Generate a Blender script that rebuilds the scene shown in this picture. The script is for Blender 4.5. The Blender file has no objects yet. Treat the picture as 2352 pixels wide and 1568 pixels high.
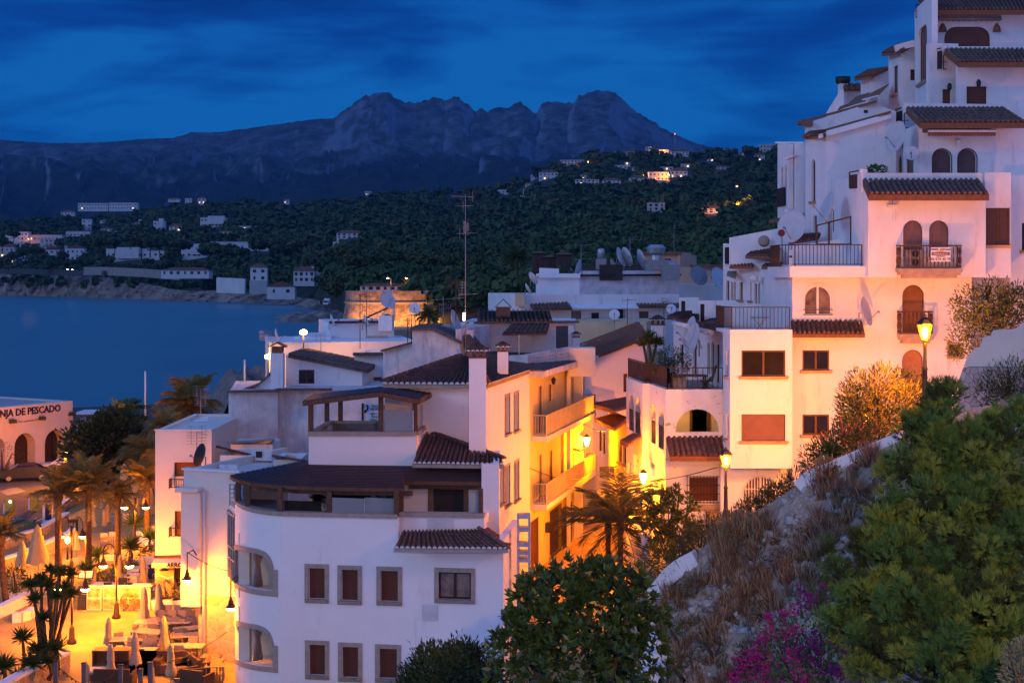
import bpy,bmesh,math,random
import numpy as np
from mathutils import Vector,Matrix,noise as mnoise
from mathutils.geometry import tessellate_polygon
R=math.radians
random.seed(7)
RNG=np.random.default_rng(7)
scene=bpy.context.scene
# camera
F,CU,CV,CH=3267.0,1176.0,640.0,17.0
cam_d=bpy.data.cameras.new('camera');cam=bpy.data.objects.new('camera',cam_d)
scene.collection.objects.link(cam);scene.camera=cam
cam.location=(0,0,CH);cam.rotation_euler=(R(90),0,0)
cam_d.sensor_width=36;cam_d.lens=36*F/2352;cam_d.shift_y=-144/2352
cam_d.clip_start=.5;cam_d.clip_end=60000
# sky, twilight glow, exposure
scene.view_settings.view_transform='Standard';scene.view_settings.look='None'
scene.view_settings.exposure=0.0;scene.view_settings.gamma=1
scene.cycles.use_denoising=True
scene.cycles.max_bounces=5;scene.cycles.diffuse_bounces=3;scene.cycles.glossy_bounces=2
scene.cycles.transmission_bounces=2;scene.cycles.volume_bounces=0
scene.cycles.sample_clamp_indirect=4
SUN_EL,SUN_AZ=R(1.5),R(200)
world=bpy.data.worlds.new('World');scene.world=world;world.use_nodes=True
def nd(nt,typ,**kw):
 n=nt.nodes.new(typ)
 for k,v in kw.items():
  if k=='ins':
   for i,val in v.items():n.inputs[i].default_value=val
  else:setattr(n,k,v)
 return n
def lk(nt,a,b):nt.links.new(a,b)
def ramp(nt,fac,stops,interp='LINEAR'):
 n=nt.nodes.new('ShaderNodeValToRGB');e=n.color_ramp;e.interpolation=interp
 while len(e.elements)<len(stops):e.elements.new(.5)
 for el,(p,c) in zip(e.elements,stops):el.position=p;el.color=(*c,1) if len(c)==3 else c
 if fac is not None:nt.links.new(fac,n.inputs[0])
 return n
def build_world():
 nt=world.node_tree;bg=nt.nodes['Background']
 tc=nd(nt,'ShaderNodeTexCoord')
 sep=nd(nt,'ShaderNodeSeparateXYZ');lk(nt,tc.outputs['Generated'],sep.inputs[0])
 # long-exposure cloud streaks: noise stretched sideways
 mp=nd(nt,'ShaderNodeMapping');mp.inputs['Scale'].default_value=(1.0,1.0,4.2);mp.inputs['Rotation'].default_value=(0,R(-5),0);mp.inputs['Location'].default_value=(.3,0,.1)
 lk(nt,tc.outputs['Generated'],mp.inputs[0])
 n1=nd(nt,'ShaderNodeTexNoise',ins={'Scale':4.2,'Detail':5.0,'Roughness':.5,'Distortion':.5});lk(nt,mp.outputs[0],n1.inputs['Vector'])
 mp2=nd(nt,'ShaderNodeMapping');mp2.inputs['Scale'].default_value=(1.0,1.0,9);mp2.inputs['Rotation'].default_value=(0,R(-8),0)
 lk(nt,tc.outputs['Generated'],mp2.inputs[0])
 n2=nd(nt,'ShaderNodeTexNoise',ins={'Scale':11.0,'Detail':4.0,'Roughness':.5,'Distortion':.4});lk(nt,mp2.outputs[0],n2.inputs['Vector'])
 mixn=nd(nt,'ShaderNodeMath',operation='MULTIPLY_ADD');lk(nt,n2.outputs['Fac'],mixn.inputs[0]);mixn.inputs[1].default_value=.22;lk(nt,n1.outputs['Fac'],mixn.inputs[2])
 cl=ramp(nt,mixn.outputs[0],[(.42,(.0004,.026,.165)),(.56,(.001,.062,.30)),(.70,(.005,.14,.47))])
 # paler near the horizon
 hz=nd(nt,'ShaderNodeMapRange',ins={1:.0,2:.16,3:1.0,4:0.0});lk(nt,sep.outputs[2],hz.inputs[0])
 up=nd(nt,'ShaderNodeMixRGB',blend_type='MIX');up.inputs[2].default_value=(.002,.15,.46,1)
 hz2=nd(nt,'ShaderNodeMath',operation='MULTIPLY');hz2.inputs[1].default_value=.6;lk(nt,hz.outputs[0],hz2.inputs[0]);lk(nt,hz2.outputs[0],up.inputs[0]);lk(nt,cl.outputs[0],up.inputs[1])
 # the lit half of the twilight sky, overhead and behind the viewer, from the physical sky
 sky=nd(nt,'ShaderNodeTexSky',sky_type='NISHITA',sun_disc=False,sun_elevation=SUN_EL,sun_rotation=SUN_AZ)
 st=nd(nt,'ShaderNodeMixRGB',blend_type='MULTIPLY',ins={0:1.0});st.inputs[2].default_value=(.016,.026,.06,1);lk(nt,sky.outputs[0],st.inputs[1])
 ad=nd(nt,'ShaderNodeMixRGB',blend_type='ADD',ins={0:1.0});ad.inputs[2].default_value=(.125,.235,.70,1);lk(nt,st.outputs[0],ad.inputs[1])
 back=nd(nt,'ShaderNodeMath',operation='MULTIPLY_ADD');lk(nt,sep.outputs[2],back.inputs[0]);back.inputs[1].default_value=.9;
 neg=nd(nt,'ShaderNodeMath',operation='MULTIPLY');neg.inputs[1].default_value=-1;lk(nt,sep.outputs[1],neg.inputs[0]);lk(nt,neg.outputs[0],back.inputs[2])
 bf=nd(nt,'ShaderNodeMapRange',interpolation_type='SMOOTHSTEP',ins={1:-.55,2:.75,3:0.0,4:1.0});lk(nt,back.outputs[0],bf.inputs[0])
 fin=nd(nt,'ShaderNodeMixRGB');lk(nt,bf.outputs[0],fin.inputs[0]);lk(nt,up.outputs[0],fin.inputs[1]);lk(nt,ad.outputs[0],fin.inputs[2])
 lk(nt,fin.outputs[0],bg.inputs[0]);bg.inputs[1].default_value=1.0
build_world()
sl=bpy.data.lights.new('sun','SUN');so=bpy.data.objects.new('sun',sl);scene.collection.objects.link(so)
sl.energy=.55;sl.angle=R(15);sl.color=(.5,.7,1.0)
so.rotation_euler=Vector((.86,.45,-.30)).to_track_quat('-Z','Y').to_euler();so.location=(0,-40,60)
# helpers
COL=scene.collection
def P(u,v,d):return Vector(((u-CU)*d/F,d,CH-(v-CV)*d/F))
def XU(u,d):return(u-CU)*d/F
def ZV(v,d):return CH-(v-CV)*d/F
def DG(v,z=0.0):return(CH-z)*F/(v-CV)
def G(u,v,z=0.0):d=DG(v,z);return Vector((XU(u,d),d,z))
def wloc(o):
 l=Vector((0,0,0))
 while o is not None:l+=o.location;o=o.parent
 return l
def tag(o,label=None,cat=None,group=None,kind=None):
 if label:o['label']=label
 if cat:o['category']=cat
 if group:o['group']=group
 if kind:o['kind']=kind
 return o
def thing(name,label,cat,loc=(0,0,0),group=None):
 o=bpy.data.objects.new(name,None);COL.objects.link(o);o.location=loc;o.empty_display_size=.2
 return tag(o,label,cat,group)
def dup(o,loc=None,rz=None,label=None,group=None,parent=None,sc=None):
 c=o.copy();COL.objects.link(c)
 if parent is not None:c.parent=parent
 for ch in list(o.children):dup(ch,parent=c)
 if loc is not None:c.location=loc
 if rz is not None:c.rotation_euler=(0,0,rz)
 if sc is not None:c.scale=(sc,sc,sc) if not hasattr(sc,'__len__') else sc
 if label:c['label']=label
 if group:c['group']=group
 return c
class MB:
 def __init__(s):s.v=[];s.f=[];s.m=[];s.mi=0;s.sm=[]
 def quad(s,*p):s.face(p)
 def face(s,pts,smooth=False):
  n=len(s.v);s.v+=[tuple(p) for p in pts];s.f.append(tuple(range(n,n+len(pts))));s.m.append(s.mi);s.sm.append(smooth)
 def mesh(s,vs,fs,smooth=False):
  n=len(s.v);s.v+=[tuple(p) for p in vs]
  for f in fs:s.f.append(tuple(i+n for i in f));s.m.append(s.mi);s.sm.append(smooth)
 def hexa(s,p):
  s.mesh(p,[(3,2,1,0),(4,5,6,7),(0,1,5,4),(1,2,6,5),(2,3,7,6),(3,0,4,7)])
 def box(s,c,size,rz=0.0,ax=None):
  x,y,z=size[0]/2,size[1]/2,size[2]/2;c=Vector(c);M=ax or Matrix.Rotation(rz,3,'Z')
  s.hexa([c+M@Vector(q) for q in[(-x,-y,-z),(x,-y,-z),(x,y,-z),(-x,y,-z),(-x,-y,z),(x,-y,z),(x,y,z),(-x,y,z)]])
 def bar(s,a,b,w,h=None):
  a=Vector(a);b=Vector(b);h=h or w;t=(b-a)
  if t.length<1e-6:return
  t.normalize();r=t.cross(Vector((0,0,1)))
  if r.length<1e-3:r=Vector((1,0,0))
  r.normalize();q=r.cross(t).normalized();r*=w/2;q*=h/2
  s.hexa([a-r-q,a+r-q,b+r-q,b-r-q,a-r+q,a+r+q,b+r+q,b-r+q])
 def tube(s,pts,rad,n=6,smooth=True,cap=True):
  pts=[Vector(p) for p in pts];rr=rad if hasattr(rad,'__len__') else[rad]*len(pts);base=len(s.v);up=None
  for i,p in enumerate(pts):
   t=(pts[min(i+1,len(pts)-1)]-pts[max(i-1,0)]).normalized()
   if up is None:up=Vector((0,0,1)) if abs(t.z)<.9 else Vector((1,0,0))
   r=t.cross(up)
   if r.length<1e-3:r=t.orthogonal()
   r.normalize();q=r.cross(t).normalized();up=q
   for k in range(n):
    a=2*math.pi*k/n;s.v.append(tuple(p+(r*math.cos(a)+q*math.sin(a))*rr[i]))
  for i in range(len(pts)-1):
   for k in range(n):
    k2=(k+1)%n
    s.f.append((base+i*n+k,base+i*n+k2,base+(i+1)*n+k2,base+(i+1)*n+k));s.m.append(s.mi);s.sm.append(smooth)
  if cap:
   for i in(0,len(pts)-1):s.f.append(tuple(base+i*n+k for k in range(n)));s.m.append(s.mi);s.sm.append(False)
 def lathe(s,prof,c=(0,0,0),n=12,smooth=True,M=None):
  c=Vector(c);base=len(s.v)
  for(r,z) in prof:
   for k in range(n):
    a=2*math.pi*k/n;q=Vector((r*math.cos(a),r*math.sin(a),z))
    if M is not None:q=M@q
    s.v.append(tuple(c+q))
  for i in range(len(prof)-1):
   for k in range(n):
    k2=(k+1)%n;s.f.append((base+i*n+k,base+i*n+k2,base+(i+1)*n+k2,base+(i+1)*n+k));s.m.append(s.mi);s.sm.append(smooth)
  for i in(0,len(prof)-1):
   if prof[i][0]>1e-4:s.f.append(tuple(base+i*n+k for k in range(n)));s.m.append(s.mi);s.sm.append(False)
 def prism(s,poly,z0,z1):
  n=len(poly);vs=[(p[0],p[1],z0) for p in poly]+[(p[0],p[1],z1) for p in poly]
  s.mesh(vs,[tuple(range(n))[::-1],tuple(range(n,2*n))]+[(i,(i+1)%n,n+(i+1)%n,n+i) for i in range(n)])
 def build(s,name,mats,parent=None,fix=True):
  if not s.v:return None
  me=bpy.data.meshes.new(name);off=wloc(parent) if parent is not None else Vector((0,0,0))
  me.from_pydata([(a[0]-off.x,a[1]-off.y,a[2]-off.z) for a in s.v],[],s.f)
  for m in(mats if isinstance(mats,(list,tuple)) else[mats]):me.materials.append(m)
  me.polygons.foreach_set('material_index',s.m);me.polygons.foreach_set('use_smooth',s.sm)
  if fix:
   b=bmesh.new();b.from_mesh(me);bmesh.ops.remove_doubles(b,verts=b.verts,dist=1e-4);bmesh.ops.recalc_face_normals(b,faces=b.faces);b.to_mesh(me);b.free()
  me.update();o=bpy.data.objects.new(name,me);COL.objects.link(o)
  if parent is not None:o.parent=parent
  return o
def np_mesh(name,V,Fq,mats,parent=None,mi=None,smooth=False):
 me=bpy.data.meshes.new(name);off=np.array(wloc(parent)) if parent is not None else 0
 V=np.asarray(V,float)-off;Fq=np.asarray(Fq,np.int32);k=Fq.shape[1]
 me.vertices.add(len(V));me.vertices.foreach_set('co',V.astype(np.float32).ravel())
 me.loops.add(Fq.size);me.loops.foreach_set('vertex_index',Fq.ravel())
 me.polygons.add(len(Fq));me.polygons.foreach_set('loop_start',np.arange(0,Fq.size,k,dtype=np.int32))
 for m in(mats if isinstance(mats,(list,tuple)) else[mats]):me.materials.append(m)
 if mi is not None:me.polygons.foreach_set('material_index',np.asarray(mi,np.int32))
 if smooth:me.polygons.foreach_set('use_smooth',np.ones(len(Fq),bool))
 me.update(calc_edges=True);o=bpy.data.objects.new(name,me);COL.objects.link(o)
 if parent is not None:o.parent=parent
 return o
def scatter(bv,bf,L,M):
 bv=np.asarray(bv,float);bf=np.asarray(bf);n=len(L)
 V=np.einsum('nij,kj->nki',M,bv)+np.asarray(L)[:,None,:]
 Fq=bf[None]+(np.arange(n)*len(bv))[:,None,None]
 return V.reshape(-1,3),Fq.reshape(-1,bf.shape[1])
def rand_rot(n,rng=RNG,tilt=None):
 q=rng.normal(size=(n,4));q/=np.linalg.norm(q,axis=1)[:,None];w,x,y,z=q.T
 return np.stack([np.stack([1-2*(y*y+z*z),2*(x*y-z*w),2*(x*z+y*w)],1),np.stack([2*(x*y+z*w),1-2*(x*x+z*z),2*(y*z-x*w)],1),np.stack([2*(x*z-y*w),2*(y*z+x*w),1-2*(x*x+y*y)],1)],1)
def dir_rot(D,rng=RNG):
 D=D/np.linalg.norm(D,axis=1)[:,None];A=rng.normal(size=D.shape);X=np.cross(D,A);X/=np.linalg.norm(X,axis=1)[:,None];Z=np.cross(X,D)
 return np.stack([X,D,Z],2)
def interp(pts,x):
 return float(np.interp(x,[p[0] for p in pts],[p[1] for p in pts]))
 # materials
MATS={}
def mat(name,col,rough=.85,var=.12,scale=2.0,bump=0.0,bscale=30.0,metal=0.0,emit=None,estr=0.0,col2=None,spec=.3,stain=None,peel=None,trans=0.0,sss=None):
 m=bpy.data.materials.new(name);m.use_nodes=True;nt=m.node_tree;b=nt.nodes['Principled BSDF'];MATS[name]=m
 b.inputs['Roughness'].default_value=rough;b.inputs['Metallic'].default_value=metal;b.inputs['Specular IOR Level'].default_value=spec
 tc=nd(nt,'ShaderNodeTexCoord')
 c2=col2 or tuple(x*(1-var*2) for x in col)
 n=nd(nt,'ShaderNodeTexNoise',ins={'Scale':scale,'Detail':5.0,'Roughness':.6});lk(nt,tc.outputs['Object'],n.inputs['Vector'])
 r=ramp(nt,n.outputs['Fac'],[(.32,c2),(.62,col)]);out=r.outputs[0]
 if stain:
  mp=nd(nt,'ShaderNodeMapping');mp.inputs['Scale'].default_value=(1.2,1.2,.22);lk(nt,tc.outputs['Object'],mp.inputs[0])
  n2=nd(nt,'ShaderNodeTexNoise',ins={'Scale':1.6,'Detail':7.0,'Roughness':.68});lk(nt,mp.outputs[0],n2.inputs['Vector'])
  r2=ramp(nt,n2.outputs['Fac'],[(stain[1],(0,0,0)),(stain[1]+.2,(1,1,1))])
  mx=nd(nt,'ShaderNodeMixRGB');mx.inputs[2].default_value=(*stain[0],1);lk(nt,r2.outputs[0],mx.inputs[0]);lk(nt,out,mx.inputs[1]);out=mx.outputs[0]
 if peel:
  n3=nd(nt,'ShaderNodeTexNoise',ins={'Scale':2.6,'Detail':8.0,'Roughness':.62,'Distortion':.4});lk(nt,tc.outputs['Object'],n3.inputs['Vector'])
  r3=ramp(nt,n3.outputs['Fac'],[(peel[1],(0,0,0)),(peel[1]+.012,(1,1,1))])
  mx=nd(nt,'ShaderNodeMixRGB');mx.inputs[2].default_value=(*peel[0],1);lk(nt,r3.outputs[0],mx.inputs[0]);lk(nt,out,mx.inputs[1]);out=mx.outputs[0]
 lk(nt,out,b.inputs['Base Color'])
 if bump:
  nb=nd(nt,'ShaderNodeTexNoise',ins={'Scale':bscale,'Detail':4.0});lk(nt,tc.outputs['Object'],nb.inputs['Vector'])
  bp=nd(nt,'ShaderNodeBump',ins={'Strength':bump,'Distance':.03});lk(nt,nb.outputs['Fac'],bp.inputs['Height']);lk(nt,bp.outputs[0],b.inputs['Normal'])
 if emit:b.inputs['Emission Color'].default_value=(*emit,1);b.inputs['Emission Strength'].default_value=estr
 if trans:b.inputs['Transmission Weight'].default_value=trans
 if sss:
  tr=nd(nt,'ShaderNodeBsdfTranslucent');tr.inputs[0].default_value=(*sss,1);ms=nd(nt,'ShaderNodeMixShader',ins={0:.3})
  o=nt.nodes['Material Output'];lk(nt,b.outputs[0],ms.inputs[1]);lk(nt,tr.outputs[0],ms.inputs[2]);lk(nt,ms.outputs[0],o.inputs[0])
 return m
WHITE=mat('white_render',(.76,.74,.73),.9,.05,.7,.25,18,stain=((.48,.45,.43),.575))
CLEANW=mat('fresh_white_render',(.78,.76,.75),.9,.03,.5,.2,22,stain=((.56,.54,.54),.585))
PEEL=mat('flaking_white_render',(.76,.74,.72),.9,.06,.8,.3,18,peel=((.34,.33,.31),.635),stain=((.5,.48,.46),.68))
OLDW=mat('stained_old_render',(.72,.68,.67),.92,.15,1.1,.5,9,stain=((.36,.33,.34),.52))
PATCH=mat('patched_cement_render',(.62,.57,.56),.92,.16,1.6,.5,8,col2=(.42,.38,.40),stain=((.70,.66,.66),.56))
OCHRE=mat('ochre_render',(.66,.50,.30),.9,.08,.8,.2,14)
YELLOWW=mat('cream_render',(.74,.68,.56),.9,.06,.8,.2,16,stain=((.45,.36,.28),.66))
SALMON=mat('salmon_render',(.62,.36,.25),.9,.06,.8,.2,14)
STONET=mat('sandstone_trim',(.36,.30,.25),.85,.12,5,.3,25)
SILLS=mat('terracotta_sill',(.44,.31,.22),.8,.15,4,.2,25)
def slat_mat(name,col,pitch=.05,axis='Z',rough=.6):
 m=mat(name,col,rough,.1,1.5);nt=m.node_tree;b=nt.nodes['Principled BSDF']
 tc=nd(nt,'ShaderNodeTexCoord');w=nd(nt,'ShaderNodeTexWave',wave_type='BANDS',bands_direction=axis,wave_profile='SAW',ins={'Scale':.314/pitch})
 lk(nt,tc.outputs['Object'],w.inputs['Vector']);bp=nd(nt,'ShaderNodeBump',ins={'Strength':.6,'Distance':.02});lk(nt,w.outputs['Fac'],bp.inputs['Height']);lk(nt,bp.outputs[0],b.inputs['Normal'])
 return m
SHUT=slat_mat('brown_roller_shutter',(.13,.042,.025))
SHUTP=slat_mat('faded_roller_shutter',(.20,.095,.085))
GRILL=slat_mat('white_vent_louvre',(.66,.66,.68),.06)
WOOD=mat('dark_stained_wood',(.10,.045,.022),.55,.2,6)
WOODF=mat('window_wood',(.11,.038,.018),.5,.2,6)
PWOOD=mat('pergola_wood',(.125,.058,.030),.6,.2,5)
GLASSD=mat('dark_window_glass',(.02,.014,.012),.12,.2,2,spec=.3)
GLASSW=mat('curtained_window',(.22,.15,.11),.25,.3,2.2,spec=.5,col2=(.04,.025,.02))
CURT=mat('grey_curtain',(.30,.27,.27),.9,.2,3)
DARKIN=mat('dark_interior',(.045,.04,.045),.9,.2,2)
IRON=mat('dark_iron',(.018,.017,.018),.55,.2,8,spec=.4)
BROWNIRON=mat('brown_painted_iron',(.05,.03,.022),.6,.2,8)
WHITEM=mat('white_painted_metal',(.72,.72,.72),.5,.05,4)
GALV=mat('galvanised_steel',(.45,.46,.48),.4,.15,6,metal=.7)
GREYM=mat('grey_metal',(.28,.29,.31),.5,.15,6,metal=.3)
DISHM=mat('dish_grey',(.52,.53,.55),.6,.06,3)
RUST=mat('rusty_iron',(.16,.07,.04),.85,.3,10)
def tile_mat(name,a,b_,moss):
 m=mat(name,a,.9,.1,5.0,.4,40,col2=b_,stain=(moss,.55));return m
TILE=tile_mat('weathered_roof_tile',(.17,.085,.062),(.05,.032,.03),(.11,.10,.08))
TILEG=tile_mat('grey_weathered_roof_tile',(.18,.11,.085),(.06,.046,.044),(.15,.14,.12))
TILER=tile_mat('terracotta_roof_tile',(.25,.105,.06),(.14,.062,.045),(.16,.11,.085))
MORTAR=mat('white_eave_mortar',(.70,.68,.66),.9,.1,6)
SHINGLE=None
EAVE=mat('timber_eave',(.22,.085,.035),.7,.2,8)
ASPH=mat('asphalt_dusty',(.075,.072,.07),.9,.15,.6,.3,30)
# walls with openings, windows, roofs, railings
class Fac:
 def __init__(s,A,B):
  s.A=Vector((A[0],A[1],0));s.B=Vector((B[0],B[1],0));s.L=(s.B-s.A).length;s.t=(s.B-s.A).normalized()
  s.n=Vector((s.t.y,-s.t.x,0))
  if s.n.dot(-s.A)<0:s.n=-s.n
 def sz(s,u,v):
  r=Vector(((u-CU)/F,1,-(v-CV)/F));k=s.A.dot(s.n)/(r.dot(s.n));p=r*k
  return((p-s.A).dot(s.t),p.z+CH)
 def dist(s,u):
  r=Vector(((u-CU)/F,1,0));return s.A.dot(s.n)/(r.dot(s.n))
 def w(s,a,z,o=0.0):q=s.A+s.t*a+s.n*o;return Vector((q.x,q.y,z))
 def px(s,u,v,o=0.0):a,z=s.sz(u,v);return s.w(a,z,o)
def facU(u0,d0,u1,d1):return Fac((XU(u0,d0),d0),(XU(u1,d1),d1))
def loop(fac,spec,grow=0.0,seg=10):
 k=spec[0]
 if k=='p':return[fac.sz(*p) for p in spec[1]]
 (s0,z1),(s1,z0)=fac.sz(spec[1],spec[2]),fac.sz(spec[3],spec[4])
 if s0>s1:s0,s1=s1,s0
 s0-=grow;s1+=grow;z1+=grow
 if k=='r':return[(s0,z0-grow),(s1,z0-grow),(s1,z1),(s0,z1)]
 if k=='a':
  r=(s1-s0)/2;c=(s0+s1)/2;zs=z1-r
  if zs<z0:zs=z0+.02;
  ry=z1-zs
  return[(s0,z0-grow),(s1,z0-grow)]+[(c+r*math.cos(math.pi*i/seg),zs+ry*math.sin(math.pi*i/seg)) for i in range(seg+1)]
 if k=='e':
  r=min((s1-s0)*.25,(z1-z0)*.6);out=[(s0,z0-grow),(s1,z0-grow)]
  for i in range(6):a=math.pi/2*i/5;out.append((s1-r+r*math.cos(a),z1-r+r*math.sin(a)))
  for i in range(6):a=math.pi/2*(1+i/5);out.append((s0+r+r*math.cos(a),z1-r+r*math.sin(a)))
  return out
def fill(mb,fac,outer,holes,o0,o1):
 loops=[outer]+holes;flat=[p for l in loops for p in l]
 tris=tessellate_polygon([[Vector((a,z,0)) for a,z in l] for l in loops]);n=len(flat)
 vs=[fac.w(a,z,o1) for a,z in flat]+[fac.w(a,z,o0) for a,z in flat]
 fs=[tuple(t) for t in tris]+[tuple(i+n for i in t)[::-1] for t in tris];b=0
 for l in loops:
  for i in range(len(l)):j=(i+1)%len(l);fs.append((b+i,b+j,n+b+j,n+b+i))
  b+=len(l)
 mb.mesh(vs,fs)
def wall(mb,fac,outline,holes=(),th=.3):
 out=loop(fac,outline) if isinstance(outline[0],str) else[fac.sz(*p) for p in outline]
 fill(mb,fac,out,[loop(fac,h) for h in holes],-th,0.0)
def ring(mb,fac,spec,w,o0,o1,grow=0.0):
 a=loop(fac,spec,grow);b=loop(fac,spec,grow+w)
 if len(a)==len(b):fill(mb,fac,b,[a],o0,o1)
def window(fac,parent,spec,kind='shutter',trim=None,tw=.14,sill=None,bars=False,name='window',o=-.14,m=None):
 """one window: its frame (or stone surround), with shutter or pane, sill and bars as pieces of it"""
 mb=MB()
 if trim is not None:ring(mb,fac,spec,tw,-.02,.035);fm=trim
 else:fm=WOODF
 L=loop(fac,spec);ss=[p[0] for p in L];zz=[p[1] for p in L];s0,s1,z0,z1=min(ss),max(ss),min(zz),max(zz)
 fw=min(.07,(s1-s0)*.12)
 if kind in('pane','curtain'):
  mb.mi=1 if trim is not None else 0
  Li=loop(fac,spec,-fw);fill(mb,fac,L,[Li],o-.03,o+.05)
  if s1-s0>.75:fill(mb,fac,[((s0+s1)/2-fw*.7,z0+fw*.5),((s0+s1)/2+fw*.7,z0+fw*.5),((s0+s1)/2+fw*.7,z1-fw*.5),((s0+s1)/2-fw*.7,z1-fw*.5)],[],o-.028,o+.06)
 elif trim is None:ring(mb,fac,spec,-.04,o,o+.03) if False else fill(mb,fac,L,[loop(fac,spec,-.03)],o-.01,o+.04)
 w=mb.build(name,[fm,m or WOODF],parent)
 pm=MB();fill(pm,fac,[(a,z) for a,z in loop(fac,spec,-.004)],[],o-.05,o)
 pm.build('shutter' if kind=='shutter' else 'pane',{'shutter':m or SHUT,'pane':GLASSD,'curtain':GLASSW}[kind],w)
 if sill:
  sm=MB();e=.12
  sm.hexa([fac.w(s0-e,z0-.13,-.02),fac.w(s1+e,z0-.13,-.02),fac.w(s1+e-.03,z0-.13,.10),fac.w(s0-e+.03,z0-.13,.10),fac.w(s0-e,z0,-.02),fac.w(s1+e,z0,-.02),fac.w(s1+e,z0,.17),fac.w(s0-e,z0,.17)])
  sm.build('sill',sill,w)
 if bars:
  bm_=MB();nb=max(4,int((s1-s0)/.13));g=.1
  for i in range(nb+1):a=s0-g+(s1-s0+2*g)*i/nb;bm_.bar(fac.w(a,z0-g,.09),fac.w(a,z1+g,.09),.022)
  for i in range(4):z=z0-.05+(z1-z0+.1)*i/3;bm_.bar(fac.w(s0-g-.05,z,.09),fac.w(s1+g+.05,z,.09),.03)
  bm_.build('window_grille',IRON,w)
 return w
def tiles(mb,eL,eR,rR,rL,pitch=.2,row=.36,r=.075,mortar=None):
 """barrel-tile roof over the quad eave-left, eave-right, ridge-right, ridge-left"""
 eL,eR,rR,rL=map(Vector,(eL,eR,rR,rL));W=max((eR-eL).length,(rR-rL).length);nc=max(2,int(W/pitch));H=max((rL-eL).length,(rR-eR).length)
 nr=max(2,int(H/row));nrm=(eR-eL).cross(rL-eL)
 if nrm.length<1e-6:nrm=(eR-eL).cross(rR-eR)
 nrm.normalize();nrm=nrm if nrm.z>0 else-nrm
 prof=[(-.5,-.3),(-.36,.15),(-.18,.85),(0,1.0),(.18,.85),(.36,.15),(.5,-.3)]
 for c in range(nc):
  jz=random.uniform(-.012,.012)
  for k in range(nr):
   t0=k/nr;t1=min(1.0,(k+1.12)/nr);vs=[]
   j2=random.uniform(-.010,.010)
   for(t,lift) in((t0,.030+j2),(t1,.0)):
    for(q,h) in prof:
     f=(c+.5+q*1.0)/nc+jz/max(W,1)
     a=eL.lerp(eR,f);b=rL.lerp(rR,f);vs.append(a.lerp(b,t)+nrm*(h*r+lift))
   n=len(prof);fs=[(i,i+1,n+i+1,n+i) for i in range(n-1)]
   mb.mesh(vs,fs)
   if k==0:
    mb.mesh(vs[1:n-1]+[(v-nrm*.0)*1 for v in[eL.lerp(eR,(c+.64)/nc),eL.lerp(eR,(c+.36)/nc)]],[tuple(range(n))])
 if mortar is not None:
  dn=((eL+eR)/2-(rL+rR)/2);dn.normalize()
  for c in range(nc):
   vs=[]
   for off in(.0,.035):
    for i in range(9):
     a_=math.pi*i/8;f=(c+.5+.40*math.cos(a_))/nc;vs.append(eL.lerp(eR,f)+nrm*((.95*math.sin(a_))*r+.012)+dn*off)
   mortar.mesh(vs,[tuple(range(9)),tuple(range(9,18))]+[(i,i+1,10+i,9+i) for i in range(8)])
def ridge(mb,a,b,r=.10,seg=.38):
 a=Vector(a);b=Vector(b);n=max(2,int((b-a).length/seg));t=(b-a).normalized()
 for i in range(n):
  p=a.lerp(b,i/n);q=a.lerp(b,(i+1.1)/n);x=t.cross(Vector((0,0,1))).normalized();y=x.cross(t);vs=[]
  for(c,k) in((p,1.12),(q,.92)):
   for j in range(7):an=math.pi*j/6;vs.append(c+x*math.cos(an)*r*k+y*(math.sin(an)*r*k))
  mb.mesh(vs,[(j,j+1,8+j,7+j) for j in range(6)]+[tuple(range(7)),tuple(range(7,14))])
def slabq(mb,a,b,c,d,th):
 t=Vector((0,0,th));p=[Vector(x) for x in(a,b,c,d)];mb.hexa([x-t for x in p]+p)
def railing(parent,pts,h=1.0,gap=.13,mat_=IRON,bar=.02,name='railing',low=.08,panel=None):
 mb=MB()
 for a,b in zip(pts[:-1],pts[1:]):
  a=Vector(a);b=Vector(b);up=Vector((0,0,1));L=(b-a).length;n=max(1,int(L/gap))
  mb.bar(a+up*h,b+up*h,.045);mb.bar(a+up*low,b+up*low,.03);mb.bar(a,a+up*h,.045);mb.bar(b,b+up*h,.045)
  for i in range(1,n):p=a.lerp(b,i/n);mb.bar(p+up*low,p+up*h,bar)
 o=mb.build(name,mat_,parent)
 if panel is not None:
  pm=MB()
  for a,b in zip(pts[:-1],pts[1:]):
   a=Vector(a);b=Vector(b);pm.bar(a+Vector((0,0,h*.52)),b+Vector((0,0,h*.52)),.015,h*.86)
  pm.build('railing_screen',panel,o)
 return o
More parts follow.
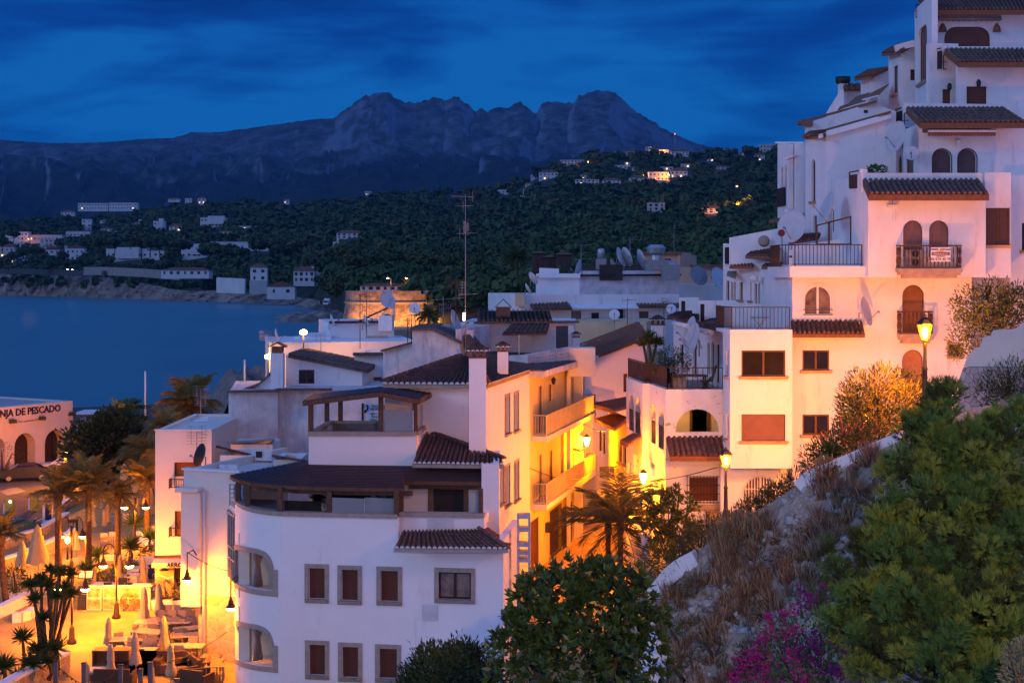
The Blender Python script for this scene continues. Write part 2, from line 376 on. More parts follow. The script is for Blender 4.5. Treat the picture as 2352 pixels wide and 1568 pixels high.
class House:
 def __init__(s,name,label,cat,at,group=None,wallm=WHITE):
  s.root=thing(name,label,cat,at,group);s.mb=MB();s.wm=wallm
 def body(s,fac,v0,v1,depth,holes=(),u0=None,u1=None,outline=None,th=.3,sides=True,top=True,zb=None,tz=0.0):
  """front wall with openings, the sides and back behind it, and a flat roof"""
  a0=0.0 if u0 is None else fac.sz(u0,CV)[0];a1=fac.L if u1 is None else fac.sz(u1,CV)[0]
  um=CU+F*fac.w((a0+a1)/2,0).x/fac.w((a0+a1)/2,0).y
  zt=fac.sz(um,v0)[1];z0=fac.sz(um,v1)[1] if zb is None else zb
  out=[(a0,z0),(a1,z0),(a1,zt),(a0,zt)] if outline is None else[fac.sz(*p) for p in outline]
  fill(s.mb,fac,out,[loop(fac,h) for h in holes],-th,0.0)
  if sides:
   W=lambda a,z,o:fac.w(a,z,o)
   for a,e in((a0,th),(a1,-th)):
    s.mb.hexa([W(a,z0,-th-.002),W(a+e,z0,-th-.002),W(a+e,z0,-depth),W(a,z0,-depth),W(a,zt,-th-.002),W(a+e,zt,-th-.002),W(a+e,zt,-depth),W(a,zt,-depth)])
   s.mb.hexa([W(a0+th,z0,-depth),W(a1-th,z0,-depth),W(a1-th,z0,-depth+th),W(a0+th,z0,-depth+th),W(a0+th,zt,-depth),W(a1-th,zt,-depth),W(a1-th,zt,-depth+th),W(a0+th,zt,-depth+th)])
   if top:
    zr=zt-.03-tz
    s.mb.hexa([W(a0+th,zr-.2,-th),W(a1-th,zr-.2,-th),W(a1-th,zr-.2,-depth+th),W(a0+th,zr-.2,-depth+th),W(a0+th,zr,-th),W(a1-th,zr,-th),W(a1-th,zr,-depth+th),W(a0+th,zr,-depth+th)])
  return(a0,a1,z0,zt)
 def win(s,fac,spec,kind='shutter',**k):return window(fac,s.root,spec,kind,**k)
 def part(s,name,mb,m):return mb.build(name,m,s.root)
 def pent(s,eL,eR,rR,rL,m=TILE,mortar=False,eave=EAVE,pitch=.2,th=.1,name='roof',r=.075):
  mb=MB();mo=MB() if mortar else None;tiles(mb,eL,eR,rR,rL,pitch=pitch,mortar=mo,r=r);o=mb.build(name,m,s.root)
  ev=MB();z=Vector((0,0,.02));slabq(ev,Vector(eL)-z,Vector(eR)-z,Vector(rR)-z,Vector(rL)-z,th);ev.build('eave',eave,o)
  if mortar:mo.build('eave_mortar',MORTAR,o)
  return o
 def done(s):s.mb.build('wall',s.wm,s.root);return s.root
 # small roof gear
def dish(p,r,az,el=25,m=DISHM,label='',group='satellite dishes on the roofs',mast=.6):
 """satellite dish: reflector, feed arm, bracket; az: where it looks, degrees clockwise from straight away"""
 t=thing('satellite_dish',label,'satellite dish',Vector(p)-Vector((0,0,mast)),group);p=Vector(p)
 D=Vector((math.sin(R(az))*math.cos(R(el)),math.cos(R(az))*math.cos(R(el)),math.sin(R(el))));M=D.to_track_quat('Z','Y').to_matrix()
 mb=MB();prof=[(0.0,0.0)]+[(r*i/5,.32*r*(i/5)**2) for i in range(1,6)]+[(r*1.02,.33*r),(r*.98,.29*r)];mb.lathe(prof,p,20,True,M);mb.build('reflector',m,t)
 a=MB();f=p+D*r*1.0+(M@Vector((0,-.25*r,0)));lowp=p+M@Vector((0,-r*.95,.3*r));lowp=p+(-Vector((0,0,1))*r*.9)+D*.28*r
 a.tube([lowp,f],.02,5);a.lathe([(.001,0),(.05,.01),(.06,.1),(.001,.12)],f,8,True,M);a.build('feed_arm',GREYM,t)
 b=MB();b.tube([p-D*.02,p-D*.14,p-Vector((0,0,mast))-D*.14],.03,6);b.build('bracket',GREYM,t);return t
def yagi(p,h,booms,label,group='television aerials on the roofs',m=GREYM):
 """mast with aerials; booms: (height fraction, azimuth degrees, length, elements, kind)"""
 t=thing('roof_aerial',label,'aerial',p,group);p=Vector(p);mb=MB();mb.tube([p,p+Vector((0,0,h))],[.028,.022],6);mb.build('mast',m,t)
 for(f,az,L,n,kind) in booms:
  a=MB();c=p+Vector((0,0,h*f));d=Vector((math.sin(R(az)),math.cos(R(az)),.06));x=Vector((d.y,-d.x,0)).normalized();up=Vector((0,0,1))
  if kind=='grid':
   for s in(-1,1):
    for i in range(5):a.bar(c+x*s*.06+up*(-.28+.14*i),c+x*s*(.06+L*.5)+up*(-.28+.14*i)+d*.14,.016)
    a.bar(c+x*s*L*.3-up*.3+d*.1,c+x*s*L*.3+up*.3+d*.1,.02)
  else:
   a.bar(c-d*L*.35,c+d*L*.65,.026)
   for i in range(n):q=c+d*L*(-.33+.96*i/(n-1));w=(.34-.16*i/n);a.bar(q-(x if kind=='h' else up)*w,q+(x if kind=='h' else up)*w,.014)
   if kind=='h':a.bar(c-d*L*.35-up*.25,c-d*L*.35+up*.25,.016)
  a.build('aerial_array',m,t)
 return t
def chimney(u,v0,v1,d,w,label,cap='tile',cw=WHITE,group='chimneys over the roofs',vb=None):
 """square masonry chimney with a tiled, pierced cap; v0 top of the cap, v1 foot"""
 c=P(u,v1,d);top=ZV(v0,d);t=thing('chimney',label,'chimney',c,group);h=top-c.z;mb=MB();k=w*.5
 hc=min(.62,h*.3)
 mb.box((c.x,c.y,c.z+(h-hc)/2),(w,w,h-hc));mb.build('shaft',cw,t)
 l=MB()
 for sx in(-1,1):
  for sy in(-1,1):l.box((c.x+sx*k*.78,c.y+sy*k*.78,c.z+h-hc*.75),(w*.17,w*.17,hc*.5))
  l.box((c.x+sx*k*.1,c.y-k*.78,c.z+h-hc*.75),(w*.1,w*.1,hc*.5))
 l.box((c.x,c.y,c.z+h-hc*.97),(w*1.08,w*1.08,hc*.1));l.build('vent_piers',TILER,t)
 r=MB();e=k*1.3;z0=top-hc*.5;ap=Vector((c.x,c.y,top))
 q=[Vector((c.x-e,c.y-e,z0)),Vector((c.x+e,c.y-e,z0)),Vector((c.x+e,c.y+e,z0)),Vector((c.x-e,c.y+e,z0))];mo=MB()
 for i in range(4):tiles(r,q[i],q[(i+1)%4],ap,ap,pitch=.17,row=.3,r=.05,mortar=mo)
 o=r.build('cap',TILE,t);mo.build('cap_mortar',MORTAR,o);return t
 # sea, mountains, wooded hills, rocky shore
SEA=-2.5
def build_far():
# sea
 m=mat('sea_water',(.085,.18,.20),.12,.1,.01,spec=.5);nt=m.node_tree;b=nt.nodes['Principled BSDF']
 b.inputs['Roughness'].default_value=.3
 tc=nd(nt,'ShaderNodeTexCoord');mp=nd(nt,'ShaderNodeMapping');mp.inputs['Scale'].default_value=(.02,.07,1);lk(nt,tc.outputs['Object'],mp.inputs[0])
 n=nd(nt,'ShaderNodeTexNoise',ins={'Scale':1.0,'Detail':6.0,'Roughness':.6});lk(nt,mp.outputs[0],n.inputs['Vector'])
 bp=nd(nt,'ShaderNodeBump',ins={'Strength':.35,'Distance':.8});lk(nt,n.outputs['Fac'],bp.inputs['Height']);lk(nt,bp.outputs[0],b.inputs['Normal'])
 mb=MB();mb.quad((-6000,60,SEA),(6000,60,SEA),(6000,14000,SEA),(-6000,14000,SEA));tag(mb.build('sea',m),kind='structure',label='dark blue sea in the bay')
 # mountains: silhouette heights in picture units, stood 9 km away
 sil=[(-700,350),(-300,330),(0,322),(110,330),(170,330),(250,327),(330,320),(400,318),(440,305),(500,305),(590,293),(650,285),(690,279),(720,275),(765,273),(785,258),(800,248),(830,226),(845,220),(860,217),(875,213),(885,211),(897,216),(910,226),(930,238),(950,236),(965,236),(985,230),(1000,224),(1010,226),(1020,234),(1033,228),(1045,222),(1055,226),(1065,235),(1078,244),(1090,258),(1105,250),(1120,257),(1132,252),(1145,246),(1160,249),(1170,247),(1182,241),(1195,235),(1205,243),(1215,250),(1225,262),(1232,264),(1238,248),(1245,240),(1258,235),(1275,234),(1290,238),(1310,238),(1322,232),(1330,222),(1350,215),(1370,209),(1385,211),(1400,209),(1415,215),(1430,230),(1440,240),(1460,257),(1475,268),(1500,280),(1520,294),(1540,305),(1600,331),(1680,350),(1800,372),(2100,400),(2700,440)]
 us=np.concatenate([np.arange(-700,0,16.0),np.arange(0,1720,4.5),np.arange(1720,2700,18.0)]);nu=len(us);ts=np.linspace(0,1.2,118);V=[]
 for t in ts:
  for u in us:
   vr=interp(sil,u);d=4200+4800*t
   if t<=1:
    base=520.0;zr=(CV-vr)*9000/F;z0=(CV-base)*4200/F
    X=(u-CU)*d/F;q=Vector((X*.0014,d*.0009,2.0));rid=mnoise.ridged_multi_fractal(q,.9,2.15,7,1.0,2.0);big=mnoise.fractal(q*.45,1.0,2.0,4)
    p=.30*t+.70*(t**3.0);shelf=.10*math.sin(min(1,t/.75)*math.pi)*max(0,1-abs(u-900)/1500);env=math.sin(min(t,1)*math.pi)**.7
    z=z0+(zr-z0)*(p+shelf)+env*(big*130+(rid-1.1)*250)*(.25+.75*t)
    if t>.985:z=zr+16*mnoise.fractal(Vector((u*.09,0,5)),.8,2.1,4)*(1 if 760<u<1560 else.3)
   else:z=(CV-vr)*9000/F*(1-(t-1)*3.2)
   V.append(((u-CU)*d/F+(0 if t>.98 else 60*mnoise.noise(Vector((u*.02,t*5,11)))),d,CH+z))
 V=np.array(V);i=np.arange(len(ts)-1)[:,None]*nu+np.arange(nu-1)[None];Fq=np.stack([i,i+1,i+1+nu,i+nu],-1).reshape(-1,4)
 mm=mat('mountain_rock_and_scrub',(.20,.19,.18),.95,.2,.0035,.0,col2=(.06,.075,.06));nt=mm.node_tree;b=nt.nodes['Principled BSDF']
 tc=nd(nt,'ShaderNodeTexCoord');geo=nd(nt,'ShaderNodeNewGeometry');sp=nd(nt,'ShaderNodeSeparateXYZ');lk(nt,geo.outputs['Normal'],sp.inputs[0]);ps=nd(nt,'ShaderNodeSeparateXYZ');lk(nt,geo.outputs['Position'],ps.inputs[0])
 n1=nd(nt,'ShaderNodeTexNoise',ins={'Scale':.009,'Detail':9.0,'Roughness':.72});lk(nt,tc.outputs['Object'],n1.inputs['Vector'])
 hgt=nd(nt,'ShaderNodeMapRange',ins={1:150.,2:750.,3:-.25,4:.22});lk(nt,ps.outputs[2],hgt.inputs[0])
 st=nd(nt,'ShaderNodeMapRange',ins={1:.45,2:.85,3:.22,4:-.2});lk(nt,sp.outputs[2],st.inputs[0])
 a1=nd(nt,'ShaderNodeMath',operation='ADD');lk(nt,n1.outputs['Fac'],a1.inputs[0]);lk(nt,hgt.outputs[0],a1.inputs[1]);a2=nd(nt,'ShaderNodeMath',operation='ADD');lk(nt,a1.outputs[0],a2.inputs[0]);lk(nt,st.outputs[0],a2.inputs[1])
 cr=ramp(nt,a2.outputs[0],[(.36,(.018,.034,.028)),(.52,(.06,.08,.08)),(.70,(.14,.185,.235))]);lk(nt,cr.outputs[0],b.inputs['Base Color'])  # rock tones carry the blue of distant haze in their colour
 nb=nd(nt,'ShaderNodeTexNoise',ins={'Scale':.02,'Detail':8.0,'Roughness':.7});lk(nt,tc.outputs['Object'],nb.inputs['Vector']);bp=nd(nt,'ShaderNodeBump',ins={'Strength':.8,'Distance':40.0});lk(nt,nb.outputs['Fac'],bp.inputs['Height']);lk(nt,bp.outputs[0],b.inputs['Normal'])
 tag(np_mesh('mountains',V,Fq,mm,smooth=True),kind='structure',label='limestone mountain range tinted with dark haze blue')
 # wooded hills behind the bay and the town
 base=[(-400,676),(0,668),(150,672),(300,680),(380,684),(480,688),(640,690),(700,690),(740,688),(800,690),(900,700),(1000,712),(1100,720),(1250,720),(1700,700),(1900,700),(2800,700)]
 dbase=[(-400,1780),(0,1700),(150,1540),(300,1400),(480,1250),(640,1160),(720,1060),(760,900),(800,640),(900,500),(1000,430),(1100,360),(1300,300),(2800,260)]
 top=[(-400,518),(0,515),(100,511),(200,507),(260,500),(300,493),(420,483),(500,475),(620,479),(700,477),(800,465),(900,453),(1000,447),(1080,443),(1170,431),(1210,410),(1240,391),(1300,375),(1350,363),(1450,357),(1540,353),(1620,355),(1700,355),(1790,343),(1900,339),(2300,343),(2800,363)]
 dtop=[(-400,2700),(300,2700),(800,2600),(1200,2700),(2800,2600)]
 us=np.arange(-400,2801,10.0);ts=np.linspace(0,1.12,58)
 def hill(u,t):
  vb,db,vt,dt=interp(base,u),interp(dbase,u),interp(top,u),interp(dtop,u)
  g=t**1.35;d=db+(dt-db)*g;zb=CH-(vb-CV)*db/F;zt=CH-(vt-CV)*dt/F
  q=min(t,1.0);v=vb+(vt-vb)*(q**.80);z=CH-(v-CV)*d/F if t<=1 else zt-(t-1)*900
  return d,z
 build_far.hill=hill;V=[]
 for t in ts:
  for u in us:
   d,z=hill(u,t)
   if t==0:z=min(z,SEA+2.0)
   z+=(mnoise.fractal(Vector((u*d*2e-6,d*.004,0)),1,2,3)*5 if 0<t<1 else 0);V.append((XU(u,d),d,z))
 nu=len(us);V=np.array(V);i=np.arange(len(ts)-1)[:,None]*nu+np.arange(nu-1)[None];Fq=np.stack([i,i+1,i+1+nu,i+nu],-1).reshape(-1,4)
 hm=mat('hill_undergrowth',(.035,.04,.022),.95,.3,.05,col2=(.018,.022,.014));tag(np_mesh('hills',V,Fq,hm,smooth=True),kind='structure',label='wooded hills behind the bay')
 # low cliffs along the water
 sh=[(-200,1760),(0,1660),(60,1620),(150,1520),(230,1440),(330,1360),(380,1290),(430,1240),(480,1205),(560,1150),(640,1100),(690,1050),(735,960)]
 vtop=[(-200,630),(0,629),(60,632),(150,633),(230,636),(330,650),(390,663),(430,668),(480,668),(560,672),(640,680),(690,684),(735,690)]
 rock=mat('shore_rock',(.34,.25,.19),.95,.2,.06,.9,.25,col2=(.10,.075,.065),stain=((.07,.055,.05),.55))
 us=np.arange(-200,736,2.5);nr=16;V=[]
 for k in range(nr):
  t=k/(nr-1)
  for u in us:
   d0=interp(sh,u);vt=interp(vtop,u);zt=CH-(vt-CV)*(d0+40)/F
   led=mnoise.fractal(Vector((u*.05,t*4.0,2.0)),.8,2.1,6);q=t+.10*mnoise.noise(Vector((u*.06,t*6,9)));st=(math.floor(q*5)+min(1,(q*5%1)*2.2))/5
   z=SEA-.6+(zt-SEA+.6)*max(0,min(1,st if 0<t<1 else t));d=d0+46*t+led*11;V.append((XU(u,d),d,z+led*.8*(t>0)))
 nu=len(us);V=np.array(V);i=np.arange(nr-1)[:,None]*nu+np.arange(nu-1)[None];Fq=np.stack([i,i+1,i+1+nu,i+nu],-1).reshape(-1,4)
 tag(np_mesh('cliff_terrain',V,Fq,rock),kind='structure',label='low brown sea cliffs')
 # rocky points by the fort and by the quay
 def reef(name,pts,dd,hgt,seed,lab):
  V=[];n1,n2=70,22
  for j in range(n2):
   for i in range(n1):
    f=i/(n1-1);g=j/(n2-1);u0,v0=pts[0];u1,v1=pts[1];u=u0+(u1-u0)*f;vb=v0+(v1-v0)*f;d=DG(vb,SEA)+dd*g
    e=min(1,4*f,6*g+.05,6*(1-g)+.05)*min(1,8*(1-f)+.3);h=hgt*e*(.55+.7*mnoise.fractal(Vector((f*7+seed,g*3,seed)),.8,2.2,6)+.35*f);V.append((XU(u,d),d,SEA-.5+h))
  i=np.arange(n2-1)[:,None]*n1+np.arange(n1-1)[None];Fq=np.stack([i,i+1,i+1+n1,i+n1],-1).reshape(-1,4)
  tag(np_mesh(name,np.array(V),Fq,rock),kind='structure',label=lab)
 reef('rocky_shore',[(612,742),(860,742)],150,3.2,3,'pale rock shelf running into the bay below the fort')
 reef('rocky_point',[(690,712),(840,712)],300,3.5,5,'sandy rock point with a parked truck')
 V=[];n1,n2=60,30
 for j in range(n2):
  for i in range(n1):
   u=468+200*i/(n1-1);d=165+80*j/(n2-1);e=min(1,3.2*i/(n1-1)+.02)*min(1,5*(1-j/(n2-1)))
   V.append((XU(u,d),d,SEA-.5+e*(5.4+2.4*mnoise.fractal(Vector((i*.07,j*.12,4.0)),1.0,2.1,4))))
 i=np.arange(n2-1)[:,None]*n1+np.arange(n1-1)[None];Fq=np.stack([i,i+1,i+1+n1,i+n1],-1).reshape(-1,4)
 r2=mat('quay_rock',(.30,.21,.17),.95,.2,.6,.8,2.0,col2=(.10,.07,.06));tag(np_mesh('quay_rocks_terrain',np.array(V),Fq,r2),kind='structure',label='brown rocks by the water behind the roofs')
build_far()
# pines
PINEF=mat('far_pine_foliage',(.060,.105,.034),.9,.2,.03,col2=(.022,.045,.020))
PINEF2=mat('olive_pine_foliage',(.095,.11,.035),.9,.2,.03,col2=(.04,.055,.02))
BARK=mat('pine_bark',(.075,.05,.038),.95,.25,2)
def crown_pts(n,rng,flat=.5,lobes=7):
 """leaf-clump quads spread through an umbrella crown of unit radius"""
 c=rng.normal(size=(lobes,3));c/=np.linalg.norm(c,axis=1)[:,None];c*=rng.uniform(.25,.72,(lobes,1));c[:,2]=np.abs(c[:,2])*flat
 k=rng.integers(0,lobes,n);q=rng.normal(size=(n,3));q/=np.linalg.norm(q,axis=1)[:,None];r=rng.uniform(.75,1.06,(n,1))
 rad=rng.uniform(.30,.5,lobes)[k][:,None];p=c[k]+q*r*rad*np.array([1,1,.68]);return p,q
def pine_parts(seed,n=220,flat=.5,size=.16):
 rng=np.random.default_rng(seed);p,q=crown_pts(n,rng,flat);M=dir_rot(q+rng.normal(size=q.shape)*.5,rng)*rng.uniform(.7,1.3,(n,1,1))*size
 bv=[(-.9,0,-.45),(.9,-.2,-.5),(.8,.25,.55),(-.8,.1,.5)];return scatter(bv,[(0,1,2,3)],p,M)
def pine_thing(seed,label,group):
 t=thing('umbrella_pine',label,'pine tree',(0,0,0),group);V,Fq=pine_parts(seed,420,.5,.14);V=V*np.array([1,1,.95])+np.array([0,0,1.05])
 np_mesh('crown',V,Fq,PINEF if seed%2 else PINEF2,t);mb=MB();rng=random.Random(seed)
 b=(rng.uniform(-.1,.1),rng.uniform(-.1,.1),.62);mb.tube([(0,0,-.15),(b[0]*.5,b[1]*.6,.35),b],[.055,.045,.038],6)
 for k in range(5):a=k*1.26+rng.random();mb.tube([b,(b[0]+.4*math.cos(a),b[1]+.4*math.sin(a),.98+rng.uniform(-.1,.15))],[.03,.012],5)
 mb.build('trunk',BARK,t);return t
def build_forest():
 rng=np.random.default_rng(11);hill=build_far.hill
 temps=[pine_parts(s,42,.5,.32) for s in range(5)];fine=[pine_parts(s+9,150,.55,.17) for s in range(5)]
 Vs,Fs,Ms=[],[],[];nv=0
 placed=[]
 def clear(u,v):
  for(a,b,c,d_) in CLEAR:
   if a<u<c and b<v<d_:return True
  return False
 for _ in range(6200):
  u=rng.uniform(-150,2050);t=rng.uniform(0,1)**1.0
  d,z=hill(u,t);v=CV-(z-CH)*F/d
  if v>665 and u<720:continue
  if u>1000 and d<330:continue
  if clear(u,v) or mnoise.noise(Vector((u*.013,v*.05,8)))>.52:continue
  r=rng.uniform(3.6,8.0)*(1.0+d/2300)
  if d<800:r*=.85
  V,Fq=(temps if d>1150 else fine)[rng.integers(0,5)];a=rng.uniform(0,6.28);c,s=math.cos(a),math.sin(a)
  W=V*np.array([r,r,r*rng.uniform(.75,1.25)]);W=np.stack([W[:,0]*c-W[:,1]*s,W[:,0]*s+W[:,1]*c,W[:,2]],1)+np.array([XU(u,d),d,z+r*.35])
  Vs.append(W);Fs.append(Fq+nv);nv+=len(W);Ms.append(np.full(len(Fq),0 if mnoise.noise(Vector((u*.02,v*.06,3)))+rng.uniform(-.3,.3)<.22 else 1))
 o=np_mesh('pine_forest',np.concatenate(Vs),np.concatenate(Fs),[PINEF,PINEF2],mi=np.concatenate(Ms));tag(o,'dark pine forest covering the hills behind the bay','forest',kind='stuff')
CLEAR=[]
# villas over the bay, the fort, lamps far off
FARW=mat('far_white_house',(.62,.60,.58),.9,.08,.15)
FARC=mat('far_cream_house',(.60,.52,.44),.9,.08,.15)
FARROOF=mat('far_tile_roof',(.20,.095,.06),.9,.2,.3)
FARFLAT=mat('far_flat_roof',(.42,.41,.40),.9,.1,.3)
FARWIN=mat('far_window',(.02,.02,.024),.2,.1,1)
LITWIN=mat('lit_window',(.8,.6,.3),.6,.1,1,emit=(1.0,.62,.22),estr=2.2)
LAMPG=mat('sodium_lamp_glass',(1,.8,.5),.5,0,1,emit=(1.0,.58,.14),estr=40.0)
LAMPW=mat('warm_lamp_glass',(1,.9,.7),.5,0,1,emit=(1.0,.78,.42),estr=22.0)
def point(loc,watts,col=(1.0,.50,.10),size=.12,name='lamp_light'):
 l=bpy.data.lights.new(name,'POINT');l.energy=watts;l.color=col;l.shadow_soft_size=size;o=bpy.data.objects.new(name,l);COL.objects.link(o);o.location=loc;return o
def at_hill(u,v):
 lo,hi=0.0,1.0
 for _ in range(30):
  t=(lo+hi)/2;d,z=build_far.hill(u,t);vv=CV-(z-CH)*F/d
  if vv>v:lo=t
  else:hi=t
 return build_far.hill(u,(lo+hi)/2)[0]
def villa(u0,v0,u1,v1,label,kind='flat',d=None,storeys=2,lit=(),wall=None,cols=None,group='villas across the bay',name='white_villa',cat='house',depth=None,blocks=()):
 uc=(u0+u1)/2
 if d is None:d=at_hill(uc,v1)-4
 CLEAR.append((u0-3,v1-4,u1+3,v1+25 if d<1800 else v1+13));pxm=d/F;W=(u1-u0)*pxm;dep=depth or min(max(W*.45,6),16)
 base=ZV(v1,d)-3;top=ZV(v0,d);t=thing(name,label,cat,(XU(uc,d),d,base),group);mb=MB();wm=wall or FARW;x0,x1=XU(u0,d),XU(u1,d)
 rh=0 if kind=='flat' else min((top-base-3)*.38,W*.22,4.5)
 wt=top-rh;mb.hexa([(x0,d,base),(x1,d,base),(x1,d+dep,base),(x0,d+dep,base),(x0,d,wt),(x1,d,wt),(x1,d+dep,wt),(x0,d+dep,wt)])
 for(a0,b0,a1,b1) in blocks:
  X0,X1,zt,zb=XU(a0,d),XU(a1,d),ZV(b0,d),ZV(b1,d)-2;mb.hexa([(X0,d-3.5,zb),(X1,d-3.5,zb),(X1,d+4,zb),(X0,d+4,zb),(X0,d-3.5,zt),(X1,d-3.5,zt),(X1,d+4,zt),(X0,d+4,zt)])
 mb.build('wall',wm,t);r=MB();e=.6
 if kind=='flat':
  r.hexa([(x0-e,d-e,wt+.01),(x1+e,d-e,wt+.01),(x1+e,d+dep,wt+.01),(x0-e,d+dep,wt+.01),(x0-e,d-e,wt+.5),(x1+e,d-e,wt+.5),(x1+e,d+dep,wt+.5),(x0-e,d+dep,wt+.5)]);r.build('roof',FARW,t)
 elif kind=='hip':
  q=min(dep/2,W/2)*.98;r.mesh([(x0-e,d-e,wt),(x1+e,d-e,wt),(x1+e,d+dep+e,wt),(x0-e,d+dep+e,wt),(x0+q,d+dep/2,top),(x1-q,d+dep/2,top)],[(0,1,5,4),(1,2,5),(2,3,4,5),(3,0,4),(3,2,1,0)]);r.build('roof',FARROOF,t)
 else:
  xm=(x0+x1)/2;r.mesh([(x0-e,d-e,wt),(x1+e,d-e,wt),(x1+e,d+dep,wt),(x0-e,d+dep,wt),(xm,d-e,top),(xm,d+dep,top)],[(0,4,5,3),(4,1,2,5),(0,1,4),(2,3,5),(3,2,1,0)]);r.build('roof',FARROOF,t)
 nc=cols or max(2,int(W/5.5));sh=(wt-base-3)/storeys;k=0
 for s in range(storeys):
  for c in range(nc):
   cx=x0+W*(c+.5)/nc;cz=base+3+sh*(s+.5);ww=min(1.3,W/nc*.28);hh=min(1.2,sh*.32);w=MB();w.box((cx,d-.05,cz),(ww*2*(1 if(s+c)%3 else.6),.12,hh*2));w.build('window',LITWIN if k in lit else FARWIN,t);k+=1
 return t
def far_houses():
 A=villa
 A(13,533,64,562,'white stepped apartment block with terraces at the far left of the bay',storeys=3,blocks=[(20,548,50,562)],name='apartment_block',cat='apartments')
 A(68,540,142,556,'long low white modern villa with flat roof beside a street lamp',storeys=1,lit=(0,))
 A(103,549,140,565,'small cream house below the long low white villa','flat',wall=FARC)
 A(151,532,208,546,'white flat roofed villa on the slope above the gabled pair',storeys=1)
 A(0,560,32,606,'cream tile roofed block cut by the left picture edge','hip',wall=FARC,storeys=3,lit=(0,2,3))
 A(102,566,136,594,'white gabled house with chimney near the coast road','gable')
 A(151,562,193,600,'larger white gabled house with a wide front near the coast road','gable')
 A(244,572,338,598,'long white bungalow half hidden by tall pines',storeys=1,blocks=[(270,568,320,590)])
 A(338,576,377,593,'short white bungalow behind pine trunks',storeys=1)
 A(416,564,476,592,'white cubic villa with a stepped flat roof above the shore',blocks=[(440,560,462,580)])
 A(484,556,628,577,'long white terrace building with many bays on the wooded slope',storeys=1,cols=7,name='terrace_building',cat='apartments')
 A(460,500,518,523,'white villa with upper terrace high among the pines',blocks=[(478,496,516,512)])
 A(188,504,210,530,'narrow white tower villa high on the left slope',storeys=3)
 A(352,508,379,531,'white villa with a small tower above the bay',blocks=[(366,502,376,520)])
 A(388,513,420,531,'cream tile roofed villa right of the small tower villa','hip',wall=FARC,lit=(1,))
 A(230,522,268,533,'low white villa with red roof in the pines','hip',storeys=1)
 A(37,557,64,568,'small white annex below the stepped apartment block',storeys=1)
 A(575,606,613,646,'two storey white house with columns by the sea wall','hip',d=1110)
 A(674,612,722,648,'red roofed white house with arches above the sea','hip',d=1080,cols=4)
 A(715,604,745,648,'square white tower with a red pyramid roof by the shore','hip',d=1090,depth=10)
 A(613,646,677,678,'white boathouse front with a big arched niche','gable',d=1060,storeys=1,cols=2)
 A(370,614,480,632,'low grey roofed restaurant behind the sea cliffs','hip',d=1270,storeys=1)
 A(179,467,248,482,'left half of the long pale apartment row on the far ridge',storeys=2,d=3000,lit=(1,),name='apartment_row',cat='apartments')
 A(250,466,315,482,'right half of the long pale apartment row on the far ridge',storeys=2,d=3000,lit=(8,),name='apartment_row',cat='apartments')
 A(140,482,169,494,'small pale houses left of the long ridge apartments','hip',d=2900)
 A(386,454,412,461,'low pale villa on the ridge skyline','hip',d=2900,storeys=1)
 A(425,456,440,464,'tiny white villa on the ridge skyline','flat',d=2900,storeys=1)
 A(454,452,472,468,'white lit house standing out on the ridge skyline','hip',d=2850,lit=(0,1))
 A(652,456,664,466,'little lit house on the ridge above the bay','hip',d=2850,lit=(0,))
 A(838,440,852,450,'small white house on the ridge left of the tall aerial','flat',d=2800,lit=(0,))
 A(773,528,832,548,'white house with brown hip roof alone in the pines','hip',lit=())
 A(765,556,794,566,'low pale garage below the lone house in the pines',storeys=1)
 A(886,546,906,557,'brown tile roof showing among dark pines','hip',wall=FARC,storeys=1)
 A(1144,436,1168,446,'white flat villa at the left end of the hill village',storeys=1)
 A(1201,430,1220,450,'tall white villa with a cypress beside it','gable')
 hv=[(1238,390,1282,414,'hip','white villa cluster at the left of the hill village'),(1287,368,1342,379,'flat','long white villa left of the bright hill lamp'),(1334,396,1366,411,'hip','lit white villa under the bright hill lamp'),(1322,413,1376,424,'flat','low white villa with a long wall in the hill village'),(1384,408,1426,424,'hip','white villa with arcaded terrace in the hill village'),(1446,402,1490,420,'hip','white villa beside the left of two star lamps'),(1490,396,1535,415,'flat','white villa between the two star lamps'),(1540,386,1579,408,'hip','orange lit villa beside the right star lamp'),(1436,343,1465,357,'hip','small villa on the hilltop left'),(1483,338,1496,349,'flat','white cube house on the hilltop'),(1514,345,1536,353,'flat','brightly lit house on the hilltop'),(1542,342,1582,358,'hip','wide white villa on the hilltop right'),(1733,352,1757,369,'hip','white gabled villa below the skyline at right'),(1745,333,1783,349,'flat','cream villa on the skyline beside the white tower block'),(1698,348,1714,358,'hip','tiny villa on the skyline at right'),(1436,373,1453,383,'flat','small lit villa under the hilltop'),(1609,472,1658,489,'hip','orange lit villa beside three roadside lamps'),(1488,467,1527,484,'flat','grey villa low in the dark wood')]
 for i,(a,b,c,d_,k,lab) in enumerate(hv):A(a,b,c,d_,lab,k,lit=((0,2) if i in(2,7,10,15,16) else(1,) if i%3==0 else()),wall=FARC if i in(13,17) else None,group='villas of the hill village')
 rv=random.Random(17)
 for i in range(40):
  u,v=rv.choice([(rv.uniform(1190,1760),rv.uniform(392,470)),(rv.uniform(1400,1770),rv.uniform(358,400)),(rv.uniform(40,640),rv.uniform(495,548)),(rv.uniform(30,470),rv.uniform(560,606))]);w=rv.uniform(14,30);k=rv.random()<.4
  A(u,v-rv.uniform(7,11),u+w,v,'tiny villa with a lit window, half hidden in the wood' if k else 'tiny pale villa with dark windows, half hidden in the wood',rv.choice(['hip','hip','flat','gable']),storeys=1,lit=(1,) if k else(),wall=rv.choice([None,FARC]),group='tiny villas in the wood')
